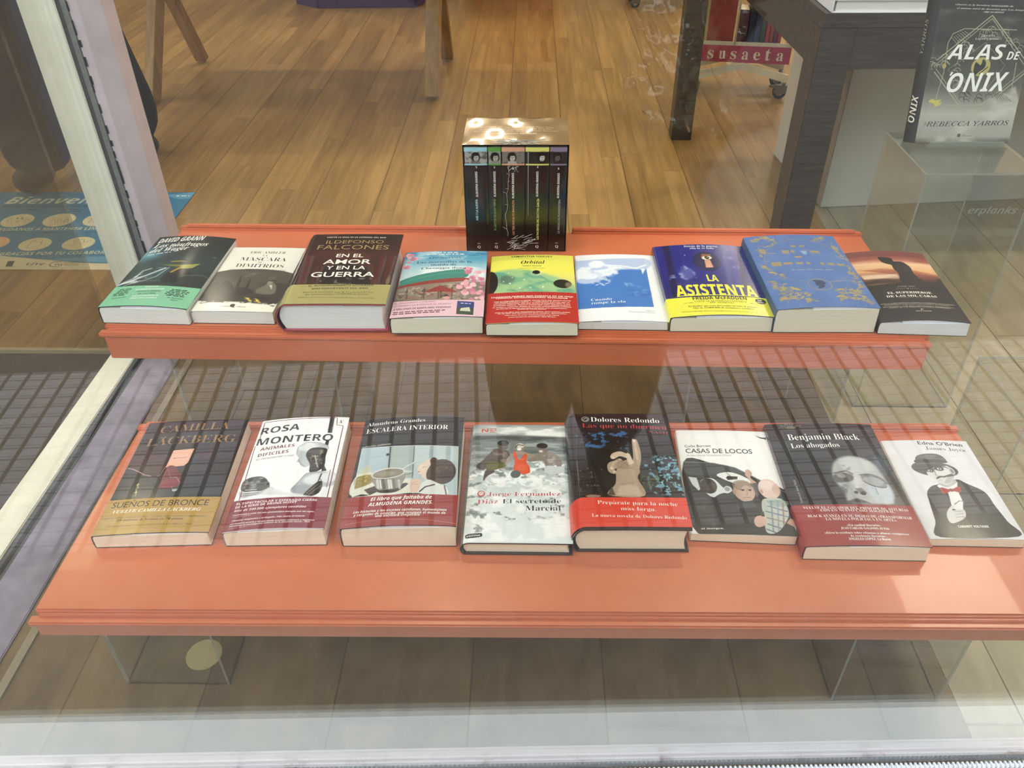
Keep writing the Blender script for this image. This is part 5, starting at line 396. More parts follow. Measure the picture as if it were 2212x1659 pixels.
'L6': [('f','eef0f1'),('p',[(.42,13.98),(4.65,13.77),(7.68,12.9),(10.41,10.7),(14.58,7.7),(14.51,.09),(.89,.11)],'1f2325',.05,1),('p',[(.58,13.89),(4.64,13.65),(7.37,12.89),(8.51,12.23),(8.96,11.11),(6.78,11.96),(4.83,11.35),(.91,11.37)],'34383a',.1,1),('s',[(.43,14.05),(4.66,13.84),(7.69,12.94),(10.69,10.59),(14.58,7.7)],.13,'7a8083',.06,1),('p',[(.79,10.91),(1.95,10.71),(2.19,8.5),(1.99,8.06),(1.19,9.35)],'c9cfd0',.06,1),('p',[(2.26,9.16),(2.7,10.39),(4.27,10.54),(5.56,8.6),(6.59,8.41),(6.05,7.75),(3.83,6.83),(2.48,8.29)],'d4d8d9',.06,1),('p',[(4.82,11.28),(6.78,11.96),(8.92,10.88),(9.36,9.79),(8.08,9.32),(6.93,9.72)],'e3e6e6',.06,1),('p',[(6.08,10.81),(6.36,11.16),(7.73,11.08),(7.65,10.52),(6.25,10.33)],'1b1e20',.05,1),('s',[(6.29,11.84),(6.81,11.05)],.08,'3a3d3f',.04,1),('e',3.41,9.08,1.17,1.54,'2a2523',0,.08,1),('e',3.83,8.76,.61,1.01,'4b3f39',0,.2,.8),('p',[(2.01,8.28),(2.74,7.87),(3.53,6.82),(2.25,6.15)],'1c1e20',.1,1),('e',6,8.5,.55,.61,'c9cdcd',0,.06,1),('e',5.93,8.5,.36,.43,'8d9597',0,.08,1),('p',[(8.81,6.37),(6.8,6.72),(5.45,7.73),(3.63,6.41),(3.22,4.13),(4.47,.28),(8.71,.47),(9.71,4.77)],'1b1d20',.1,1),('p',[(.92,6.53),(2.92,6.8),(3.51,4.14),(3.62,.24),(.9,.21)],'2e2d2b',.15,1),('n','4b4844',.6,1,.5,.75,1,[(.92,6.53),(2.92,6.8),(3.51,4.14),(3.5,.42),(.91,.3)],4),('e',8.2,8.14,1.47,2.04,'b79c8c',0,.05,1),('e',8.08,9.32,1.36,1.05,'8c7766',0,.2,.8),('e',8.6,7.83,.87,1.49,'c3a796',0,.2,.8),('e',6.83,7.99,.21,.56,'a88877',0,.06,1),('s',[(7.81,8.45),(8.26,8.46)],.14,'5d4a40',.05,1),('e',8.03,8.32,.18,.13,'2c2320',0,.04,1),('s',[(8.8,8.47),(9.25,8.49)],.13,'5d4a40',.05,1),('e',9.02,8.35,.18,.13,'2c2320',0,.04,1),('s',[(8.61,8.36),(8.58,7.51),(8.33,7.4)],.1,'977665',.06,1),('s',[(8.02,6.93),(8.91,6.95)],.12,'96645a',.06,1),('p',[(6.8,6.72),(7.59,6.02),(9.11,6.38),(9.49,5.16),(6.8,4.66)],'3c3f40',.12,1),('e',11.72,8.77,1.48,1.98,'d8bdb4',0,.05,1),('e',11.56,9.52,1.05,.98,'e6d2cb',0,.3,.8),('e',10.62,8.21,.18,.43,'b98f85',0,.06,1),('e',12.71,8.59,.59,1.07,'c6a49b',0,.2,.7),('p',[(8.87,11.55),(9.09,12.47),(9.56,12.52),(9.91,11.8),(9.53,10.9),(10.26,9.81),(9.78,8.72),(9.19,10.67)],'c7a191',.06,1),('p',[(9.51,9.79),(10.28,9.92),(10.16,7.45),(9.69,7.23)],'5c5a5c',.1,1),('p',[(10.21,6),(10.94,6.85),(12.98,6.92),(13.59,5.31),(13.27,3.33),(11.53,.78),(9.96,.52),(10.01,3.2)],'b8bfb6',.06,1),('p',[(10.86,6.44),(12.65,6.7),(14.45,6.35),(13.09,5.29),(11.41,5.43)],'8fa39a',.12,.8),('s',[(10.97,5.42),(13.36,4.51)],.22,'4f5d84',.1,.75),('s',[(10.51,4.4),(13.24,3.52)],.22,'5a6790',.1,.75),('s',[(10.44,3.21),(12.69,2.53)],.21,'8d6a62',.1,.75),('s',[(10.37,2.05),(11.91,1.36)],.21,'46527c',.1,.75),('s',[(11.59,6.46),(10.83,.75)],.22,'6d7c8f',.1,.75),('s',[(12.47,6.49),(11.56,.97)],.22,'7f8fa0',.1,.75),('s',[(13.11,6.1),(12.44,1.95)],.22,'8d6a62',.1,.75),('s',[(10.06,1.09),(11.08,.57)],.21,'3b4678',.1,.75),('p',[(8.66,2.75),(9.21,3.46),(10.19,3.4),(10.09,2.04),(9.15,1.43),(8.65,1.79)],'caa596',.07,1),('p',[(12.86,2.35),(13.53,3.24),(14.17,2.98),(14.48,1.85),(13.89,1.63)],'c09585',.07,1),('L',[(13.84,1.72),(14.08,.93)],.124,'f0efe9'),('p',[(9.75,4.17),(10.22,4.39),(10.19,3.4),(9.76,3.38)],'33373a',.08,1),('t','Colin Barrett',.95,17.22,4.83,17.36,.63,'S2','3a3d40'),('t','CASAS DE LOCOS',1,15.98,10.7,16.06,1.03,'S2','2b2e31'),('t','Traducción de Magdalena Palmer',1.07,15.25,7.64,15.39,.41,'R','7b7f82'),('Q',[(11.67,20.25),(12.57,19.8),(13.13,19.8),(13.65,20.01),(13.26,19.62),(13.28,19.25),(12.99,19.45),(12.52,19.54)],'2b2e31'),('t','al margen.',1.39,.8,4.44,.92,.35,'RB','e8e8e4')],
'L7': [('f','14171b'),('g',[(0,'121418'),(12.25,'1d2024'),(19.6,'1a1d21'),(24.5,'12151a')]),('e',10.75,11.5,4.39,5.62,'303236',0,2.5,.8),('p',[(7.01,13.55),(7.94,15.75),(9.64,16.96),(11.37,17.01),(12.87,16.32),(13.74,14.78),(14.12,12.34),(14.18,9.54),(13.82,8.19),(13.21,7.54),(8,7.69),(7.62,9.74),(7.09,11.39)],'a9abad',.7,1),('e',10.83,15.14,2.51,1.73,'c4c6c8',10,1.2,.9),('e',12.58,10.05,1.76,2.51,'b9c4cf',0,.8,.9),('e',10.05,12.48,.98,1.9,'c3c4c5',0,.7,.8),('p',[(6.75,12.59),(7.84,13.52),(9.6,13.22),(9.42,12.02),(7.48,11.61),(6.95,12.11)],'4b4a4b',.4,.9),('e',8.12,13.03,.66,.48,'8f8d8c',20,.2,1),('s',[(7.34,13.54),(9.14,13.97),(9.8,13.33)],.2,'3b3a3b',.3,.8),('p',[(10.92,13.17),(11.97,13.38),(13.46,12.84),(13.98,11.4),(13.44,10.71),(11.9,11),(10.89,11.97)],'77797c',.35,.9),('e',12.27,11.93,1.38,.85,'9fa3a8',12,.25,1),('s',[(10.89,11.97),(11.78,11.12),(12.94,10.68),(13.72,10.82)],.13,'34363a',.08,1),('s',[(10.75,13.18),(12.3,13.36),(13.55,12.6),(14.06,11.63)],.2,'4d4f52',.3,.8),('s',[(12.12,10.64),(12.12,9.37)],.06,'5b5d60',.08,.8),('s',[(10.05,12.48),(9.66,10.6)],.49,'cfd0d1',.4,.7),('p',[(9.27,10.38),(10.15,10.59),(10.68,9.64),(10.18,9.09),(9.77,9.33)],'6d6d6e',.25,1),('e',10.12,9.52,.38,.36,'1b1b1c',-15,.1,1),('e',9.23,9.69,.26,.27,'2c2c2d',0,.12,1),('p',[(7.43,7.93),(8.9,8.56),(9.88,8.08),(10.68,7.57),(7.36,7.66)],'4a4748',.3,1),('s',[(8.61,8.12),(9.97,7.86)],.13,'282627',.15,1),('n','202327',.5,1.5,.5,.75,1,[(7.54,15.52),(10.66,16.92),(7.43,7.93),(6.83,11.63)],3),('e',14.47,15.5,1,2.22,'7e99b5',0,1,.35),('t','NEGRA',2.81,24.09,4.8,24.21,.51,'R','8d8263'),('t','ALFAGUARA',2.1,23.61,5.31,23.73,.51,'R','8d8263'),('e',3.69,23.53,.8,.34,'8d8263',0,.08,.7),('L',[(2.31,7.8),(2.18,22.87),(15.17,22.99)],.032,'7d8085'),('t','Benjamin Black',2.68,20.64,13.17,20.75,1.41,'R','f1f0ee'),('t','Los ahogados',2.72,18.86,9.74,19.04,1.11,'R','f1f0ee'),('v','Traducción de Antonia Martín',1.58,7.73,12.27,.34,'R','a9aaac'),('BAND',7.35,'912028',0),('t','VUELVE EL GANADOR DEL PRÍNCIPE DE ASTURIAS',1.32,6.62,15.13,6.27,.54,'R','f1f0ee'),('t','CON UN NUEVO CASO MAGISTRAL.',3.46,6.08,13.26,5.88,.52,'R','f1f0ee'),('t','BLACK AVANZA EN SU DESEO DE «TRANSFORMAR',1.52,5.09,15.12,4.81,.55,'R','f1f0ee'),('t','LA NOVELA POLICIACA EN ARTE».',3.71,4.48,12.95,4.31,.55,'R','f1f0ee'),('t','«Un caníbal literario».',6.14,3.37,10.51,3.37,.46,'RB','f1f0ee'),('t','JUAN CARLOS GALINDO, El País',5.19,2.85,11.43,2.81,.45,'RB','f1f0ee'),('t','«Eleva la escritura sobre crímenes a alturas vertiginosas',2.93,2.12,13.67,1.95,.41,'RB','f1f0ee'),('t','de excelencia literaria».',6.05,1.53,10.55,1.48,.4,'RB','f1f0ee'),('t','ÁNGELES LÓPEZ, La Razón',5.65,.97,10.98,.96,.48,'RB','f1f0ee')],
'L8': [('f','dcdde4'),('p',[(1.52,.25),(1.86,3.18),(2.39,6.88),(2.73,8.53),(3.74,9.71),(5.06,10.18),(7.69,11.12),(8.72,10.39),(10.64,8.73),(10.92,6.19),(11.32,3.26),(11.6,.52)],'26282a',.06,1),('e',8.7,3.69,1.88,2.03,'3a3c3e',0,.9,.6),('p',[(4.56,9.71),(5.39,10.18),(7.51,10.64),(7.23,9.45),(7.07,6.87),(5.68,5.72),(5.5,8.28)],'e6e7ea',.06,1),('p',[(5.5,8.28),(6.81,8.75),(6.91,6.87),(6.05,4.57),(4.96,5.49)],'e3e4e8',.06,1),('p',[(7.07,9.45),(8.72,10.39),(8.38,7.8),(6.81,6.18)],'2d2f31',.06,1),('p',[(3.95,12.62),(4.63,13.59),(7.64,14.53),(7.93,13.54),(7.8,12.08),(7.03,10.64),(5.95,9.94),(5.1,10.3),(4.6,11.63)],'d2d3d5',.05,1),('p',[(6.8,14.05),(7.86,13.78),(7.63,11.84),(6.61,10.41),(5.8,10.42),(6.91,12.09)],'a9abae',.25,.8),('p',[(4.82,10.43),(5.97,9.98),(7.03,10.64),(7.45,11.12),(7.43,10.4),(5.78,9.46)],'b4b5b8',.08,1),('e',5.51,13.23,3.14,1.61,'4a4b4e',8,.05,1),('p',[(4.24,12.74),(5.63,13.58),(7.41,13.91),(7.75,13.05),(7.49,12.33),(5.58,11.62),(4.27,11.64)],'d2d3d5',.06,1),('p',[(4.28,12.61),(4.83,13.22),(7.04,13.8),(7.59,13.05),(6.95,13.55),(4.87,12.85)],'6d6e72',.15,1),('p',[(3.42,15.11),(4.01,16.1),(5.52,16.52),(7,16.43),(7.68,15.77),(7.6,14.77),(5.23,14.32),(3.56,14.36)],'5a5b5e',.05,1),('p',[(3.53,15.23),(5.59,15.31),(7.69,15.02),(7.56,14.53),(5.32,14.57),(3.31,14.61)],'3a3b3e',.08,1),('e',5.43,15.82,1.17,.5,'77787b',0,.3,.8),('e',4.74,12.95,.5,.41,'4e4f53',10,.08,1),('e',6.12,13.32,.63,.49,'3c3d41',5,.08,1),('e',4.72,12.9,.27,.2,'d5d6d8',10,.05,1),('e',6.14,13.27,.33,.22,'c9cacd',5,.05,1),('e',4.75,12.9,.12,.15,'1d1d1f',0,.03,1),('e',6.18,13.27,.12,.15,'1d1d1f',0,.03,1),('s',[(4.25,13.23),(5.25,13.46)],.12,'3b3c3f',.06,1),('s',[(5.78,13.77),(7.12,13.8)],.12,'3b3c3f',.06,1),('s',[(5.37,13.09),(5.19,11.99),(5.33,11.82)],.1,'77787c',.06,1),('p',[(5.02,11.34),(5.5,11.77),(5.9,11.81),(6.35,11.64),(6.28,11.47),(5.73,11.48),(5.06,11.19)],'3a3b3f',.04,.9),('s',[(5.31,10.95),(5.81,10.99)],.07,'a89a9a',.05,1),('e',7.76,12.86,.39,.77,'b9babd',0,.05,1),('e',7.76,12.81,.2,.48,'77787b',0,.06,1),('p',[(4.88,9.47),(6.13,9.1),(7.58,9.73),(7.29,8.51),(6.16,8.75),(4.81,8.16)],'9e2b2c',.05,1),('e',6.15,8.94,.29,.33,'7e2022',0,.05,1),('p',[(4.14,5.02),(5.17,6.06),(5.36,5.72),(4.79,5.03),(6.31,5.26),(6.25,4.17),(5.63,3.44),(4.26,2.75),(3.66,2.85),(3.64,3.88)],'cbccd0',.06,1),('s',[(4.86,4.8),(6.18,4.92)],.08,'84858a',.05,1),('s',[(4.85,4.34),(6.17,4.46)],.08,'84858a',.05,1),('s',[(4.72,3.77),(5.88,3.89)],.08,'84858a',.05,1),('s',[(5.53,6.18),(6.43,6.87),(6.87,6.76)],.1,'3d3e41',.05,1),('s',[(5.8,3.89),(5.99,2.32),(6.57,.55)],.11,'56583f',.08,.7),('t',"Edna O'Brien",5.09,18.57,11.5,18.23,.91,'S2','2b2d33'),('t','James Joyce',5.76,17.42,11.53,17.07,.85,'R','3d3f46'),('t','CABARET VOLTAIRE',4.39,1.9,8.37,1.94,.49,'B','eceded')],
'X1': [('f','17110f'),('g',[(0,'17100f'),(5.79,'181310'),(10.84,'141210'),(19.7,'191110')]),('n','20302f',.5,4,.45,.8,1,0,3),('p',[(0,18.37),(3.91,18.37),(3.91,19.15),(0,19.15)],'9fd0da',.02,1),('p',[(.12,16.27),(3.86,16.27),(3.86,18.37),(.12,18.37)],'a9a49a',.02,1),('n','3b3733',.7,.5,.5,.7,1,[(.12,16.27),(3.86,16.27),(3.86,18.37),(.12,18.37)],0),('e',1.955,17.4,.75,.85,'16120f',0,.15,1),('e',2.055,17.25,.42,.58,'b8aea3',10,.1,1),('e',1.905,17.38,.1,.05,'2a2420',0,.05,1),('e',2.205,17.38,.1,.05,'2a2420',0,.05,1),('s',[(1.955,16.98),(2.175,16.98)],.08,'4a3a36',.05,1),('s',[(2.055,17.35),(2.085,17.16)],.06,'7d7068',.05,.8),('e',1.955,17.95,.6,.3,'14100e',0,.15,1),('p',[(1.155,16.27),(2.855,16.27),(2.555,16.77),(1.455,16.77)],'6d6963',.1,.9),('p',[(.05,16.02),(3.91,16.02),(3.91,16.27),(.05,16.27)],'9fd0da',.02,1),('t','1',1.85,15.5,2.11,15.5,.42,'B','e8e4dc'),('v','INÉS Y LA ALEGRÍA',2.04,5.93,9.88,.36,'S2','bfe0e6'),('v','ALMUDENA GRANDES',2.15,10.31,14.9,.38,'B','e9e6df'),('t','M',1.82,1.22,2.22,1.22,.34,'S','b9b4ac'),('t','Q',1.74,.47,2.3,.47,.56,'RB','e4dfd6')],
'X2': [('f','17110f'),('g',[(0,'17100f'),(5.79,'181310'),(10.84,'141210'),(19.7,'191110')]),('n','2f3a1c',.5,4,.45,.8,1,0,4),('p',[(0,18.37),(2.2,18.37),(2.2,19.15),(0,19.15)],'5c9a45',.02,1),('p',[(.12,16.27),(2.15,16.27),(2.15,18.37),(.12,18.37)],'9a978e',.02,1),('n','3b3733',.7,.5,.5,.7,1,[(.12,16.27),(2.15,16.27),(2.15,18.37),(.12,18.37)],1),('e',1.21,17.4,.75,.85,'16120f',0,.15,1),('e',1.31,17.25,.42,.58,'b5aa9e',10,.1,1),('e',1.16,17.38,.1,.05,'2a2420',0,.05,1),('e',1.46,17.38,.1,.05,'2a2420',0,.05,1),('s',[(1.21,16.98),(1.43,16.98)],.08,'4a3a36',.05,1),('s',[(1.31,17.35),(1.34,17.16)],.06,'7d7068',.05,.8),('e',1.21,17.95,.6,.3,'14100e',0,.15,1),('p',[(.41,16.27),(2.11,16.27),(1.81,16.77),(.71,16.77)],'8a867e',.1,.9),('p',[(.05,16.02),(2.2,16.02),(2.2,16.27),(.05,16.27)],'5c9a45',.02,1),('t','2',.95,15.52,1.21,15.52,.42,'S','e8e4dc'),('v','EL LECTOR DE JULIO VERNE',1.17,4.02,9.91,.36,'S2','7fa65a'),('v','ALMUDENA GRANDES',1.25,10.33,14.95,.38,'B','e9e6df'),('t','M',.93,1.25,1.33,1.25,.34,'S','b9b4ac'),('t','Q',.85,.5,1.41,.5,.56,'RB','e4dfd6')],
'X3': [('f','17110f'),('g',[(0,'17100f'),(5.79,'181310'),(10.84,'141210'),(19.7,'191110')]),('n','33361c',.5,4,.45,.8,1,0,5),('p',[(0,18.37),(3.92,18.37),(3.92,19.15),(0,19.15)],'dda284',.02,1),('p',[(.12,16.27),(3.87,16.27),(3.87,18.37),(.12,18.37)],'7d766c',.02,1),('n','3b3733',.7,.5,.5,.7,1,[(.12,16.27),(3.87,16.27),(3.87,18.37),(.12,18.37)],2),('e',1.764,17.4,.75,.85,'16120f',0,.15,1),('e',1.864,17.25,.42,.58,'c2b8ae',10,.1,1),('e',1.714,17.38,.1,.05,'2a2420',0,.05,1),('e',2.014,17.38,.1,.05,'2a2420',0,.05,1),('s',[(1.764,16.98),(1.984,16.98)],.08,'4a3a36',.05,1),('s',[(1.864,17.35),(1.894,17.16)],.06,'7d7068',.05,.8),('e',1.764,17.95,.6,.3,'14100e',0,.15,1),('p',[(.964,16.27),(2.664,16.27),(2.364,16.77),(1.264,16.77)],'b2aba3',.1,.9),('p',[(.05,16.02),(3.92,16.02),(3.92,16.27),(.05,16.27)],'dda284',.02,1),('t','3',1.81,15.29,2.07,15.29,.42,'B','e8e4dc'),('v','LAS TRES BODAS DE MANOLITA',2.12,3.11,9.76,.36,'S2','d99a7a'),('v','ALMUDENA GRANDES',2.1,10.05,14.69,.38,'B','e9e6df'),('t','M',1.8,1.29,2.2,1.29,.34,'S','b9b4ac'),('t','Q',1.72,.54,2.28,.54,.56,'RB','e4dfd6')],
'X4': [('f','17110f'),('g',[(0,'17100f'),(5.79,'181310'),(10.84,'141210'),(19.7,'191110')]),('n','3a1c18',.5,4,.45,.8,1,0,6),('p',[(0,18.37),(3.98,18.37),(3.98,19.15),(0,19.15)],'e3da78',.02,1),('p',[(.12,16.27),(3.93,16.27),(3.93,18.37),(.12,18.37)],'1d1b19',.02,1),('n','3b3733',.7,.5,.5,.7,1,[(.12,16.27),(3.93,16.27),(3.93,18.37),(.12,18.37)],3),('e',2.7064,17.4,.75,.85,'16120f',0,.15,1),('e',2.8064,17.25,.42,.58,'c9c2ba',10,.1,1),('e',2.6564,17.38,.1,.05,'2a2420',0,.05,1),('e',2.9564,17.38,.1,.05,'2a2420',0,.05,1),('s',[(2.7064,16.98),(2.9264,16.98)],.08,'4a3a36',.05,1),('s',[(2.8064,17.35),(2.8364,17.16)],.06,'7d7068',.05,.8),('e',2.7064,17.95,.6,.3,'14100e',0,.15,1),('p',[(1.9064,16.27),(3.6064,16.27),(3.3064,16.77),(2.2064,16.77)],'141210',.1,.9),('p',[(.05,16.02),(3.98,16.02),(3.98,16.27),(.05,16.27)],'e3da78',.02,1),('t','4',1.93,15.56,2.19,15.56,.42,'B','e8e4dc'),('v','LOS PACIENTES DEL DOCTOR GARCÍA',2.38,2.19,10.04,.36,'S2','e3dc86'),('v','ALMUDENA GRANDES',2.21,10.38,14.96,.38,'B','e9e6df'),('t','M',1.91,1.33,2.31,1.33,.34,'S','b9b4ac'),('t','Q',1.83,.58,2.39,.58,.56,'RB','e4dfd6')],
'X5': [('f','17110f'),('g',[(0,'17100f'),(5.79,'181310'),(10.84,'141210'),(19.7,'191110')]),('n','2d331c',.5,4,.45,.8,1,0,7),('p',[(0,18.37),(2.88,18.37),(2.88,19.15),(0,19.15)],'8d7c95',.02,1),('p',[(.12,16.27),(2.83,16.27),(2.83,18.37),(.12,18.37)],'2b292a',.02,1),('n','3b3733',.7,.5,.5,.7,1,[(.12,16.27),(2.83,16.27),(2.83,18.37),(.12,18.37)],4),('e',1.152,17.4,.75,.85,'16120f',0,.15,1),('e',1.252,17.25,.42,.58,'5c5654',10,.1,1),('e',1.102,17.38,.1,.05,'2a2420',0,.05,1),('e',1.402,17.38,.1,.05,'2a2420',0,.05,1),('s',[(1.152,16.98),(1.372,16.98)],.08,'4a3a36',.05,1),('s',[(1.252,17.35),(1.282,17.16)],.06,'7d7068',.05,.8),('e',1.152,17.95,.6,.3,'14100e',0,.15,1),('p',[(.352,16.27),(2.052,16.27),(1.752,16.77),(.652,16.77)],'201d1e',.1,.9),('p',[(.05,16.02),(2.88,16.02),(2.88,16.27),(.05,16.27)],'8d7c95',.02,1),('t','5',1.35,15.29,1.61,15.29,.42,'B','e8e4dc'),('v','LA MADRE DE FRANKENSTEIN',1.96,3.44,9.81,.36,'S2','9a98a0'),('v','ALMUDENA GRANDES',1.71,10.1,14.65,.38,'B','e9e6df'),('t','M',1.33,1.37,1.73,1.37,.34,'S','b9b4ac'),('t','Q',1.25,.62,1.81,.62,.56,'RB','e4dfd6')],
'XT': [('f','a08560'),('t','Al mundo que teje y desteje desde hace siglos',2.43,7.81,15.39,7.73,.76,'RI','f4ead2'),('t','el inmenso tapiz fabricado con las historias',2.55,6.86,15.09,6.94,.76,'RI','f4ead2'),('t','que atraviesan los hilos de la existencia humana.',1.62,5.93,16.13,6.07,.75,'RI','f4ead2'),('t','ALMUDENA GRANDES',5.65,4.67,12.39,4.71,.78,'B','f4ead2')],
'ST': [('f','33789f'),('p',[(0,0),(70,0),(70,3.2),(55,3.6),(35,6.6),(25,7.4),(0,5)],'d8cfb4',.2,1),('p',[(44,5.2),(70,3.2),(70,8),(55,7)],'6aa0c0',.5,.8),('Q',[(61,46),(70,48),(70,43.5),(66,43.2)],'5f9dc0'),('m',65,45,69,45.1,.7,'d7e6ee'),('t','Bienvenidos',14.71,39.53,54.38,40.08,5.11,'I','cfd3c2'),('t','Estamos encantados de verte',15.4,37.01,48.71,37.58,1.7,'I2','23343a'),('m',22.07,34.99,25.9,35.2,.42,'23343a'),('m',23.9,35.47,27.74,35.67,.42,'23343a'),('m',35.28,35.53,39.12,35.74,.42,'23343a'),('m',36.49,34.24,40.32,34.44,.42,'23343a'),('m',36.08,20.55,39.73,20.74,.38,'23343a'),('m',35.13,20.88,38.79,21.07,.38,'23343a'),('m',47.48,21.05,51.13,21.24,.38,'23343a'),('m',24.46,20.89,28.11,21.09,.38,'23343a'),('e',24.49,28.4,4.55,4.22,'d9d0ad',0,.15,1),('e',36.56,28.79,4.55,4.22,'d9d0ad',0,.15,1),('e',48.18,29.08,4.54,4.23,'d9d0ad',0,.15,1),('e',24.71,14.48,4.34,3.83,'dfb08a',0,.15,1),('e',36.75,13.96,4.32,3.81,'d9d0ad',0,.15,1),('e',48.62,14.53,4.32,3.82,'d9d0ad',0,.15,1),('L',[(22.43,26.71),(21.8,28.7),(22.54,28.84),(23.39,26.8)],.101,'23343a'),('L',[(21.91,26.93),(21.38,28.92),(22.65,29.02)],.08,'23343a'),('L',[(21.38,29.59),(21.5,30.27),(22.35,29.6),(22,29.1),(21.38,29.59)],.081,'23343a'),('L',[(27.45,26.74),(26.86,28.73),(27.6,28.87),(28.41,26.83)],.1,'23343a'),('L',[(26.94,26.96),(26.44,28.95),(27.71,29.05)],.08,'23343a'),('L',[(26.45,29.62),(26.58,30.3),(27.43,29.63),(27.06,29.13),(26.45,29.62)],.081,'23343a'),('L',[(35.08,26.79),(34.54,28.78),(35.29,28.92),(36.04,26.88)],.1,'23343a'),('L',[(34.58,27),(34.13,29),(35.4,29.09)],.08,'23343a'),('L',[(34.16,29.67),(34.31,30.34),(35.13,29.68),(34.76,29.18),(34.16,29.67)],.081,'23343a'),('L',[(36.89,26.8),(36.36,28.79),(37.11,28.93),(37.85,26.89)],.1,'23343a'),('L',[(36.38,27.02),(35.95,29.01),(37.23,29.11)],.08,'23343a'),('L',[(35.98,29.68),(36.14,30.36),(36.96,29.69),(36.58,29.19),(35.98,29.68)],.081,'23343a'),('L',[(38.9,26.81),(38.38,28.8),(39.13,28.94),(39.86,26.91)],.1,'23343a'),('L',[(38.39,27.03),(37.97,29.02),(39.25,29.12)],.08,'23343a'),('L',[(38.01,29.69),(38.17,30.37),(38.98,29.7),(38.6,29.2),(38.01,29.69)],.081,'23343a'),('L',[(46.31,26.86),(45.85,28.85),(46.6,28.98),(47.28,26.95)],.1,'23343a'),('L',[(45.82,27.07),(45.45,29.07),(46.72,29.16)],.08,'23343a'),('L',[(45.5,29.74),(45.68,30.41),(46.47,29.74),(46.08,29.25),(45.5,29.74)],.081,'23343a'),('t','1,5',23.4,28.93,25.62,29.17,1.34,'B','23343a'),('t','m',24.4,27.38,25.26,27.48,.88,'B','23343a'),('L',[(35.45,11.76),(35.09,15.78),(38.38,14.78),(38.5,11.39),(35.45,11.76)],.114,'23343a'),('L',[(35.28,15.78),(35.94,16.8),(37.59,16.61),(38.19,14.58)],.116,'23343a'),('L',[(45.75,12.83),(47.69,14.04),(49.82,14.86),(51.52,16.5)],.115,'23343a'),('L',[(47.12,14.44),(47.08,16.68),(49.12,16.9),(49.83,15.07)],.115,'23343a'),('L',[(47.75,16.48),(48,15.05)],.077,'23343a'),('L',[(48.43,16.69),(48.81,15.18)],.077,'23343a'),('L',[(49.81,14.46),(49.74,12.46)],.096,'23343a'),('L',[(46.91,13.64),(47.55,12.44)],.096,'23343a'),('t','AYÚDANOS A MANTENER LIMPIO',20.61,21.8,53.64,22.79,1.8,'B','cfd3c2'),('t','GRACIAS POR TU COLABORACIÓN',30.01,7.39,65.07,8.96,1.86,'B','cfd3c2'),('Q',[(34.99,1.45),(36.82,1.46),(35.95,4.43),(34.19,4.42)],'23343a'),('t','vive',39.81,2.11,44.9,2.26,1.93,'RJ','2c4a66'),('L',[(40.03,1.31),(44.76,1.42)],.073,'2c4a66'),('L',[(33.71,1.07),(38.88,1.22)],.073,'23343a'),('L',[(49.68,2.3),(49.01,1.38),(47.09,1.55),(46.11,2.64),(46.79,4.14),(48.69,4.04)],.22,'23343a'),('t','m',47.75,2.1,49.55,2.19,1.33,'S','23343a'),('m',49.63,3.6,53.47,3.71,.22,'23343a'),('m',49.98,2.86,53.81,2.96,.22,'23343a'),('m',50.32,2.12,54.14,2.23,.22,'23343a')],
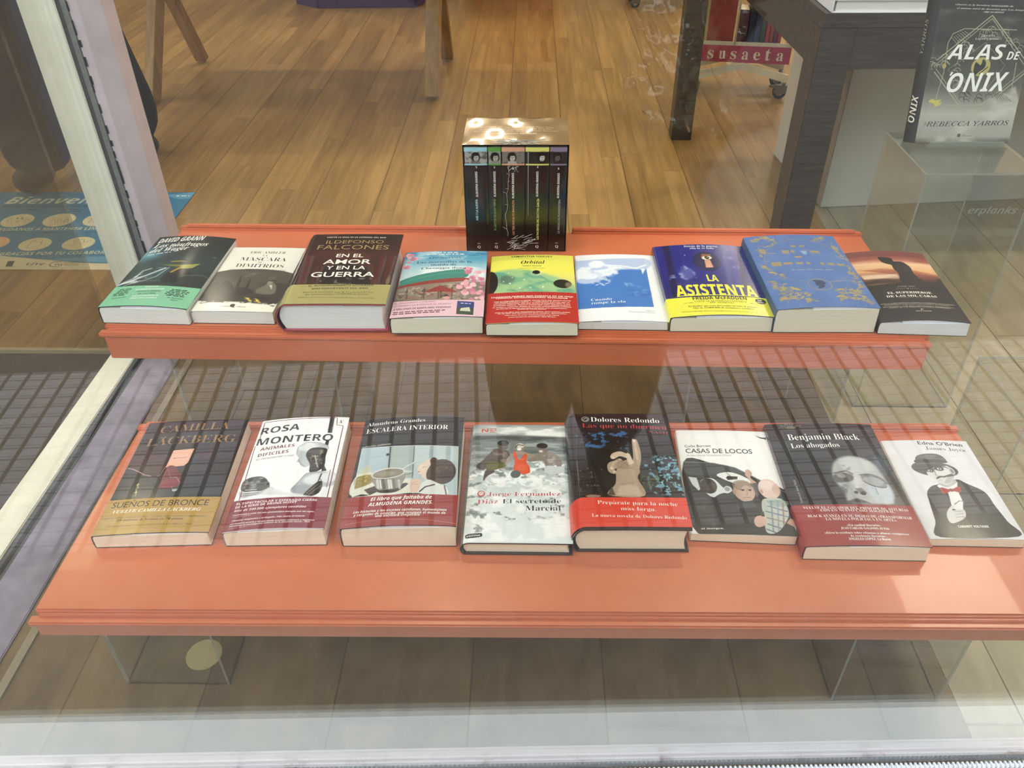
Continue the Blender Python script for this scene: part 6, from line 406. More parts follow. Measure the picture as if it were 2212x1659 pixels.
'OX': [('f','3f3d38'),('g',[(0,'5a574f'),(1.16,'a19d92'),(5.08,'b3afa3'),(7.39,'8a867b'),(9.7,'5b584f'),(13.86,'45423b'),(23.1,'34322d')]),('n','c9c5b8',.8,3,.45,.75,2.2,[(.66,.1),(3.82,4.47),(10.4,7.06),(15.17,9.52),(17.43,4.76),(16.47,0)],2),('n','2d2b27',.7,2.5,.5,.75,2,[(.12,10.07),(16.06,16.25),(16.3,23.1),(0,23.1)],5),('n','6b685e',.7,2.5,.5,.8,2.5,[(.54,5.23),(-.41,21.75),(16.14,20.43),(16.46,10.31)],7),('n','37352f',.8,1.6,.52,.75,1.4,[(.67,.02),(.91,3.56),(4.22,2.79),(4.04,.02)],9),('n','4b4943',.7,1.2,.5,.75,1,[(14.02,-.06),(15.8,2.22),(16.86,1.39),(16.38,0)],11),('L',[(8.68,20.68),(-.11,12.84),(8.3,4.15),(17.15,12.45),(8.68,20.68)],.16,'aaa48c'),('L',[(8.79,20.2),(.6,12.82),(8.13,4.81),(16.42,12.36),(8.79,20.2)],.102,'aaa48c'),('L',[(13.31,18.42),(4.51,18.66),(2.77,17.87),(2.21,16.43),(2.44,11.65),(1.97,7.55),(3.68,6.45),(13.4,6.55),(14.68,8.57),(14.45,13.31)],.117,'aaa48c'),('L',[(2.61,17.3),(3.77,16.29)],.06,'aaa48c'),('L',[(2.93,17.47),(4.11,16.5)],.06,'aaa48c'),('L',[(3.24,17.64),(4.45,16.7)],.06,'aaa48c'),('L',[(3.56,17.82),(4.79,16.91)],.06,'aaa48c'),('L',[(3.88,17.99),(5.13,17.11)],.06,'aaa48c'),('L',[(4.19,18.16),(5.47,17.31)],.06,'aaa48c'),('L',[(4.51,18.33),(5.8,17.52)],.06,'aaa48c'),('L',[(11.57,8.52),(12.72,7.26)],.062,'2b2a26'),('L',[(12,8.43),(13.18,7.21)],.062,'2b2a26'),('L',[(12.44,8.34),(13.63,7.15)],.062,'2b2a26'),('L',[(12.87,8.25),(14.09,7.1)],.062,'2b2a26'),('L',[(13.3,8.17),(14.55,7.04)],.062,'2b2a26'),('L',[(13.74,8.08),(15.01,6.99)],.062,'2b2a26'),('L',[(2.7,14.18),(2.63,14.45),(2.37,14.66),(2.02,14.73),(1.71,14.64),(1.57,14.41),(1.65,14.15)],.077,'aaa48c'),('L',[(2.88,13.13),(2.81,13.37),(2.59,13.55),(2.28,13.62),(2.02,13.53),(1.9,13.34),(1.96,13.1)],.077,'aaa48c'),('L',[(1.67,12.58),(1.61,12.81),(1.39,12.99),(1.09,13.05),(.83,12.97),(.71,12.78),(.77,12.55)],.078,'aaa48c'),('L',[(2.11,12.56),(2.04,12.83),(1.78,13.04),(1.43,13.11),(1.13,13.02),(.99,12.79),(1.06,12.53)],.078,'aaa48c'),('L',[(1.16,12.87),(1.11,13.08),(.9,13.25),(.63,13.31),(.39,13.23),(.28,13.05),(.34,12.84)],.078,'aaa48c'),('L',[(5.23,11.97),(5.16,12.23),(4.9,12.44),(4.56,12.51),(4.27,12.41),(4.13,12.19),(4.21,11.93)],.078,'aaa48c'),('L',[(5.05,14.06),(4.98,14.32),(4.72,14.53),(4.38,14.6),(4.09,14.51),(3.96,14.29),(4.04,14.03)],.077,'aaa48c'),('L',[(.68,13.11),(.63,13.3),(.44,13.46),(.18,13.51),(-.04,13.44),(-.14,13.28),(-.09,13.08)],.078,'aaa48c'),('L',[(1.18,12.64),(1.13,12.86),(.92,13.03),(.63,13.09),(.39,13.01),(.27,12.83),(.33,12.61)],.078,'aaa48c'),('L',[(.87,13.65),(.81,13.89),(.58,14.07),(.28,14.14),(.01,14.06),(-.12,13.86),(-.05,13.62)],.077,'aaa48c'),('L',[(3.02,13.7),(2.95,13.99),(2.67,14.21),(2.3,14.29),(1.98,14.19),(1.83,13.95),(1.92,13.67)],.077,'aaa48c'),('L',[(3.22,12.9),(3.16,13.15),(2.92,13.34),(2.61,13.4),(2.33,13.32),(2.21,13.11),(2.28,12.87)],.077,'aaa48c'),('L',[(4.98,12.74),(4.92,12.94),(4.72,13.11),(4.45,13.16),(4.22,13.09),(4.11,12.92),(4.17,12.71)],.077,'aaa48c'),('L',[(4.83,11.66),(4.75,11.92),(4.5,12.13),(4.15,12.2),(3.86,12.11),(3.72,11.88),(3.8,11.62)],.078,'aaa48c'),('L',[(5.5,13.36),(5.42,13.63),(5.15,13.84),(4.8,13.92),(4.49,13.82),(4.36,13.59),(4.44,13.32)],.077,'aaa48c'),('L',[(3,13.06),(2.91,13.36),(2.62,13.61),(2.22,13.69),(1.87,13.58),(1.71,13.32),(1.8,13.01)],.077,'aaa48c'),('L',[(11,16.88),(10.92,17.14),(10.65,17.34),(10.31,17.41),(10.03,17.32),(9.9,17.11),(9.99,16.85)],.074,'aaa48c'),('L',[(8.45,17.84),(8.36,18.14),(8.06,18.38),(7.65,18.46),(7.31,18.36),(7.16,18.11),(7.26,17.81)],.074,'aaa48c'),('L',[(9.77,18.47),(9.7,18.67),(9.49,18.84),(9.21,18.89),(8.98,18.82),(8.88,18.65),(8.95,18.45)],.074,'aaa48c'),('L',[(8.72,16.76),(8.62,17.09),(8.29,17.34),(7.86,17.43),(7.5,17.32),(7.34,17.05),(7.44,16.73)],.075,'aaa48c'),('L',[(12.26,17.48),(12.17,17.76),(11.87,17.99),(11.49,18.07),(11.16,17.97),(11.03,17.73),(11.13,17.44)],.074,'aaa48c'),('L',[(8.76,18),(8.68,18.24),(8.43,18.44),(8.1,18.51),(7.81,18.42),(7.69,18.22),(7.77,17.97)],.074,'aaa48c'),('L',[(9.76,18.38),(9.66,18.7),(9.34,18.95),(8.91,19.04),(8.55,18.93),(8.39,18.67),(8.5,18.35)],.074,'aaa48c'),('L',[(10.21,17.66),(10.14,17.88),(9.91,18.05),(9.62,18.11),(9.37,18.04),(9.27,17.85),(9.34,17.64)],.074,'aaa48c'),('L',[(9.38,17.82),(9.29,18.11),(8.98,18.35),(8.58,18.43),(8.25,18.33),(8.1,18.08),(8.2,17.78)],.074,'aaa48c'),('L',[(11.57,17.9),(11.51,18.07),(11.34,18.21),(11.11,18.25),(10.92,18.2),(10.84,18.05),(10.9,17.88)],.074,'aaa48c'),('L',[(12.01,18.05),(11.93,18.31),(11.66,18.51),(11.32,18.58),(11.03,18.49),(10.9,18.28),(11,18.02)],.074,'aaa48c'),('L',[(8.15,17.37),(8.08,17.6),(7.84,17.78),(7.54,17.85),(7.27,17.77),(7.16,17.58),(7.23,17.35)],.074,'aaa48c'),('L',[(5.58,15.71),(5.52,15.94),(5.29,16.12),(4.99,16.18),(4.73,16.1),(4.61,15.91),(4.68,15.68)],.076,'aaa48c'),('L',[(5.93,14.66),(5.87,14.86),(5.68,15.01),(5.43,15.06),(5.21,15),(5.11,14.83),(5.17,14.64)],.076,'aaa48c'),('L',[(5.03,16.38),(4.95,16.67),(4.66,16.89),(4.28,16.97),(3.95,16.87),(3.8,16.63),(3.89,16.34)],.075,'aaa48c'),('L',[(5.94,16.08),(5.87,16.32),(5.64,16.51),(5.32,16.58),(5.05,16.49),(4.93,16.29),(5,16.05)],.075,'aaa48c'),('L',[(6.05,15.26),(5.99,15.46),(5.79,15.62),(5.52,15.67),(5.29,15.6),(5.19,15.43),(5.25,15.23)],.076,'aaa48c'),('L',[(6.74,15.04),(6.69,15.24),(6.49,15.39),(6.23,15.45),(6.01,15.38),(5.91,15.21),(5.97,15.02)],.076,'aaa48c'),('L',[(6.92,15.05),(6.83,15.35),(6.53,15.59),(6.13,15.67),(5.79,15.57),(5.64,15.31),(5.73,15.01)],.076,'aaa48c'),('L',[(5.81,16.03),(5.71,16.35),(5.4,16.6),(4.98,16.69),(4.61,16.58),(4.45,16.31),(4.55,15.99)],.076,'aaa48c'),('L',[(9.78,7.82),(9.71,8.06),(9.48,8.24),(9.18,8.31),(8.93,8.22),(8.82,8.02),(8.9,7.79)],.079,'2b2a26'),('L',[(11.58,7.72),(11.49,8),(11.22,8.22),(10.86,8.29),(10.56,8.19),(10.43,7.95),(10.52,7.67)],.078,'2b2a26'),('L',[(10.2,7.03),(10.11,7.33),(9.82,7.57),(9.45,7.65),(9.12,7.54),(8.99,7.28),(9.08,6.98)],.079,'2b2a26'),('L',[(7.8,7.38),(7.72,7.65),(7.46,7.87),(7.11,7.94),(6.81,7.84),(6.68,7.61),(6.76,7.33)],.079,'2b2a26'),('L',[(9.7,7.26),(9.63,7.49),(9.4,7.67),(9.11,7.74),(8.86,7.65),(8.75,7.45),(8.82,7.22)],.079,'2b2a26'),('L',[(7.57,8.16),(7.51,8.4),(7.28,8.58),(6.98,8.64),(6.72,8.56),(6.61,8.36),(6.68,8.12)],.079,'2b2a26'),('L',[(6.88,7.31),(6.81,7.56),(6.58,7.75),(6.27,7.81),(6.01,7.72),(5.89,7.52),(5.96,7.28)],.079,'2b2a26'),('L',[(7.57,8.18),(7.51,8.42),(7.28,8.61),(6.98,8.67),(6.72,8.59),(6.6,8.39),(6.68,8.15)],.079,'2b2a26'),('L',[(7.86,7.87),(7.79,8.14),(7.53,8.35),(7.18,8.43),(6.89,8.33),(6.76,8.1),(6.84,7.83)],.079,'2b2a26'),('L',[(10.03,6.97),(9.93,7.33),(9.57,7.62),(9.12,7.71),(8.73,7.58),(8.56,7.27),(8.67,6.91)],.079,'2b2a26'),('L',[(7.04,7.93),(6.95,8.23),(6.66,8.46),(6.28,8.54),(5.95,8.44),(5.81,8.18),(5.9,7.88)],.079,'2b2a26'),('L',[(7.74,6.95),(7.68,7.18),(7.46,7.36),(7.17,7.42),(6.92,7.34),(6.81,7.14),(6.88,6.91)],.079,'2b2a26'),('L',[(14.98,15.03),(14.88,15.33),(14.57,15.56),(14.18,15.64),(13.85,15.54),(13.71,15.29),(13.82,14.99)],.074,'aaa48c'),('L',[(13,16.18),(12.91,16.46),(12.62,16.68),(12.25,16.76),(11.93,16.66),(11.8,16.43),(11.9,16.15)],.074,'aaa48c'),('L',[(12.85,16.75),(12.77,16.97),(12.54,17.15),(12.24,17.21),(11.99,17.13),(11.88,16.95),(11.96,16.72)],.074,'aaa48c'),('L',[(13.88,16.72),(13.82,16.9),(13.63,17.04),(13.39,17.09),(13.19,17.03),(13.11,16.88),(13.17,16.7)],.074,'aaa48c'),('L',[(13.16,15.73),(13.07,16.01),(12.78,16.23),(12.41,16.3),(12.11,16.21),(11.98,15.97),(12.07,15.7)],.074,'aaa48c'),('L',[(13.83,14.42),(13.75,14.67),(13.5,14.86),(13.18,14.93),(12.91,14.84),(12.8,14.64),(12.89,14.39)],.075,'aaa48c'),('L',[(14.33,16.03),(14.24,16.3),(13.97,16.51),(13.61,16.58),(13.31,16.49),(13.19,16.27),(13.29,16)],.074,'aaa48c'),('L',[(15.08,15.64),(15.01,15.84),(14.79,16),(14.52,16.06),(14.3,15.99),(14.2,15.82),(14.28,15.61)],.074,'aaa48c'),('L',[(5.45,10.02),(5.37,10.29),(5.11,10.5),(4.76,10.57),(4.46,10.48),(4.33,10.25),(4.41,9.98)],.078,'aaa48c'),('L',[(5.31,11.17),(5.25,11.38),(5.05,11.54),(4.78,11.6),(4.54,11.52),(4.44,11.35),(4.5,11.14)],.078,'aaa48c'),('L',[(5.8,9.26),(5.71,9.58),(5.4,9.83),(4.99,9.91),(4.64,9.8),(4.48,9.53),(4.58,9.21)],.079,'aaa48c'),('L',[(6.58,9.83),(6.48,10.18),(6.15,10.46),(5.7,10.55),(5.32,10.42),(5.15,10.13),(5.25,9.78)],.078,'aaa48c'),('L',[(5.31,9.89),(5.22,10.2),(4.92,10.45),(4.52,10.53),(4.17,10.42),(4.02,10.16),(4.11,9.84)],.078,'aaa48c'),('L',[(6.7,10.09),(6.6,10.42),(6.28,10.68),(5.86,10.77),(5.5,10.65),(5.34,10.37),(5.44,10.04)],.078,'aaa48c'),('L',[(5.52,9.29),(5.46,9.48),(5.28,9.63),(5.04,9.68),(4.84,9.61),(4.74,9.45),(4.8,9.26)],.079,'aaa48c'),('L',[(4.58,8.63),(4.53,8.84),(4.33,9),(4.07,9.05),(3.84,8.98),(3.74,8.8),(3.8,8.6)],.079,'aaa48c'),('L',[(8.55,16.48),(3.07,12.27),(7.7,7.65)],.045,'aaa48c'),('L',[(8.55,16.48),(12.62,12.84),(10.41,9.29)],.045,'aaa48c'),('e',8.54,12.67,1.61,1.5,'b5ab68',0,.06,1),('p',[(7.4,12.33),(7.58,13.38),(8.47,12.94),(8.68,13.84),(9.26,13.4),(9.2,12.5),(8.45,11.88),(7.69,11.26)],'2b2a26',.05,1),('L',[(8.42,11.43),(9.77,12.66)],.154,'2b2a26'),('p',[(.79,7.04),(1.35,7.46),(2.04,7.23),(2.89,7.41),(2.6,6.91),(3.12,6.76),(2.27,6.25),(1.67,6.73)],'c9bb62',.05,1),('e',2.32,12.8,.34,.42,'b9a65a',0,.05,1),('t','el mismo nivel de devoción que Los Juegos del',2.55,21.7,14.99,21.29,.27,'RJ','d9d6cc'),('t','-THE GUARDIAN',7.03,21.09,10.54,21.01,.27,'RJ','d9d6cc'),('t','«Yarros es la heredera indiscutible de',2.18,22.27,11.85,21.93,.27,'RJ','d9d6cc'),('t','DESAFÍA',7.51,17.41,9.78,17.4,.34,'RJ','d9d6cc'),('t','LA OSCURIDAD',6.61,16.95,10.63,16.92,.34,'RJ','d9d6cc'),('t','ALAS',2.46,13.85,12.11,13.81,2.56,'I2','f4f2ea'),('t','DE',12.57,13.77,14.77,13.76,1.39,'I2','f4f2ea'),('t','ÓNIX',3.41,8.57,13.63,8.71,3.33,'I2','f4f2ea'),('t','REBECCA YARROS',1.14,2.89,15.46,3.09,.97,'RI','34322d'),('e',7.21,1.37,.3,.31,'55534c',0,.05,1),('t','Planeta',7.7,1.19,9.37,1.2,.38,'RI','3f3d38')],
}
# ------------------------------------------------------------------ materials used
MT = dict(
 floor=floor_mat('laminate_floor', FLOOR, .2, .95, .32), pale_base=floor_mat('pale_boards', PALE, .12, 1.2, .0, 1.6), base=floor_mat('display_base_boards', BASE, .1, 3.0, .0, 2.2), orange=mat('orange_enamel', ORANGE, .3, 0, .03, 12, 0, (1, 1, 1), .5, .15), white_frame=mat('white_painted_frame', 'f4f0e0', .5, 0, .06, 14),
 dirty_shaded_lilac=mat('dirty_shaded_lilac_paint', '8d8595', .6, 0, .22, 24, .15), lilac=mat('lilac_painted_frame', 'd2c3c8', .5, 0, .07, 18, .1), gasket=mat('rubber_gasket', '4a4848', .7, 0, .15, 60, .3), bead=mat('ribbed_bead', 'aeb0b3', .5, 0, .1, 80),  # bottom side rail gets its own lilac, darkened for dirt and shade together
 glass=glass_mat('window_glass', GLASS_TINT, GLASS_IOR), sideglass=glass_mat('side_window_glass', (.94, .94, .91), 1.45), doorglass=glass_mat('door_glass', (.80, .79, .74), 1.45), acrylic=glass_mat('clear_acrylic', (.965, .97, .955), 1.42), acr_edge=glass_mat('acrylic_edge', (.66, .67, .58), 1.5, .1, .3),
 wrap=glass_mat('clear_glare_sheet', (.96, .96, .96), 1.55, .05, .03),
 cover=print_mat('printed_cover', .38, .25), gloss=print_mat('glossy_printed_cover', .22, .5), matte=print_mat('matte_printed_cover', .6), band=print_mat('printed_paper_band', .35, .3), decal=print_mat('printed_floor_vinyl', .45),
 pages=pages_mat('cream_pages', 'efe6cf', 'd8ccb0'), pages_w=pages_mat('white_pages', 'eeebe4', 'd6d2ca'), pages_y=pages_mat('buff_pages', 'faeed6', 'ecdab8'), flap=mat('white_flap', 'e9e9f0', .6, 0, .02),
 steel=mat('chrome_wheel', '9a9a98', .3, .9), black_cloth=mat('black_cloth', '0d0b0a', .9, 0, .2, 60, .2), shoe=mat('dark_shoe', '22241f', .55), skin=mat('skin', 'b98a72', .6), hair=mat('dark_hair', '1d1512', .7),
 oak=wood_mat('light_oak', '8a6a3c', 'b08d58', .4), oak_red=wood_mat('oak_side', '7d5a30', 'a07c48', .45), wenge=wood_mat('wenge_laminate', '2f2721', '51473d', .45, (9, 46, 120)), purple=mat('purple_board', '4a3a66', .5), cream=mat('cream_metal', 'cfc7ab', .45), red_sign=mat('crimson_sign', 'a5324a', .5), cream_ink=mat('cream_lettering', 'd8ceae', .6),
 grey_gloss=mat('pale_grey_laminate', 'cbc8bc', .1, 0, .06, 6, 0, (1, 1, .3)), asphalt=mat('asphalt', '232324', .9, 0, .3, 200, .3), concrete=mat('worn_concrete', '55524d', .9, 0, .25, 20, .2), flaking=flaking_mat(), ledge=mat('pale_ledge', 'e9eeec', .75, 0, .04, 10), step=mat('grey_kerb', '9ea39f', .85), recess=mat('dark_entrance_mat', '3c342a', .9, 0, .3, 300, .4), paving=paving_mat(), plaster=mat('white_plaster', 'd8d2c6', .8), facade=mat('facade', '4a4743', .9, 0, .1, 3), disc=mat('pale_disc', 'c9b27c', .5, 0, .08, 40, 0, (1, 8, 1)), trim=mat('thin_floor_strip', '8a7c66', .5), phone=mat('dark_phone', '101113', .25))

# ------------------------------------------------------------------ the setting
def slab(name, m, *b, bev=0.):
    return struct(MB().box(*b, bev).build(name, m))
fl = MB(); fl.box(-.86, .83, 1.46, 9, -.05, 0).box(.83, 3.2, 2.69, 9, -.05, 0); struct(fl.build('floor', MT['floor']))
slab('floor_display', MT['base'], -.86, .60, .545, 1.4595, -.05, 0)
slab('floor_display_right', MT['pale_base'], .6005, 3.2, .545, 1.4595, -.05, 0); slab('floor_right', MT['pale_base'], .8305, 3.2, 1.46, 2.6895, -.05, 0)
m_ = MB(); m_.box(-5, -.86, 1.478, 9, -.05, 0); struct(m_.build('floor_entrance', MT['floor']))
slab('floor_recess', MT['recess'], -2.6, -.86, .50, 1.478, -.09, -.006)
slab('wall_back', MT['plaster'], -5, 3.2, 9, 9.1, 0, 2.9); slab('wall_right', MT['plaster'], 3.2, 3.3, .4, 9, 0, 2.9); slab('wall_left', MT['plaster'], -5.1, -5, 1.4, 9, 0, 2.9)
slab('ceiling', MT['plaster'], -5.1, 3.3, .45, 9.1, 2.9, 3.0)
slab('trim_floor_strip', MT['trim'], -.757, -.744, .585, 1.53, 0, .003)
# street side
A0 = math.radians(2.05); YG = .5385          # the front glass runs 2 degrees off the shelves
def front(name, m, *b, bev=0., parent=None):
    mb_ = m if isinstance(m, MB) else MB().box(*b, bev)
    return mb_
win = thing('window_1', '', '', (0, YG, 0), (0, 0, A0)); del win['label']; del win['category']; struct(win)
MB().box(-.86, 2.6, -.003, .003, .002, 2.75).build('pane', MT['glass'], win)
MB().prism([(.006, 0), (.030, 0), (.030, .006), (.012, .014), (.006, .014)], 'x', -.86, 2.6, 0, .002).build('frame_rail', MT['lilac'], win)
bd = MB(); bd.tube([(-.86, -.007, .003), (2.6, -.007, .003)], .0032, 8)
x = -.3
while x < 1.1: bd.box(x, x+.0035, -.012, -.003, .001, .0075, .0008); x += .0062
bd.build('ribbed_seal', MT['bead'], win)
MB().box(-.86, 2.6, .002, .009, 0, .006).build('gasket', MT['gasket'], win)
MB().box(-.9, 2.6, -.02, .03, 2.75, 2.9).build('frame_header', MT['white_frame'], win)
led = thing('ledge', '', '', (0, YG, 0), (0, 0, A0)); del led['label']; del led['category']; struct(led); led.name = 'trim_window_ledge'
MB().box(-.95, 2.6, -.022, -.010, -.03, -.001).build('worn_edge', MT['flaking'], led)
MB().box(-.95, 2.6, -.088, -.022, -.06, -.003, .003).build('ledge_slab', MT['ledge'], led)
MB().box(-.95, 2.6, -.112, -.088, -.12, -.03, .003).build('ledge_step', MT['step'], led)
MB().box(-.95, 2.6, -.10, -.02, -.42, -.12).build('ledge_wall', MT['concrete'], led)
slab('floor_pavement', MT['concrete'], -4, 4, -.24, .46, -.5, -.40)
struct(MB().box(-4, 4, -.95, -.24, -.5, -.40).build('floor_small_paving', MT['paving']))
slab('floor_street', MT['asphalt'], -12, 12, -9, -.95, -.55, -.42)
slab('wall_opposite', MT['facade'], -12, 12, -9.3, -9, -.45, 6.5)
slab('wall_facade', MT['plaster'], -.95, 3.3, .43, .47, 2.9, 4.2)

# side window with the corner post
w2 = thing('window_2', '', '', (0, 0, 0)); del w2['label']; del w2['category']; struct(w2)
MB().box(-.859, -.853, .53, 1.54, .012, 2.75).build('pane', MT['sideglass'], w2)
MB().prism([(-.93, 0), (-.869, 0), (-.869, .012), (-.90, .012), (-.902, .009), (-.93, .009)], 'y', .50, 1.53, 0, .002).build('outer_rail', MT['white_frame'], w2)
MB().box(-.869, -.8605, .52, 1.53, 0, .010).box(-.8525, -.846, .52, 1.53, 0, .009).build('gasket', MT['gasket'], w2)
MB().prism([(-.846, 0), (-.775, 0), (-.775, .004), (-.795, .010), (-.815, .012), (-.846, .012)], 'y', .56, 1.53, 0, .0015).build('frame_rail', MT['dirty_shaded_lilac'], w2)
po = MB(); po.prism([(-.912, 1.535), (-.876, 1.532), (-.842, 1.53), (-.842, 1.60), (-.912, 1.60)], 'z', 0, 2.85, 0, .002); po.build('outer_post', MT['white_frame'], w2)
MB().box(-.842, -.834, 1.534, 1.58, 0, 2.85).build('gasket', MT['gasket'], w2); MB().box(-.8335, -.820, 1.531, 1.56, 0, 2.85, .002).build('gasket', mat('grey_post_seal', '7d7b78', .7, 0, .15, 120, .3), w2)
rg = random.Random(4); gm = MB()
for i in range(60):
    z = i*.03+rg.random()*.02; gm.box(-.8205, -.8205+rg.uniform(.001, .005), 1.5292, 1.5312, z, z+rg.uniform(.01, .03))
gm.build('torn_seal', mat('torn_black_seal', '15131a', .8), w2)
MB().prism([(-.820, 1.531), (-.801, 1.531), (-.792, 1.538), (-.768, 1.552), (-.768, 1.60), (-.820, 1.60)], 'z', 0, 2.85, 0, .001).build('post', MT['lilac'], w2)
d1 = thing('door_1', '', '', (0, 0, 0)); del d1['label']; del d1['category']; struct(d1)
MB().box(-2.4, -.93, 1.486, 1.496, .006, 2.4).build('pane', MT['doorglass'], d1)
MB().box(-2.5, -.915, 1.474, 1.482, -.004, .006).build('threshold_strip', MT['trim'], d1)

# ------------------------------------------------------------------ orange shelves
def shelf(name, label, x0, x1, yf, yb, z, tilt, rz, cy, face, lipdrop, gap=None):
    # local frame: origin at (0, cy) on the top surface's front line
    t = thing(name, label, 'shelf', (0, cy, z-(cy-yf)*0), (math.atan(tilt), 0, rz), 'orange display shelves')
    y0, y1 = yf-cy, yb-cy
    MB().box(x0, x1, y0, y1, -.016, 0, .0025).build('shelf_top', MT['orange'], t)
    for a, b in ((x0, gap[0]), (gap[1], x1)) if gap else ((x0, x1),):
        MB().box(a-(.001 if a == x0 else 0), b, y1-.006, y1+.006, -.004, .006, .002).box(a+(.012 if a == x0 else 0), b-(.012 if b == x1 else 0), y1-.004, y1+.008, .002, .009, .002).build('back_lip', MT['orange'], t)
    MB().box(x0+.006, x1-.006, y0-.004, y0+.004, -.02, -.005, .001).build('groove', MT['orange'], t)
    MB().box(x0-.006, x1+.002, y0-.013, y0+.0, -lipdrop-.004, -lipdrop+.004, .002).build('front_lip', MT['orange'], t)
    MB().box(x0+.001, x1-.001, y0-.011, y0-.007, -face, -lipdrop-.002, .0015).build('front_face', MT['orange'], t)
    return t
ZU, YU, TU, RU = .350, 1.1, -.0141, -.014
ZL, YL, TL, RL = .2215, .8, -.0068, .0091
# heights given on the front line; move to the pivot
ZUp = ZU+TU*(1.1-1.0474); ZLp = ZL+TL*(.8-.6201)
shelf('display_shelf', 'upper orange metal shelf carrying nine books and a boxed set', -.6681, .6099, 1.0474, 1.388, ZUp, TU, RU, 1.1, .056, .011, (-.112, .074))
shelf('display_shelf', 'lower orange metal shelf carrying eight books, nearest the window glass', -.6113, .6663, .6201, .967, ZLp, TL, RL, .8, .036, .013)
def on_shelf(up, x, y):
    # a point given in the room -> location on the tilted, turned shelf top
    z0, cy, t = (ZUp, 1.1, TU) if up else (ZLp, .8, TL)
    return z0+t*(y-cy)

# ------------------------------------------------------------------ clear acrylic stands
def acrylic_box(label, x0, x1, y0, y1, z0, z1, th=.003, top=True, back=True, rz=0., sides=True):
    t = thing('acrylic_riser', label, 'acrylic stand', ((x0+x1)/2, (y0+y1)/2, z0), (0, 0, rz), 'clear acrylic stands'); w, d, h = (x1-x0)/2, (y1-y0)/2, z1-z0
    def panel(a):
        b = MB().box(*a); b.bm.normal_update(); e = sorted(range(3), key=lambda i: a[2*i+1]-a[2*i])[0]
        for f in b.bm.faces:
            f.normal_update(); f.material_index = 0 if abs(f.normal[e]) > .9 else 1
        b.build('panel', [MT['acrylic'], MT['acr_edge']], t)
    if top: panel((-w, w, -d, d, h-th, h))
    panel((-w, -w+th, -d, d, 0, h-th-.0003)); panel((w-th, w, -d, d, 0, h-th-.0003))
    panel((-w+th+.0003, w-th-.0003, -d, -d+th, 0, h-th-.0003))
    if back: panel((-w+th+.0003, w-th-.0003, d-th, d, 0, h-th-.0003))
    return t
acrylic_box('clear acrylic riser under the left end of the upper shelf', -.60, -.325, 1.09, 1.342, 0, ZU-.018)
acrylic_box('clear acrylic riser under the right end of the upper shelf', .27, .53, 1.09, 1.33, 0, ZU-.019, rz=-.014)
acrylic_box('clear acrylic riser under the left end of the lower shelf', -.575, -.4256, .655, .86, 0, ZL-.0185)
acrylic_box('clear acrylic riser under the right end of the lower shelf', .425, .575, .645, .85, 0, ZL-.018)
acrylic_box('tall clear acrylic pedestal under the standing grey book', .658, .848, 1.30, 1.492, 0, .5)
acrylic_box('low clear acrylic box at the right edge, right of the lower shelf', .707, .96, .90, 1.057, 0, .3)

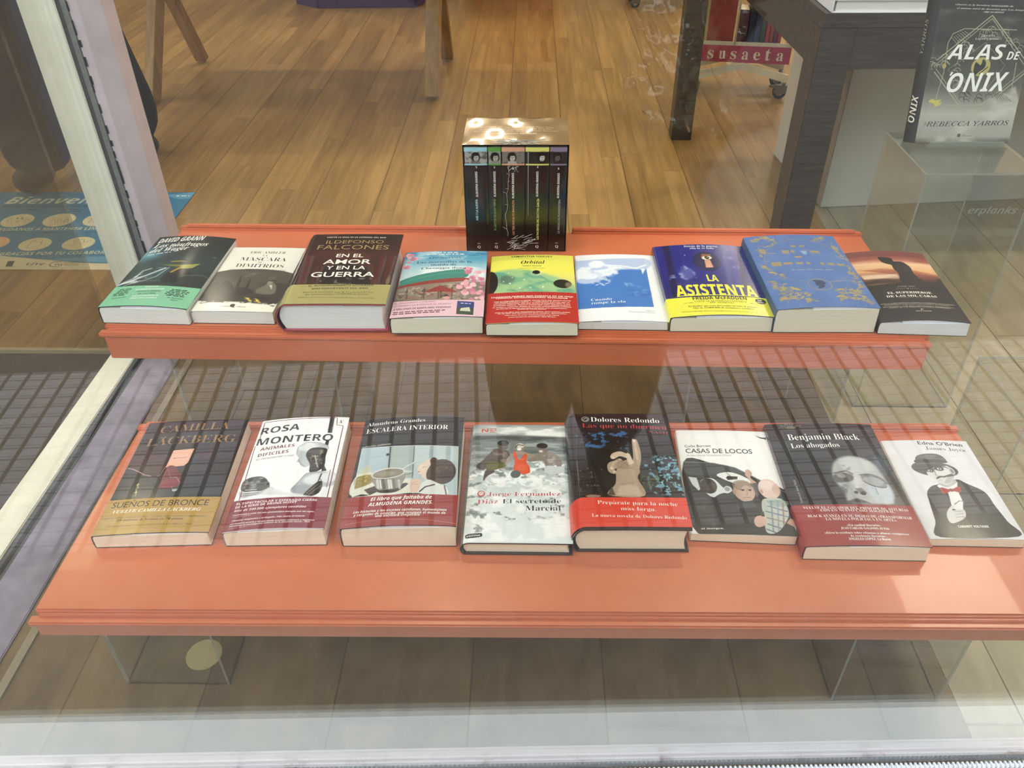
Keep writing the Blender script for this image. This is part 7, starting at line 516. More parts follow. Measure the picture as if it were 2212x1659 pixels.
# ------------------------------------------------------------------ books
def prof(W, T, bulge, hard, tr):
    # height of the front cover over u (m)
    def z(u):
        u = np.clip(u, 0, W); q = u/W; r = .009 if hard else .003; d = (T*.11 if hard else .0006)
        return T+(tr-T)*q+bulge*np.sin(PI*np.clip(q, 0, 1))**.9-d*np.clip(1-u/r, 0, 1)**2
    return z
def book(name, label, key, up, x, y, deg, W, L, T, hard=False, bulge=.003, spine='202020', edge=None, page='pages', cmat='cover', flap=(.25, .95), group=None, tr=None, step=.09, root=None, back='222222', bottom=0., bandover=True):
    ops = SPEC[key]; rz = math.radians(deg)
    if root is None:
        loc = (x, y, on_shelf(up, x, y)+.0006); t = thing(name, label, 'book', loc, (math.atan(TU if up else TL), 0, rz), group)
    else: t = root
    tr = T if tr is None else tr; zf = prof(W, T, bulge, hard, tr)
    th = .0024 if hard else .0005; ov = .003 if hard else 0
    # cover: front sheet, spine, back sheet
    a = Acc(); step = .065 if (key[0] == 'L' or key == 'U7') and step == .09 else step; nx = max(20, int(W*100/step)); ny = max(20, int(L*100/step)); u = np.linspace(0, W, nx+1); v = np.linspace(0, L, ny+1); U, V = np.meshgrid(u, v)
    ink = srgb2lin(paint(ops, U*100, V*100, L*100)); a.grid(np.stack([U, V, zf(U)], -1), ink)
    e = np.array(lin(edge or spine))
    under = np.stack([np.stack([u, np.full_like(u, q), zf(u)-th], -1) for q in (L, 0)]); a.grid(under, np.array(lin('e8e6ea' if not hard else edge or 'd8d4cc')))
    for q in (0, L):
        G = np.stack([np.stack([u, np.full_like(u, q), zf(u)-th], -1), np.stack([u, np.full_like(u, q), zf(u)], -1)]); a.grid(G if q == 0 else G[::-1], e, False)
    a.grid(np.array([[[W, 0, zf(W)-th], [W, L, zf(W)-th]], [[W, 0, zf(W)], [W, L, zf(W)]]])[:, :], e, False)
    sb = T*.2 if hard else .0012; q = np.linspace(0, 1, 9); z0 = float(zf(0)); sx = -sb*np.sin(PI*q)**.8; sz = z0*(1-q)
    sc = np.array(lin(spine)); G = np.stack([np.stack([sx, np.full(9, w), sz], -1) for w in (L, 0)]); a.grid(G, sc)
    G2 = np.stack([np.stack([sx+th*.9, np.full(9, w), sz], -1) for w in (0, L)]); a.grid(G2, sc)
    for w in (0, L):
        G3 = np.stack([np.stack([sx, np.full(9, w), sz], -1), np.stack([sx+th*.9, np.full(9, w), sz], -1)]); a.grid(G3 if w else G3[::-1], e, False)
    bc = np.array(lin(back)); bq = [(0, 0, 0), (W, 0, 0), (W, L, 0), (0, L, 0)]; tq = [(p[0], p[1], th) for p in bq]
    a.add(bq+tq, [3, 2, 1, 0, 4, 5, 6, 7, 0, 1, 5, 4, 1, 2, 6, 5, 2, 3, 7, 6, 3, 0, 4, 7], [4]*6, np.array(lin(edge or back)))
    fn = lambda X, Y, dz: np.stack([X/100, Y/100, zf(X/100)+dz], -1)
    marks(a, ops, fn, .00010, False, W*100)
    link('cover', a.mesh('cover', [MT[cmat]]), t)
    # page block
    pb = Acc(); n = 15; zt0 = th+.0002
    if hard:
        q = np.linspace(0, 1, n); top = T-th-.0004; zz = zt0+(top-zt0)*q; left = .0035-(sb*.75)*np.sin(PI*q); right = W-.0045-.003*np.sin(PI*q)
        zr = np.minimum(zz, zt0+(tr-th-.0004-zt0)*q)
    else:
        q = np.linspace(0, 1, n); zz = zt0+(T-.0012-zt0)*q; left = .0006-.0004*np.sin(PI*q)+.002*np.clip((q-.82)/.18, 0, 1)**2; right = np.full(n, W-.0006)+.0012*(.5-q)*(1 if bulge > .0025 else 0)-.0006; zr = zt0+(tr-.0012-zt0)*q
    Lp = np.stack([left, zz], -1); Rp = np.stack([right, zr], -1); ring = np.concatenate([Lp, Rp[::-1]]); m = len(ring)
    y0, y1 = ov+.0005, L-ov-.0005; Vv = np.concatenate([np.stack([ring[:, 0], np.full(m, y0), ring[:, 1]], -1), np.stack([ring[:, 0], np.full(m, y1), ring[:, 1]], -1)])
    faces = [[i, m+i, m+(i+1) % m, (i+1) % m] for i in range(m)]; lp = [i for f in faces for i in f]+list(range(m))+list(range(2*m-1, m-1, -1)); lt = [4]*m+[m, m]
    pb.add(Vv, lp, lt, np.array([.8, .75, .6])); link('page_block', pb.mesh('page_block', [MT[page]]), t)
    if flap and not hard:
        f0, f1 = flap; u2 = np.linspace(W*f0, W*f1, 24); lo = T+(tr-T)*u2/W-.0012; hi = np.maximum(zf(u2)-th-.0004, lo+.0001); hi = lo+(hi-lo)*.93
        fa = Acc(); R = np.concatenate([np.stack([u2, lo], -1), np.stack([u2, hi], -1)[::-1]]); m = len(R)
        Vv = np.concatenate([np.stack([R[:, 0], np.full(m, .0012), R[:, 1]], -1), np.stack([R[:, 0], np.full(m, L*.6), R[:, 1]], -1)])
        lp = [i for k in range(m) for i in (k, m+k, m+(k+1) % m, (k+1) % m)]+list(range(m))+list(range(2*m-1, m-1, -1)); fa.add(Vv, lp, [4]*m+[m, m], np.array([.8, .8, .85])); link('inner_flap', fa.mesh('inner_flap', [MT['flap']]), t)
    # paper band
    bo = [o for o in ops if o[0] == 'BAND']
    if bo:
        _, yt, bcol, yb = bo[0]; yt /= 100; yb = yb/100+.0006; dz = .0004; a = Acc(); u3 = np.linspace(-.0008, W+.0008, 60); bc3 = np.array(lin(bcol))
        def zb(u): return zf(np.clip(u, 0, W))+dz
        a.grid(np.stack([np.stack([u3, np.full_like(u3, w), zb(u3)], -1) for w in (yb, yt)]), bc3)
        sx2 = -(sb)*np.sin(PI*np.linspace(0, 1, 9))**.8-.0008; szz = (z0+dz)*(1-np.linspace(0, 1, 9))+.0001
        a.grid(np.stack([np.stack([sx2, np.full(9, w), szz], -1) for w in (yt, yb)]), bc3)
        r1 = zb(np.array([W]))[0]; a.grid(np.array([[[W+.0008, yb, r1], [W+.0008, yt, r1]], [[W+.0006, yb, r1-.0022], [W+.0006, yt, r1-.0022]]]), bc3, False)
        a.grid(np.array([[[W+.0006, yb, r1-.0022], [W+.0006, yt, r1-.0022]], [[W*.6, yb, r1-th-.0006], [W*.6, yt, r1-th-.0006]]]) if hard else np.array([[[W+.0006, yb, r1-.0022], [W+.0006, yt, r1-.0022]], [[W-.004, yb, r1-.0015], [W-.004, yt, r1-.0015]]]), bc3, False)
        fnb = lambda X, Y, d: np.stack([X/100, Y/100, zb(X/100)+d], -1)
        marks(a, ops, fnb, .00010, True, W*100); link('paper_band', a.mesh('paper_band', [MT['band']]), t)
    return t
GU, GL = 'books lying on the upper shelf', 'books lying on the lower shelf'
book('paperback', 'dark green paperback with a stormy shipwreck and mint paper band', 'U1', 1, -.6709, 1.0626, -1.77, .1398, .2406, .0285, bulge=.0045, spine='16201f', page='pages_w', group=GU)
book('paperback', 'white paperback with a sepia mosque photograph and a man in a hat', 'U2', 1, -.5275, 1.0633, -1.0, .1294, .2138, .0225, bulge=.0006, spine='d9d5ca', page='pages_w', flap=None, group=GU)
book('hardback_book', 'thick dark red hardback with a church arch and olive paper band', 'U3', 1, -.3793, 1.0423, .53, .1611, .2354, .0475, True, .001, '33161a', 'a3404c', 'pages_w', 'gloss', group=GU, back='a3404c')
book('paperback', 'paperback with pink blossom, blue sky and a pale pink band', 'U4', 1, -.2119, 1.0367, .68, .1413, .2135, .027, bulge=.0025, spine='4a3a40', page='pages', group=GU, tr=.0295)
book('paperback', 'yellow paperback with black planets and a tall red band', 'U5', 1, -.066, 1.0329, .05, .1403, .2167, .0205, bulge=.003, spine='6a2f24', page='pages', group=GU, tr=.0225)
book('paperback', 'thin white paperback with a square photograph of a blue wave', 'U6', 1, .0759, 1.0513, -.76, .1374, .2153, .014, bulge=.003, spine='dfe2ea', page='pages_w', group=GU, cmat='matte', tr=.0155)
book('paperback', 'royal blue paperback with an eye in a keyhole and yellow band', 'U7', 1, .2154, 1.0466, .36, .1556, .2326, .0245, bulge=.005, spine='22304a', page='pages', group=GU, cmat='gloss', tr=.026)
book('paperback', 'thick slate blue paperback with gold floral border and a cameo head', 'U8', 1, .3722, 1.0456, .5, .1545, .2396, .0405, bulge=.0045, spine='3f5678', page='pages', group=GU, cmat='matte', flap=(.35, .98), tr=.043)
book('paperback', 'black paperback with a sunset and dark statue, overhanging the right end of the upper shelf', 'U9', 1, .5305, 1.0442, -2.83, .1327, .2236, .020, bulge=.0052, spine='231d1b', page='pages_w', group=GU, cmat='matte', tr=.0235)
book('paperback', 'black paperback with a wine glass and gold bronze band', 'L1', 0, -.5744, .7153, 2.67, .1532, .2325, .0215, bulge=.003, spine='1a171b', page='pages_y', cmat='gloss', flap=(.35, .96), group=GL, tr=.024)
book('paperback', 'white paperback with a robot woman holding a skull, wine red band', 'L2', 0, -.4016, .7205, 1.77, .1337, .2295, .0255, bulge=.0045, spine='b9b7bb', page='pages_y', group=GL, flap=(.15, .98), tr=.031)
book('paperback', 'black paperback showing a girl bent over a saucepan, dark red band', 'L3', 0, -.2455, .7227, .84, .151, .2233, .0325, bulge=.0045, spine='2a1517', page='pages_y', group=GL, flap=(.25, .97), tr=.038)
book('hardback_book', 'grey hardback with three swimmers wading through white surf', 'L4', 0, -.0846, .7113, 0, .1431, .2386, .0225, True, .0004, '6b7070', '24262e', 'pages_y', 'gloss', group=GL, back='1d1f27')
book('hardback_book', 'thick black hardback with a raised painted hand and bright red band', 'L5', 0, .0650, .7178, .6, .1462, .2351, .0425, True, .0008, '17131a', '1d1f2a', 'pages_y', 'gloss', group=GL, back='1d1f2a')
book('paperback', 'thin white paperback with a bald man and a baby in a car', 'L6', 0, .2160, .7393, -2.4, .1390, .2118, .0135, bulge=.0012, spine='dfe1e2', page='pages_y', group=GL, flap=(.4, .98), tr=.0165)
book('paperback', 'black paperback with a large pale sleeping face and deep red band', 'L7', 0, .3573, .7094, -.39, .159, .2448, .0235, bulge=.003, spine='4a1418', page='pages_y', cmat='gloss', flap=(.35, .99), group=GL, tr=.026)
book('paperback', 'thin white paperback with a drawing of a man in a hat and red bow tie', 'L8', 0, .5272, .7346, -.69, .1249, .1954, .0135, bulge=.002, spine='d5d6dc', page='pages_y', group=GL, flap=(.1, .98), tr=.0155)

# boxed set of five, standing on the upper shelf: sleeve + five spines
zb0 = on_shelf(1, 0, 1.31)+.0008
cs = thing('slipcase', 'shrink-wrapped slipcase with tan metallic top standing on the upper shelf', 'book box', (-.1139, 1.3104, zb0), (0, 0, 0))
BW, BD, BH = .178, .1262, .197
MB().box(0, .0018, 0, BD, 0, BH-.0015).box(BW-.0018, BW, 0, BD, 0, BH-.0015).box(.0018, BW-.0018, BD-.002, BD, 0, BH-.0015).box(.0018, BW-.0018, 0, BD-.002, 0, .0015).build('sleeve', mat('black_card', '17110f', .3, 0, .1, 20, 0, (1, 1, 1), .5, .4), cs)
a = Acc(); u = np.linspace(0, BW, 60); v = np.linspace(0, BD, 40); U, V = np.meshgrid(u, v); zt = BH+.0006*np.sin(U*90)*np.sin(V*60)
a.grid(np.stack([U, V, zt], -1), srgb2lin(paint(SPEC['XT'], U*100, V*100, 12.6)))
q4 = [(0, 0), (BW, 0), (BW, BD), (0, BD)]; lo = [(p[0], p[1], BH-.0016) for p in q4]; a.add(lo, [3, 2, 1, 0], [4], np.array([.01, .008, .006]))
for i in range(4):
    p, r = q4[i], q4[(i+1) % 4]; a.add([(p[0], p[1], BH-.0016), (r[0], r[1], BH-.0016), (r[0], r[1], BH), (p[0], p[1], BH)], [0, 1, 2, 3], [4], np.array([.012, .008, .006]))
marks(a, SPEC['XT'], lambda X, Y, d: np.stack([X/100, Y/100, BH+.0006*np.sin(X*.9)*np.sin(Y*.6)+d], -1), .0003, False, 17.8)
tm, nt_, b_ = new_mat('tan_metallic_card'); at = N(nt_, 'ShaderNodeAttribute', attribute_name='ink'); nt_.links.new(at.outputs['Color'], b_.inputs['Base Color']); b_.inputs['Roughness'].default_value = .25; b_.inputs['Metallic'].default_value = .3; b_.inputs['Coat Weight'].default_value = .5
no_ = N(nt_, 'ShaderNodeTexNoise', Scale=22.0, Detail=3.0); bp_ = N(nt_, 'ShaderNodeBump', Strength=.03, Distance=.003); nt_.links.new(no_.outputs['Fac'], bp_.inputs['Height']); nt_.links.new(bp_.outputs[0], b_.inputs['Normal'])
b_.inputs['Roughness'].default_value = .2
link('top_panel', a.mesh('top_panel', [tm]), cs)
# crinkled seams of the shrink wrap
rw = random.Random(8); sh = MB()
for k in range(26):
    x0 = rw.uniform(.06, .12); y0 = rw.uniform(-.0012, .012); sh.tube([(x0, y0, BH+.0012), (x0+rw.uniform(-.02, .02), y0+rw.uniform(-.008, .012), BH+rw.uniform(.001, .005)), (x0+rw.uniform(-.03, .03), y0+rw.uniform(-.002, .018), BH+.0012)], .0004, 4)
for k in range(34):
    x0 = rw.uniform(.068, .112); z0_ = rw.uniform(.002, .028); sh.tube([(x0, -.0014, z0_), (x0+rw.uniform(.004, .016), -.0018, z0_+rw.uniform(-.002, .009))], .00035, 4)
zz = .03; xx = .074
while zz < .165:
    x2 = xx+rw.uniform(-.003, .0035); z2 = zz+rw.uniform(.005, .016); sh.tube([(xx, -.0014, zz), (x2, -.0014, z2)], .0003, 4)
    if rw.random() < .6: sh.tube([(x2, -.0014, z2), (x2+rw.uniform(-.009, .009), -.0014, z2+rw.uniform(-.003, .005))], .00025, 4)
    xx, zz = x2, z2
for k in range(10): sh.tube([(.074+rw.uniform(0, .02), -.0014, .15+rw.uniform(0, .014)), (.074+rw.uniform(0, .02), -.0014, .15+rw.uniform(0, .014))], .0003, 4)
sh.tube([(.110, -.0014, .07), (.1098, -.0014, .185)], .0004, 4)
sh.build('shrink_wrap_seam', mat('clear_film_crease', 'c9c6be', .2, 0, .05, 40, 0, (1, 1, 1), 1.0), cs)
XE = [(.23, 4.14), (4.22, 6.42), (6.5, 10.42), (10.52, 14.5), (14.62, 17.5)]
LB = ['boxed book with a pale blue spine top, leftmost in the slipcase', 'narrow boxed book with a green spine top in the slipcase', 'boxed book with a peach spine top, middle of the slipcase', 'boxed book with a pale yellow spine top in the slipcase', 'boxed book with a mauve spine top, rightmost in the slipcase']
for i in range(5):
    x0, x1 = XE[i][0]/100, XE[i][1]/100; Wb, Lb = x1-x0, .1915
    t = thing('boxed_book', LB[i], 'book', (-.1139+x0, 1.3104, zb0+.0018), (0, 0, 0), 'books in the slipcase')
    a = Acc(); u = np.linspace(0, Wb, max(20, int(Wb*1100))); v = np.linspace(0, Lb, 210); U, V = np.meshgrid(u, v); yf = lambda U: -.0002-.0012*np.sin(PI*np.clip(U/Wb, 0, 1))**.5
    a.grid(np.stack([U, yf(U), V], -1), srgb2lin(paint(SPEC['X%d' % (i+1)], U*100, V*100, 19.15)))
    for s in (0, Wb): G = np.array([[[s, 0, 0], [s, .118, 0]], [[s, 0, Lb], [s, .118, Lb]]]); a.grid(G if s else G[:, ::-1], np.array(lin('17110f')), False)
    marks(a, SPEC['X%d' % (i+1)], lambda X, Y, d: np.stack([X/100, yf(X/100)-d, Y/100], -1), .00012, False, Wb*100)
    link('cover', a.mesh('cover', [MT['gloss']]), t)
    MB().box(.0006, Wb-.0006, .004, .116, .002, Lb-.002).build('page_block', MT['pages'], t)
# ------------------------------------------------------------------ standing book on the tall pedestal
t = thing('hardback_book', 'grey hardback with large white lettering and diamond emblem standing on the tall pedestal', 'book', (.6835, 1.4205, .5045), (math.radians(90-14), 0, math.radians(.5)))
# the book is built lying down, so its front cover faces up; standing it up puts the cover's back edge on top
SPEC['OX2'] = SPEC['OX']
def standing(t):
    sub_T = .048
    book('hardback_book', '', 'OX2', 1, 0, 0, 0, .163, .2400, sub_T, True, .0006, '2c2a27', '2b2926', 'pages', 'matte', None, root=t, back='2c2a27')
    for c in t.children:      # cover plane to the front: shift the block behind the base line
        c.location = (0, 0, -sub_T)
    a = Acc()
    q = np.linspace(0, 1, 2)
    def fs(X, Y, d): # spine lettering: X along thickness, Y along height
        s = np.clip(X/4.8, 0, 1); return np.stack([-.0096*np.sin(PI*s)**.8-d, Y/100, -X/100], -1)
    sp = [('v', 'ÓNIX', .9, 3.4, 8.0, 1.7, 'I2', 'ece9df'), ('v', 'ALAS DE', 3.0, 3.8, 7.6, .8, 'RI', 'b5b0a2'), ('v', 'YARROS', 1.8, 14.6, 20.2, 1.0, 'RI', 'b5b0a2')]
    for _, tx, x, y0, y1, h, st, c in sp:
        co, lp, lt = lettering(tx, y1-y0, h, st); X = x+co[:, 1]; a.add(fs(X, y0+co[:, 0], .0004), lp, lt, lin(c))
    link('spine_lettering', a.mesh('spine_lettering', [MT['matte']]), t)
standing(t)
st = thing('book_stand', 'small clear acrylic ledge holding the standing grey book', 'book stand', (.765, 1.44, .5005), (0, 0, 0))
MB().box(-.065, .065, -.034, .05, 0, .003, .0008).build('base', [MT['acr_edge']], st)
MB().box(-.065, .065, -.034, -.030, .003, .012, .001).build('front_lip', [MT['acr_edge']], st)
MB().bar((0, .036, .004), (0, .083, .19), .11, .003).build('back_rest', [MT['acrylic']], st)
# moulded word on the pedestal's front sheet
ped = [o for o in C.objects if o.name.startswith('acrylic_riser') and o['label'].startswith('tall')][0]
co, lp, lt = lettering('erplanks', 8.2, 1.25, 'I', 2); a = Acc(); a.add(np.stack([co[:, 0]/100-.005, np.full(len(co), -.0968), co[:, 1]/100+.428], -1), lp, lt, lin('8f8b7e')); link('faint_lettering', a.mesh('faint_lettering', [MT['matte']]), ped)

# ------------------------------------------------------------------ dark table with a picture book
TA = math.radians(1.2)
tb = thing('display_table', 'dark brown wood grain table behind the right end of the shelves', 'table', (.602, 1.8, 0), (0, 0, TA))
MB().box(0, 1.3, 0, .72, .604, .632, .001).build('tabletop', MT['wenge'], tb)
MB().box(.074, 1.226, .002, .02, .52, .6035).box(.074, 1.226, .70, .718, .52, .6035).box(.002, .02, .074, .646, .52, .6035).box(1.28, 1.298, .074, .646, .52, .6035).build('apron', MT['wenge'], tb)
for sx, sy in ((0, 0), (1.2265, 0), (.122, .36), (1.2265, .6465)):
    MB().box(sx, sx+.0735, sy, sy+.0735, 0, .6035, .0015).build('leg', MT['wenge'], tb)
def rel(parent, x, y, z): return parent.matrix_basis @ Vector((x, y, z))
t2 = thing('console_table', 'narrow dark brown table farther back, its front left leg standing left of the trolley', 'table', (.486, 2.762, 0), (0, 0, 0))
MB().box(0, 1.05, 0, .32, .70, .735, .001).build('tabletop', MT['wenge'], t2)
for sx in (0, .982):
    MB().box(sx, sx+.068, 0, .068, 0, .6995, .0015).build('leg', MT['wenge'], t2)
P = rel(tb, .018, .004, .6325)
pbk = thing('picture_book', 'large picture book with pale blue and green cover lying on the dark table', 'book', P, (0, 0, TA-.02))
a = Acc(); u = np.linspace(0, .27, 120); v = np.linspace(0, .21, 90); U, V = np.meshgrid(u, v)
pops = [('f', '9fc0bd'), ('n', 'b9d2b0', .8, 5, .4, .7, 1, 0, 3), ('n', '8fb2cf', .8, 6, .45, .75, 1, 0, 8), ('e', 4.2, 2.2, 1.6, .9, 'eef2ee', 0, .2, 1), ('e', 12, 3, 3, 1.2, 'd9dfa8', 10, .5, .8), ('e', 19, 4, 3.5, 1.5, '86a5c6', -10, .8, .8), ('s', [(2, 4), (8, 2.6), (15, 3.6), (25, 2)], .15, '6f8f86', .1, .8), ('e', 9, 6, 2.5, 1.2, 'dfe6c8', 0, .5, .8), ('e', 22, 8, 3, 2, 'cfe0d8', 0, .5, .8)]
a.grid(np.stack([U, V, np.full_like(U, .0265)], -1), srgb2lin(paint(pops, U*100, V*100, 21))); link('cover', a.mesh('cover', [MT['cover']]), pbk)
MB().box(-.002, .272, -.002, .212, .0235, .0263, .0006).build('front_board', MT['flap'], pbk); MB().box(-.002, .272, -.002, .212, 0, .0026, .0006).build('back_board', MT['flap'], pbk)
MB().box(.004, .268, .003, .208, .0027, .0234).build('page_block', MT['pages_w'], pbk); MB().box(-.0045, -.0021, -.002, .212, 0, .0263, .0008).build('spine', MT['flap'], pbk)
P = rel(tb, .30, .48, 0)
sb_ = thing('storage_box', 'glossy pale grey box standing under the dark table', 'box', (.895, 2.28, 0), (0, 0, .10))
MB().box(-.05, .72, -.045, .36, 0, .44, .002).build('body', MT['grey_gloss'], sb_); MB().box(-.052, .722, -.047, .362, .4405, .4565, .002).build('lid', MT['grey_gloss'], sb_)

# ------------------------------------------------------------------ book trolleys
def trolley(label, loc, rz, full=True):
    t = thing('book_trolley', label, 'trolley', loc, (0, 0, rz), 'wheeled book trolleys')
    MB().prism([(-.175, .062), (-.16, .062), (0, .104), (.16, .062), (.175, .062), (.175, .09), (.0, .128), (-.175, .09)], 'y', -.085, -.073, 0, .001).build('front_beam', MT['cream'], t)
    MB().prism([(-.175, .062), (-.16, .062), (0, .104), (.16, .062), (.175, .062), (.175, .09), (.0, .128), (-.175, .09)], 'y', .075, .087, 0, .001).build('rear_beam', MT['cream'], t)
    MB().box(-.17, .17, -.072, .074, .13, .138, .001).box(-.17, .17, -.072, -.068, .138, .2).build('tray', MT['cream'], t)
    sg = MB().box(-.17, .17, -.0775, -.0725, .127, .187, .0008).build('sign_panel', MT['red_sign'], t)
    a = Acc(); xx = -.135
    for ch, w in zip('susaeta', (.022, .024, .022, .024, .024, .02, .025)):
        co, lp, lt = lettering(ch, w, .042 if ch != 't' else .045, 'RB', 3); a.add(np.stack([co[:, 0]+xx, np.full(len(co), -.0777), co[:, 1]*1.0+.139], -1), lp, lt, lin('ddd3b4')); xx += .0425
    link('lettering', a.mesh('lettering', [print_mat('cream_sign_ink', .6)]), sg)
    for x in (-.168, -.04, .168):
        MB().tube([(x, -.07, .19), (x, -.07, .62)], .0035, 8).build('upright_rod', MT['cream'], t)
    for x in (-.168, .168): MB().tube([(x, .07, .138), (x, .07, .62)], .0035, 8).build('upright_rod', MT['cream'], t)
    MB().tube([(-.168, -.07, .45), (.168, -.07, .45), (.168, .07, .45), (-.168, .07, .45), (-.168, -.07, .45)], .003, 6).build('rail', MT['cream'], t)
    for x, y in ((-.165, -.078), (.165, -.078), (-.165, .08), (.165, .08)):
        c = MB(); c.tube([(x, y, .045), (x, y, .066)], .007, 10); c.box(x-.034, x+.014, y-.013, y-.010, .022, .05, .001).box(x-.034, x+.014, y+.010, y+.013, .022, .05, .001).box(x-.034, x+.016, y-.013, y+.013, .047, .052, .001).box(x-.052, x-.03, y-.01, y+.01, .043, .049, .001)
        c = c.build('caster', mat('caster_fork', '77746a', .4, .6), t)
        MB().tube([(x-.012, y-.0085, .0255), (x-.012, y+.0085, .0255)], .0252, 20).build('wheel', mat('rubber_wheel', '2c2c2e', .6), c); MB().tube([(x-.012, y-.0095, .0255), (x-.012, y+.0095, .0255)], .014, 16).build('wheel_hub', MT['steel'], c)
    return t
TRP = (.818, 3.302, 0); tr_ = trolley('cream wheeled book trolley with a crimson lettered sign board', TRP, -.155)
trolley('wheeled book trolley at the top edge of the photo, only a caster in view', (.72, 4.75, 0), .05)
def standing_book(label, x, w, d, h, col, page='e6dcc0', y=-.055, ink=None, lean=0.):
    P = rel(tr_, x, y, .1385); t = thing('trolley_book', label, 'book', P, (0, lean, -.155), 'books standing on the trolley')
    cm = mat('cover_'+col, col, .4, 0, .06, 20)
    b = MB(); b.box(0, .0016, 0, d, 0, h, .0004).box(w-.0016, w, 0, d, 0, h, .0004).box(.0016, w-.0016, 0, .0016, 0, h).build('cover', cm, t)
    MB().box(.0018, w-.0018, .0018, d-.004, .003, h-.003).build('page_block', mat('pages_'+col, page, .8), t)
    if ink:
        a = Acc(); co, lp, lt = lettering(ink, h*.35, w*.5, 'RI'); a.add(np.stack([w*.75-co[:, 1], np.full(len(co), -.0003), .02+co[:, 0]], -1), lp, lt, lin('d9b98a')); link('spine_lettering', a.mesh('spine_lettering', [MT['matte']]), t)
bks = [('thin pale green book at the left end of the trolley', -.158, .010, .10, .26, 'b7b56a'), ('broad red book facing out, left on the trolley', -.146, .098, .022, .24, '8c1f1c'), ('maroon book beside the red one on the trolley', -.034, .034, .1, .17, '4a2030'), ('dark navy book in the middle of the trolley', .004, .022, .1, .20, '1c2233'), ('slate blue book right of the navy one on the trolley', .028, .018, .1, .19, '2e3d52'), ('dark green book on the trolley beside the small red spines', .052, .014, .1, .155, '34452c'),
       ('first small red spine from the left on the trolley', .070, .013, .09, .132, 'a33226'), ('second small red spine from the left on the trolley', .086, .012, .09, .124, '9c3a2c'), ('small plum spine between the red ones on the trolley', .101, .012, .09, .115, '6b2a44'), ('last small red spine at the right on the trolley', .116, .012, .09, .108, 'a03c30')]
for lb, x, w, d, h, c in bks: standing_book(lb, x, w, d, h, c, y=(-.058 if d < .03 else -.05))
# ------------------------------------------------------------------ oak trestle table: two A-frames
tt = thing('trestle_table', 'light oak trestle table seen as two leg frames in the back of the shop', 'table', (-.92, 3.45, 0), (0, 0, 0))
for f, tp, r, rt in (((-.55, -.30), (-.42, -.05), (-.53, .24), (-.60, -.03)), ((.536, -.263), (.575, -.05), (.552, .262), (.535, -.03))):
    MB().bar((f[0], f[1], .012), (tp[0], tp[1], .72), .052, .042, .002).build('front_leg', MT['oak'], tt)
    MB().bar((r[0], r[1], .012), (rt[0], rt[1], .70), .05, .035, .002).build('rear_leg', MT['oak_red'], tt)
MB().box(-.75, .75, -.34, .34, .725, .75, .002).build('tabletop', MT['oak'], tt)
# purple board stand
pp_ = thing('display_plinth', 'purple cardboard display base with cut corners at the top edge', 'display stand', (-.88, 4.67, 0), (0, 0, .03))
MB().prism([(-.26, 0), (.26, 0), (.30, .11), (.30, .5), (-.40, .5), (-.40, .11)], 'z', 0, .7, 0, .002).build('base', MT['purple'], pp_); MB().box(-.275, -.262, -.004, .06, .012, .055, .001).box(.262, .275, -.004, .06, .012, .055, .001).build('corner_tab', MT['purple'], pp_)
ob_ = thing('display_cube', 'orange display cube in the back of the shop, reflected in the floor', 'display stand', (-.05, 5.5, 0), (0, 0, .1))
MB().box(-.35, .25, 0, .5, 0, .8, .003).build('body', mat('orange_board', 'd8521e', .5), ob_)
# floor sticker
stk = thing('floor_sticker', 'blue welcome sticker with round icons on the shop floor by the entrance', 'floor sticker', (-1.73, 1.845, 0), (0, 0, 0))
a = Acc(); u = np.linspace(0, .70, 420); v = np.linspace(0, .48, 290); U, V = np.meshgrid(u, v); a.grid(np.stack([U, V, np.full_like(U, .0012)], -1), srgb2lin(paint(SPEC['ST'], U*100, V*100, 48)), False)
marks(a, SPEC['ST'], lambda X, Y, d: np.stack([X/100, Y/100, X*0+.0012+d], -1), .0002, False, 70); link('printed_sheet', a.mesh('printed_sheet', [MT['decal']]), stk)
# small disc on the floor below the lower shelf
ds = thing('floor_disc', 'pale round disc on the floor in front of the lower shelf', 'disc', (-.4787, .7035, .0002), (0, 0, .2))
MB().prism([(.026*math.cos(q*PI/20)*(1), .026*math.sin(q*PI/20)) for q in range(40)], 'z', 0, .0012).build('disc', MT['disc'], ds)
# crumpled clear sheet, added to stand in for glare streaks on the glass
cw = thing('glare_sheet', 'crumpled clear sheet added for glare streaks beside the dark table and trolley', 'glare sheet', (.265, 2.30, .26), (0, 0, .1))
a = Acc(); u = np.linspace(0, .30, 70); v = np.linspace(0, .42, 70); U, V = np.meshgrid(u, v); n1 = vnoise(U*100, V*100, 9, 3)-.5; n2 = vnoise(U*100+V*60, V*30, 4, 9)-.5
a.grid(np.stack([U+.06*n2, .09*n1+.05*n2+.03*np.sin(U*30), V-.10*(U/.30)], -1), np.array([1., 1, 1])); link('sheet', a.mesh('sheet', [MT['wrap']]), cw)

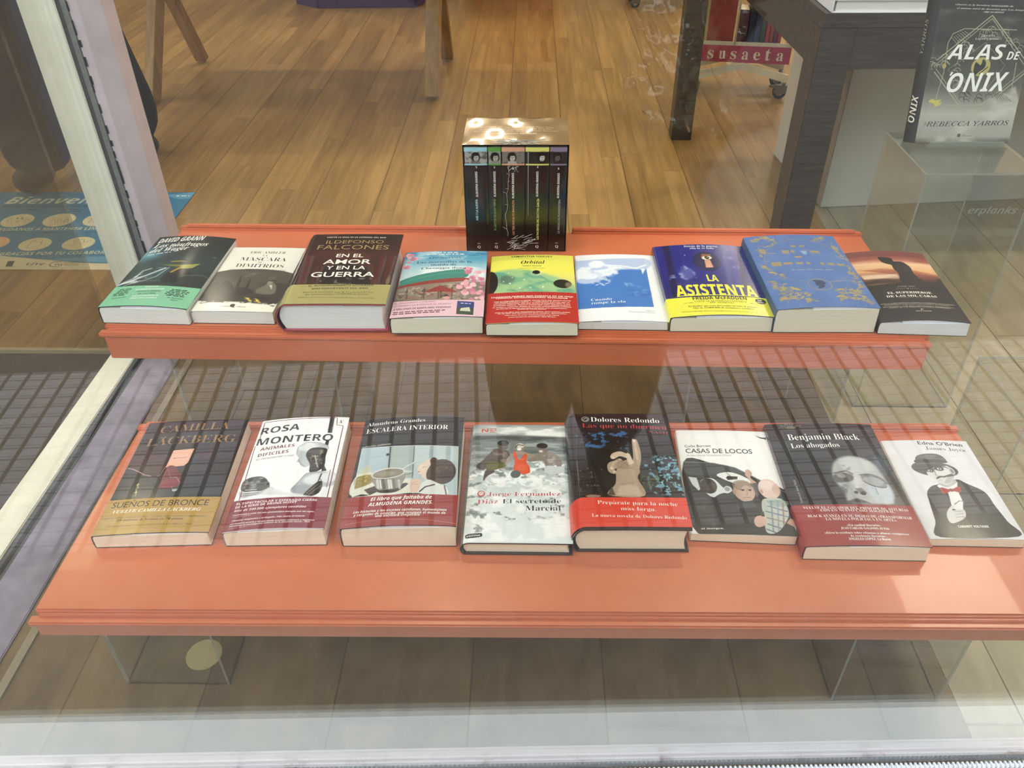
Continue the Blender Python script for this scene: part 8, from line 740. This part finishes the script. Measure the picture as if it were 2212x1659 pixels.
# ------------------------------------------------------------------ people
def person(name, label, loc, rz, J, R, shirt, trousers, shoes, headr=.095):
    # J: joints (name -> xyz), bones as one skinned surface
    t = thing(name, label, 'person', loc, (0, 0, rz))
    def skin_part(nm, joints, edges, m, root=0, sub=2):
        me = bpy.data.meshes.new(nm); me.from_pydata([J[j] for j in joints], [(joints.index(a), joints.index(b)) for a, b in edges], []); o = link(nm, me, t)
        md = o.modifiers.new('Skin', 'SKIN'); md.use_smooth_shade = True
        sv = me.skin_vertices[0].data
        for i, j in enumerate(joints): sv[i].radius = (R[j][0], R[j][1]) if isinstance(R[j], tuple) else (R[j], R[j]); sv[i].use_root = (i == root)
        s = o.modifiers.new('Subdivision', 'SUBSURF'); s.levels = sub; s.render_levels = sub; me.materials.append(m); return o
    skin_part('body', ['pelvis', 'waist', 'chest', 'neck', 'head', 'crown', 'shL', 'elL', 'wrL', 'haL', 'shR', 'elR', 'wrR', 'haR'] , [('pelvis', 'waist'), ('waist', 'chest'), ('chest', 'neck'), ('neck', 'head'), ('head', 'crown'), ('chest', 'shL'), ('shL', 'elL'), ('elL', 'wrL'), ('wrL', 'haL'), ('chest', 'shR'), ('shR', 'elR'), ('elR', 'wrR'), ('wrR', 'haR')], MT['skin'])
    K = dict(R)
    for j in ('pelvis', 'waist', 'chest', 'shL', 'elL', 'wrL', 'shR', 'elR', 'wrR'):
        r = R[j]; R[j] = (r[0]*1.12+.006, r[1]*1.12+.006) if isinstance(r, tuple) else r*1.15+.006
    hm = ['hem'] if 'hem' in J else []
    skin_part('jacket', ['pelvis', 'waist', 'chest', 'shL', 'elL', 'wrL', 'shR', 'elR', 'wrR']+hm, [('hem', 'pelvis')]*len(hm)+[('pelvis', 'waist'), ('waist', 'chest'), ('chest', 'shL'), ('shL', 'elL'), ('elL', 'wrL'), ('chest', 'shR'), ('shR', 'elR'), ('elR', 'wrR')], shirt)
    R['pelvis'] = K['pelvis']
    skin_part('trousers', ['pelvis', 'hipL', 'knL', 'anL', 'hipR', 'knR', 'anR'], [('pelvis', 'hipL'), ('hipL', 'knL'), ('knL', 'anL'), ('pelvis', 'hipR'), ('hipR', 'knR'), ('knR', 'anR')], trousers)
    for s in 'LR':
        ax, ay, az = J['an'+s]; tx, ty = J['toe'+s][:2]
        b = MB(); b.tube([(ax-(tx-ax)*.25, ay-(ty-ay)*.25, .05), (ax, ay, .06), (ax+(tx-ax)*.5, ay+(ty-ay)*.5, .045), (ax+(tx-ax)*.85, ay+(ty-ay)*.85, .035), (tx, ty, .028)], [.035, .05, .043, .036, .018], 12)
        for v in b.bm.verts: v.co.z = max(v.co.z, .004)
        b.build('shoe', shoes, t)
        hx, hy, hz = J['ha'+s]; wx, wy, wz = J['wr'+s]; d = (Vector((hx, hy, hz))-Vector((wx, wy, wz))).normalized(); sd = d.cross(Vector((0, 0, 1))).normalized(); f = MB()
        for k, ln in zip((-1.5, -.5, .5, 1.5), (.062, .07, .066, .052)):
            p0 = Vector((hx, hy, hz))+sd*k*.017; f.tube([p0, p0+d*ln*.5+Vector((0, 0, -.004)), p0+d*ln*.85+Vector((0, 0, -.014)), p0+d*ln+Vector((0, 0, -.022))], [.009, .0088, .008, .006], 8)
        p0 = Vector((wx, wy, wz))+d*.03; sgn = 1 if s == 'L' else -1; f.tube([p0, p0+sd*.03*sgn+d*.02, p0+sd*.045*sgn+d*.045], [.012, .011, .008], 8); f.build('fingers', MT['skin'], t, smooth=True)
    hx, hy, hz = J['head']; g = bmesh.new(); bmesh.ops.create_uvsphere(g, u_segments=20, v_segments=14, radius=headr*1.08)
    for v in list(g.verts):
        if (v.co.z < -.03 or (v.co.z < .035 and v.co.y > .03)): g.verts.remove(v)
        else: v.co = Vector((v.co.x*.92+hx, v.co.y*1.1+hy-.008, v.co.z*1.15+hz+.03))
    me = bpy.data.meshes.new('hair'); g.to_mesh(me); g.free(); me.materials.append(MT['hair']); me.polygons.foreach_set('use_smooth', [True]*len(me.polygons)); link('hair', me, t)
    f = MB(); f.tube([(hx, hy+headr*.9, hz+.035), (hx, hy+headr*1.12, hz), (hx, hy+headr*1.0, hz-.015)], [.008, .014, .012], 8); f.tube([(hx-.024, hy+headr*.9, hz-.045), (hx, hy+headr*.97, hz-.043), (hx+.024, hy+headr*.9, hz-.045)], .006, 6)
    for s in (-1, 1): f.tube([(hx+s*headr*.86, hy-.01, hz-.02), (hx+s*headr*.95, hy-.02, hz+.01), (hx+s*headr*.9, hy-.01, hz+.035)], .011, 8)
    f.build('face', MT['skin'], t, smooth=True); ey = MB()
    for s in (-1, 1): ey.tube([(hx+s*.034-.012, hy+headr*.86, hz+.03), (hx+s*.034+.012, hy+headr*.86, hz+.03)], .008, 8)
    ey.build('eyes', MT['shoe'], t, smooth=True)
    return t
def RR(k=1.): return dict(pelvis=(.155*k, .105*k), waist=(.135*k, .095*k), chest=(.16*k, .105*k), neck=.05, head=(.078, .092), crown=(.062, .07), shL=.058*k, elL=.043*k, wrL=.03, haL=(.04, .018), shR=.058*k, elR=.043*k, wrR=.03, haR=(.04, .018), hipL=.09*k, knL=.066*k, anL=.07*k, hipR=.09*k, knR=.066*k, anR=.07*k)
# the shopper by the door, mid-stride, dark wide trousers
J = dict(pelvis=(-.02, 0, .90), waist=(-.02, 0, 1.08), chest=(-.02, .01, 1.30), neck=(-.02, .01, 1.46), head=(-.02, .03, 1.58), crown=(-.02, .02, 1.68), shL=(-.21, 0, 1.38), elL=(-.27, -.02, 1.10), wrL=(-.26, .10, .90), haL=(-.255, .15, .84), shR=(.17, 0, 1.38), elR=(.23, -.04, 1.10), wrR=(.22, .06, .88), haR=(.215, .10, .81),
         hipL=(-.10, -.01, .84), knL=(-.06, -.06, .46), anL=(-.07, -.11, .03), hipR=(.06, .0, .84), knR=(.055, .06, .46), anR=(.112, .09, .02), toeL=(-.11, -.19, 0), toeR=(.185, .15, 0))
Rw = RR(1.05); Rw['anL'] = .105; Rw['knL'] = .105; Rw['anR'] = .165; Rw['knR'] = .148; Rw['hipR'] = .12
person('person', 'person in loose black trousers and dark shoes standing inside by the entrance', (-1.44, 2.48, 0), 0, J, Rw, MT['black_cloth'], MT['black_cloth'], MT['shoe'])
# the photographer on the pavement, seen only as a dark reflection in the glass
J2 = dict(pelvis=(0, -.02, .92), waist=(0, -.02, 1.10), chest=(0, -.01, 1.32), neck=(0, .02, 1.50), head=(0, .05, 1.61), crown=(0, .03, 1.71), shL=(-.20, 0, 1.40), elL=(-.27, .12, 1.16), wrL=(-.30, .30, 1.38), haL=(-.26, .345, 1.43), shR=(.20, 0, 1.40), elR=(.27, .12, 1.16), wrR=(-.03, .30, 1.38), haR=(-.085, .345, 1.43), hem=(0, -.02, .52),
          hipL=(-.10, -.02, .88), knL=(-.09, .01, .48), anL=(-.10, -.03, .09), hipR=(.10, -.02, .88), knR=(.09, .01, .48), anR=(.10, -.03, .09), toeL=(-.12, .16, 0), toeR=(.12, .16, 0))
Rp = RR(1.15); Rp['anL'] = Rp['anR'] = .085; Rp['knL'] = Rp['knR'] = .135; Rp['hipL'] = Rp['hipR'] = .135; Rp['hem'] = (.30, .19); Rp['waist'] = (.20, .12); Rp['pelvis'] = (.23, .13); Rp['chest'] = (.20, .12)
person('person', 'person in dark clothes on the pavement holding up a phone, mirrored in the window', (.17, -.42, -.40), 0, J2, Rp, MT['black_cloth'], MT['black_cloth'], MT['shoe'])
ph = thing('smartphone', 'dark smartphone held level at the window by the person outside', 'phone', (.03, -.026, 1.045), (-.0, 0, 0)); MB().box(-.075, .075, -.004, .004, -.036, .036, .003).build('body', MT['phone'], ph, rot=(-PITCH, 0, 0))

# ------------------------------------------------------------------ ceiling lamps
for i, (x, y, w) in enumerate(LAMPS):
    t = thing('ceiling_light', 'square warm white ceiling light panel above the shop floor', 'ceiling light', (x, y, 2.9), (0, 0, 0), 'ceiling lights')
    MB().box(-.31, .31, -.31, .31, -.03, -.001, .003).build('housing', MT['plaster'], t); MB().box(-.29, .29, -.29, .29, -.034, -.0305).build('diffuser', lamp_mat('lamp_diffuser', (1, .86, .66), w), t)
for i, (x, y, w, tx, ty) in enumerate(SPOTS):
    t = thing('spotlight', 'small round warm spotlight on the unseen ceiling', 'spotlight', (x, y, 2.9), (0, 0, 0), 'ceiling spotlights')
    MB().tube([(0, 0, -.001), (0, 0, -.05)], .01, 8).tube([(0, 0, -.05), (0, 0, -.12)], .05, 20).build('housing', MT['plaster'], t)
    l = bpy.data.lights.new('spot_lamp', 'SPOT'); l.energy = w; l.color = (1, .84, .62); l.spot_size = math.radians(62); l.spot_blend = .7; l.shadow_soft_size = .045
    lo_ = link('spot_lamp', l, t, (0, 0, -.13)); d = Vector((tx-x, ty-y, -2.77)); lo_.rotation_euler = d.to_track_quat('-Z', 'Y').to_euler()
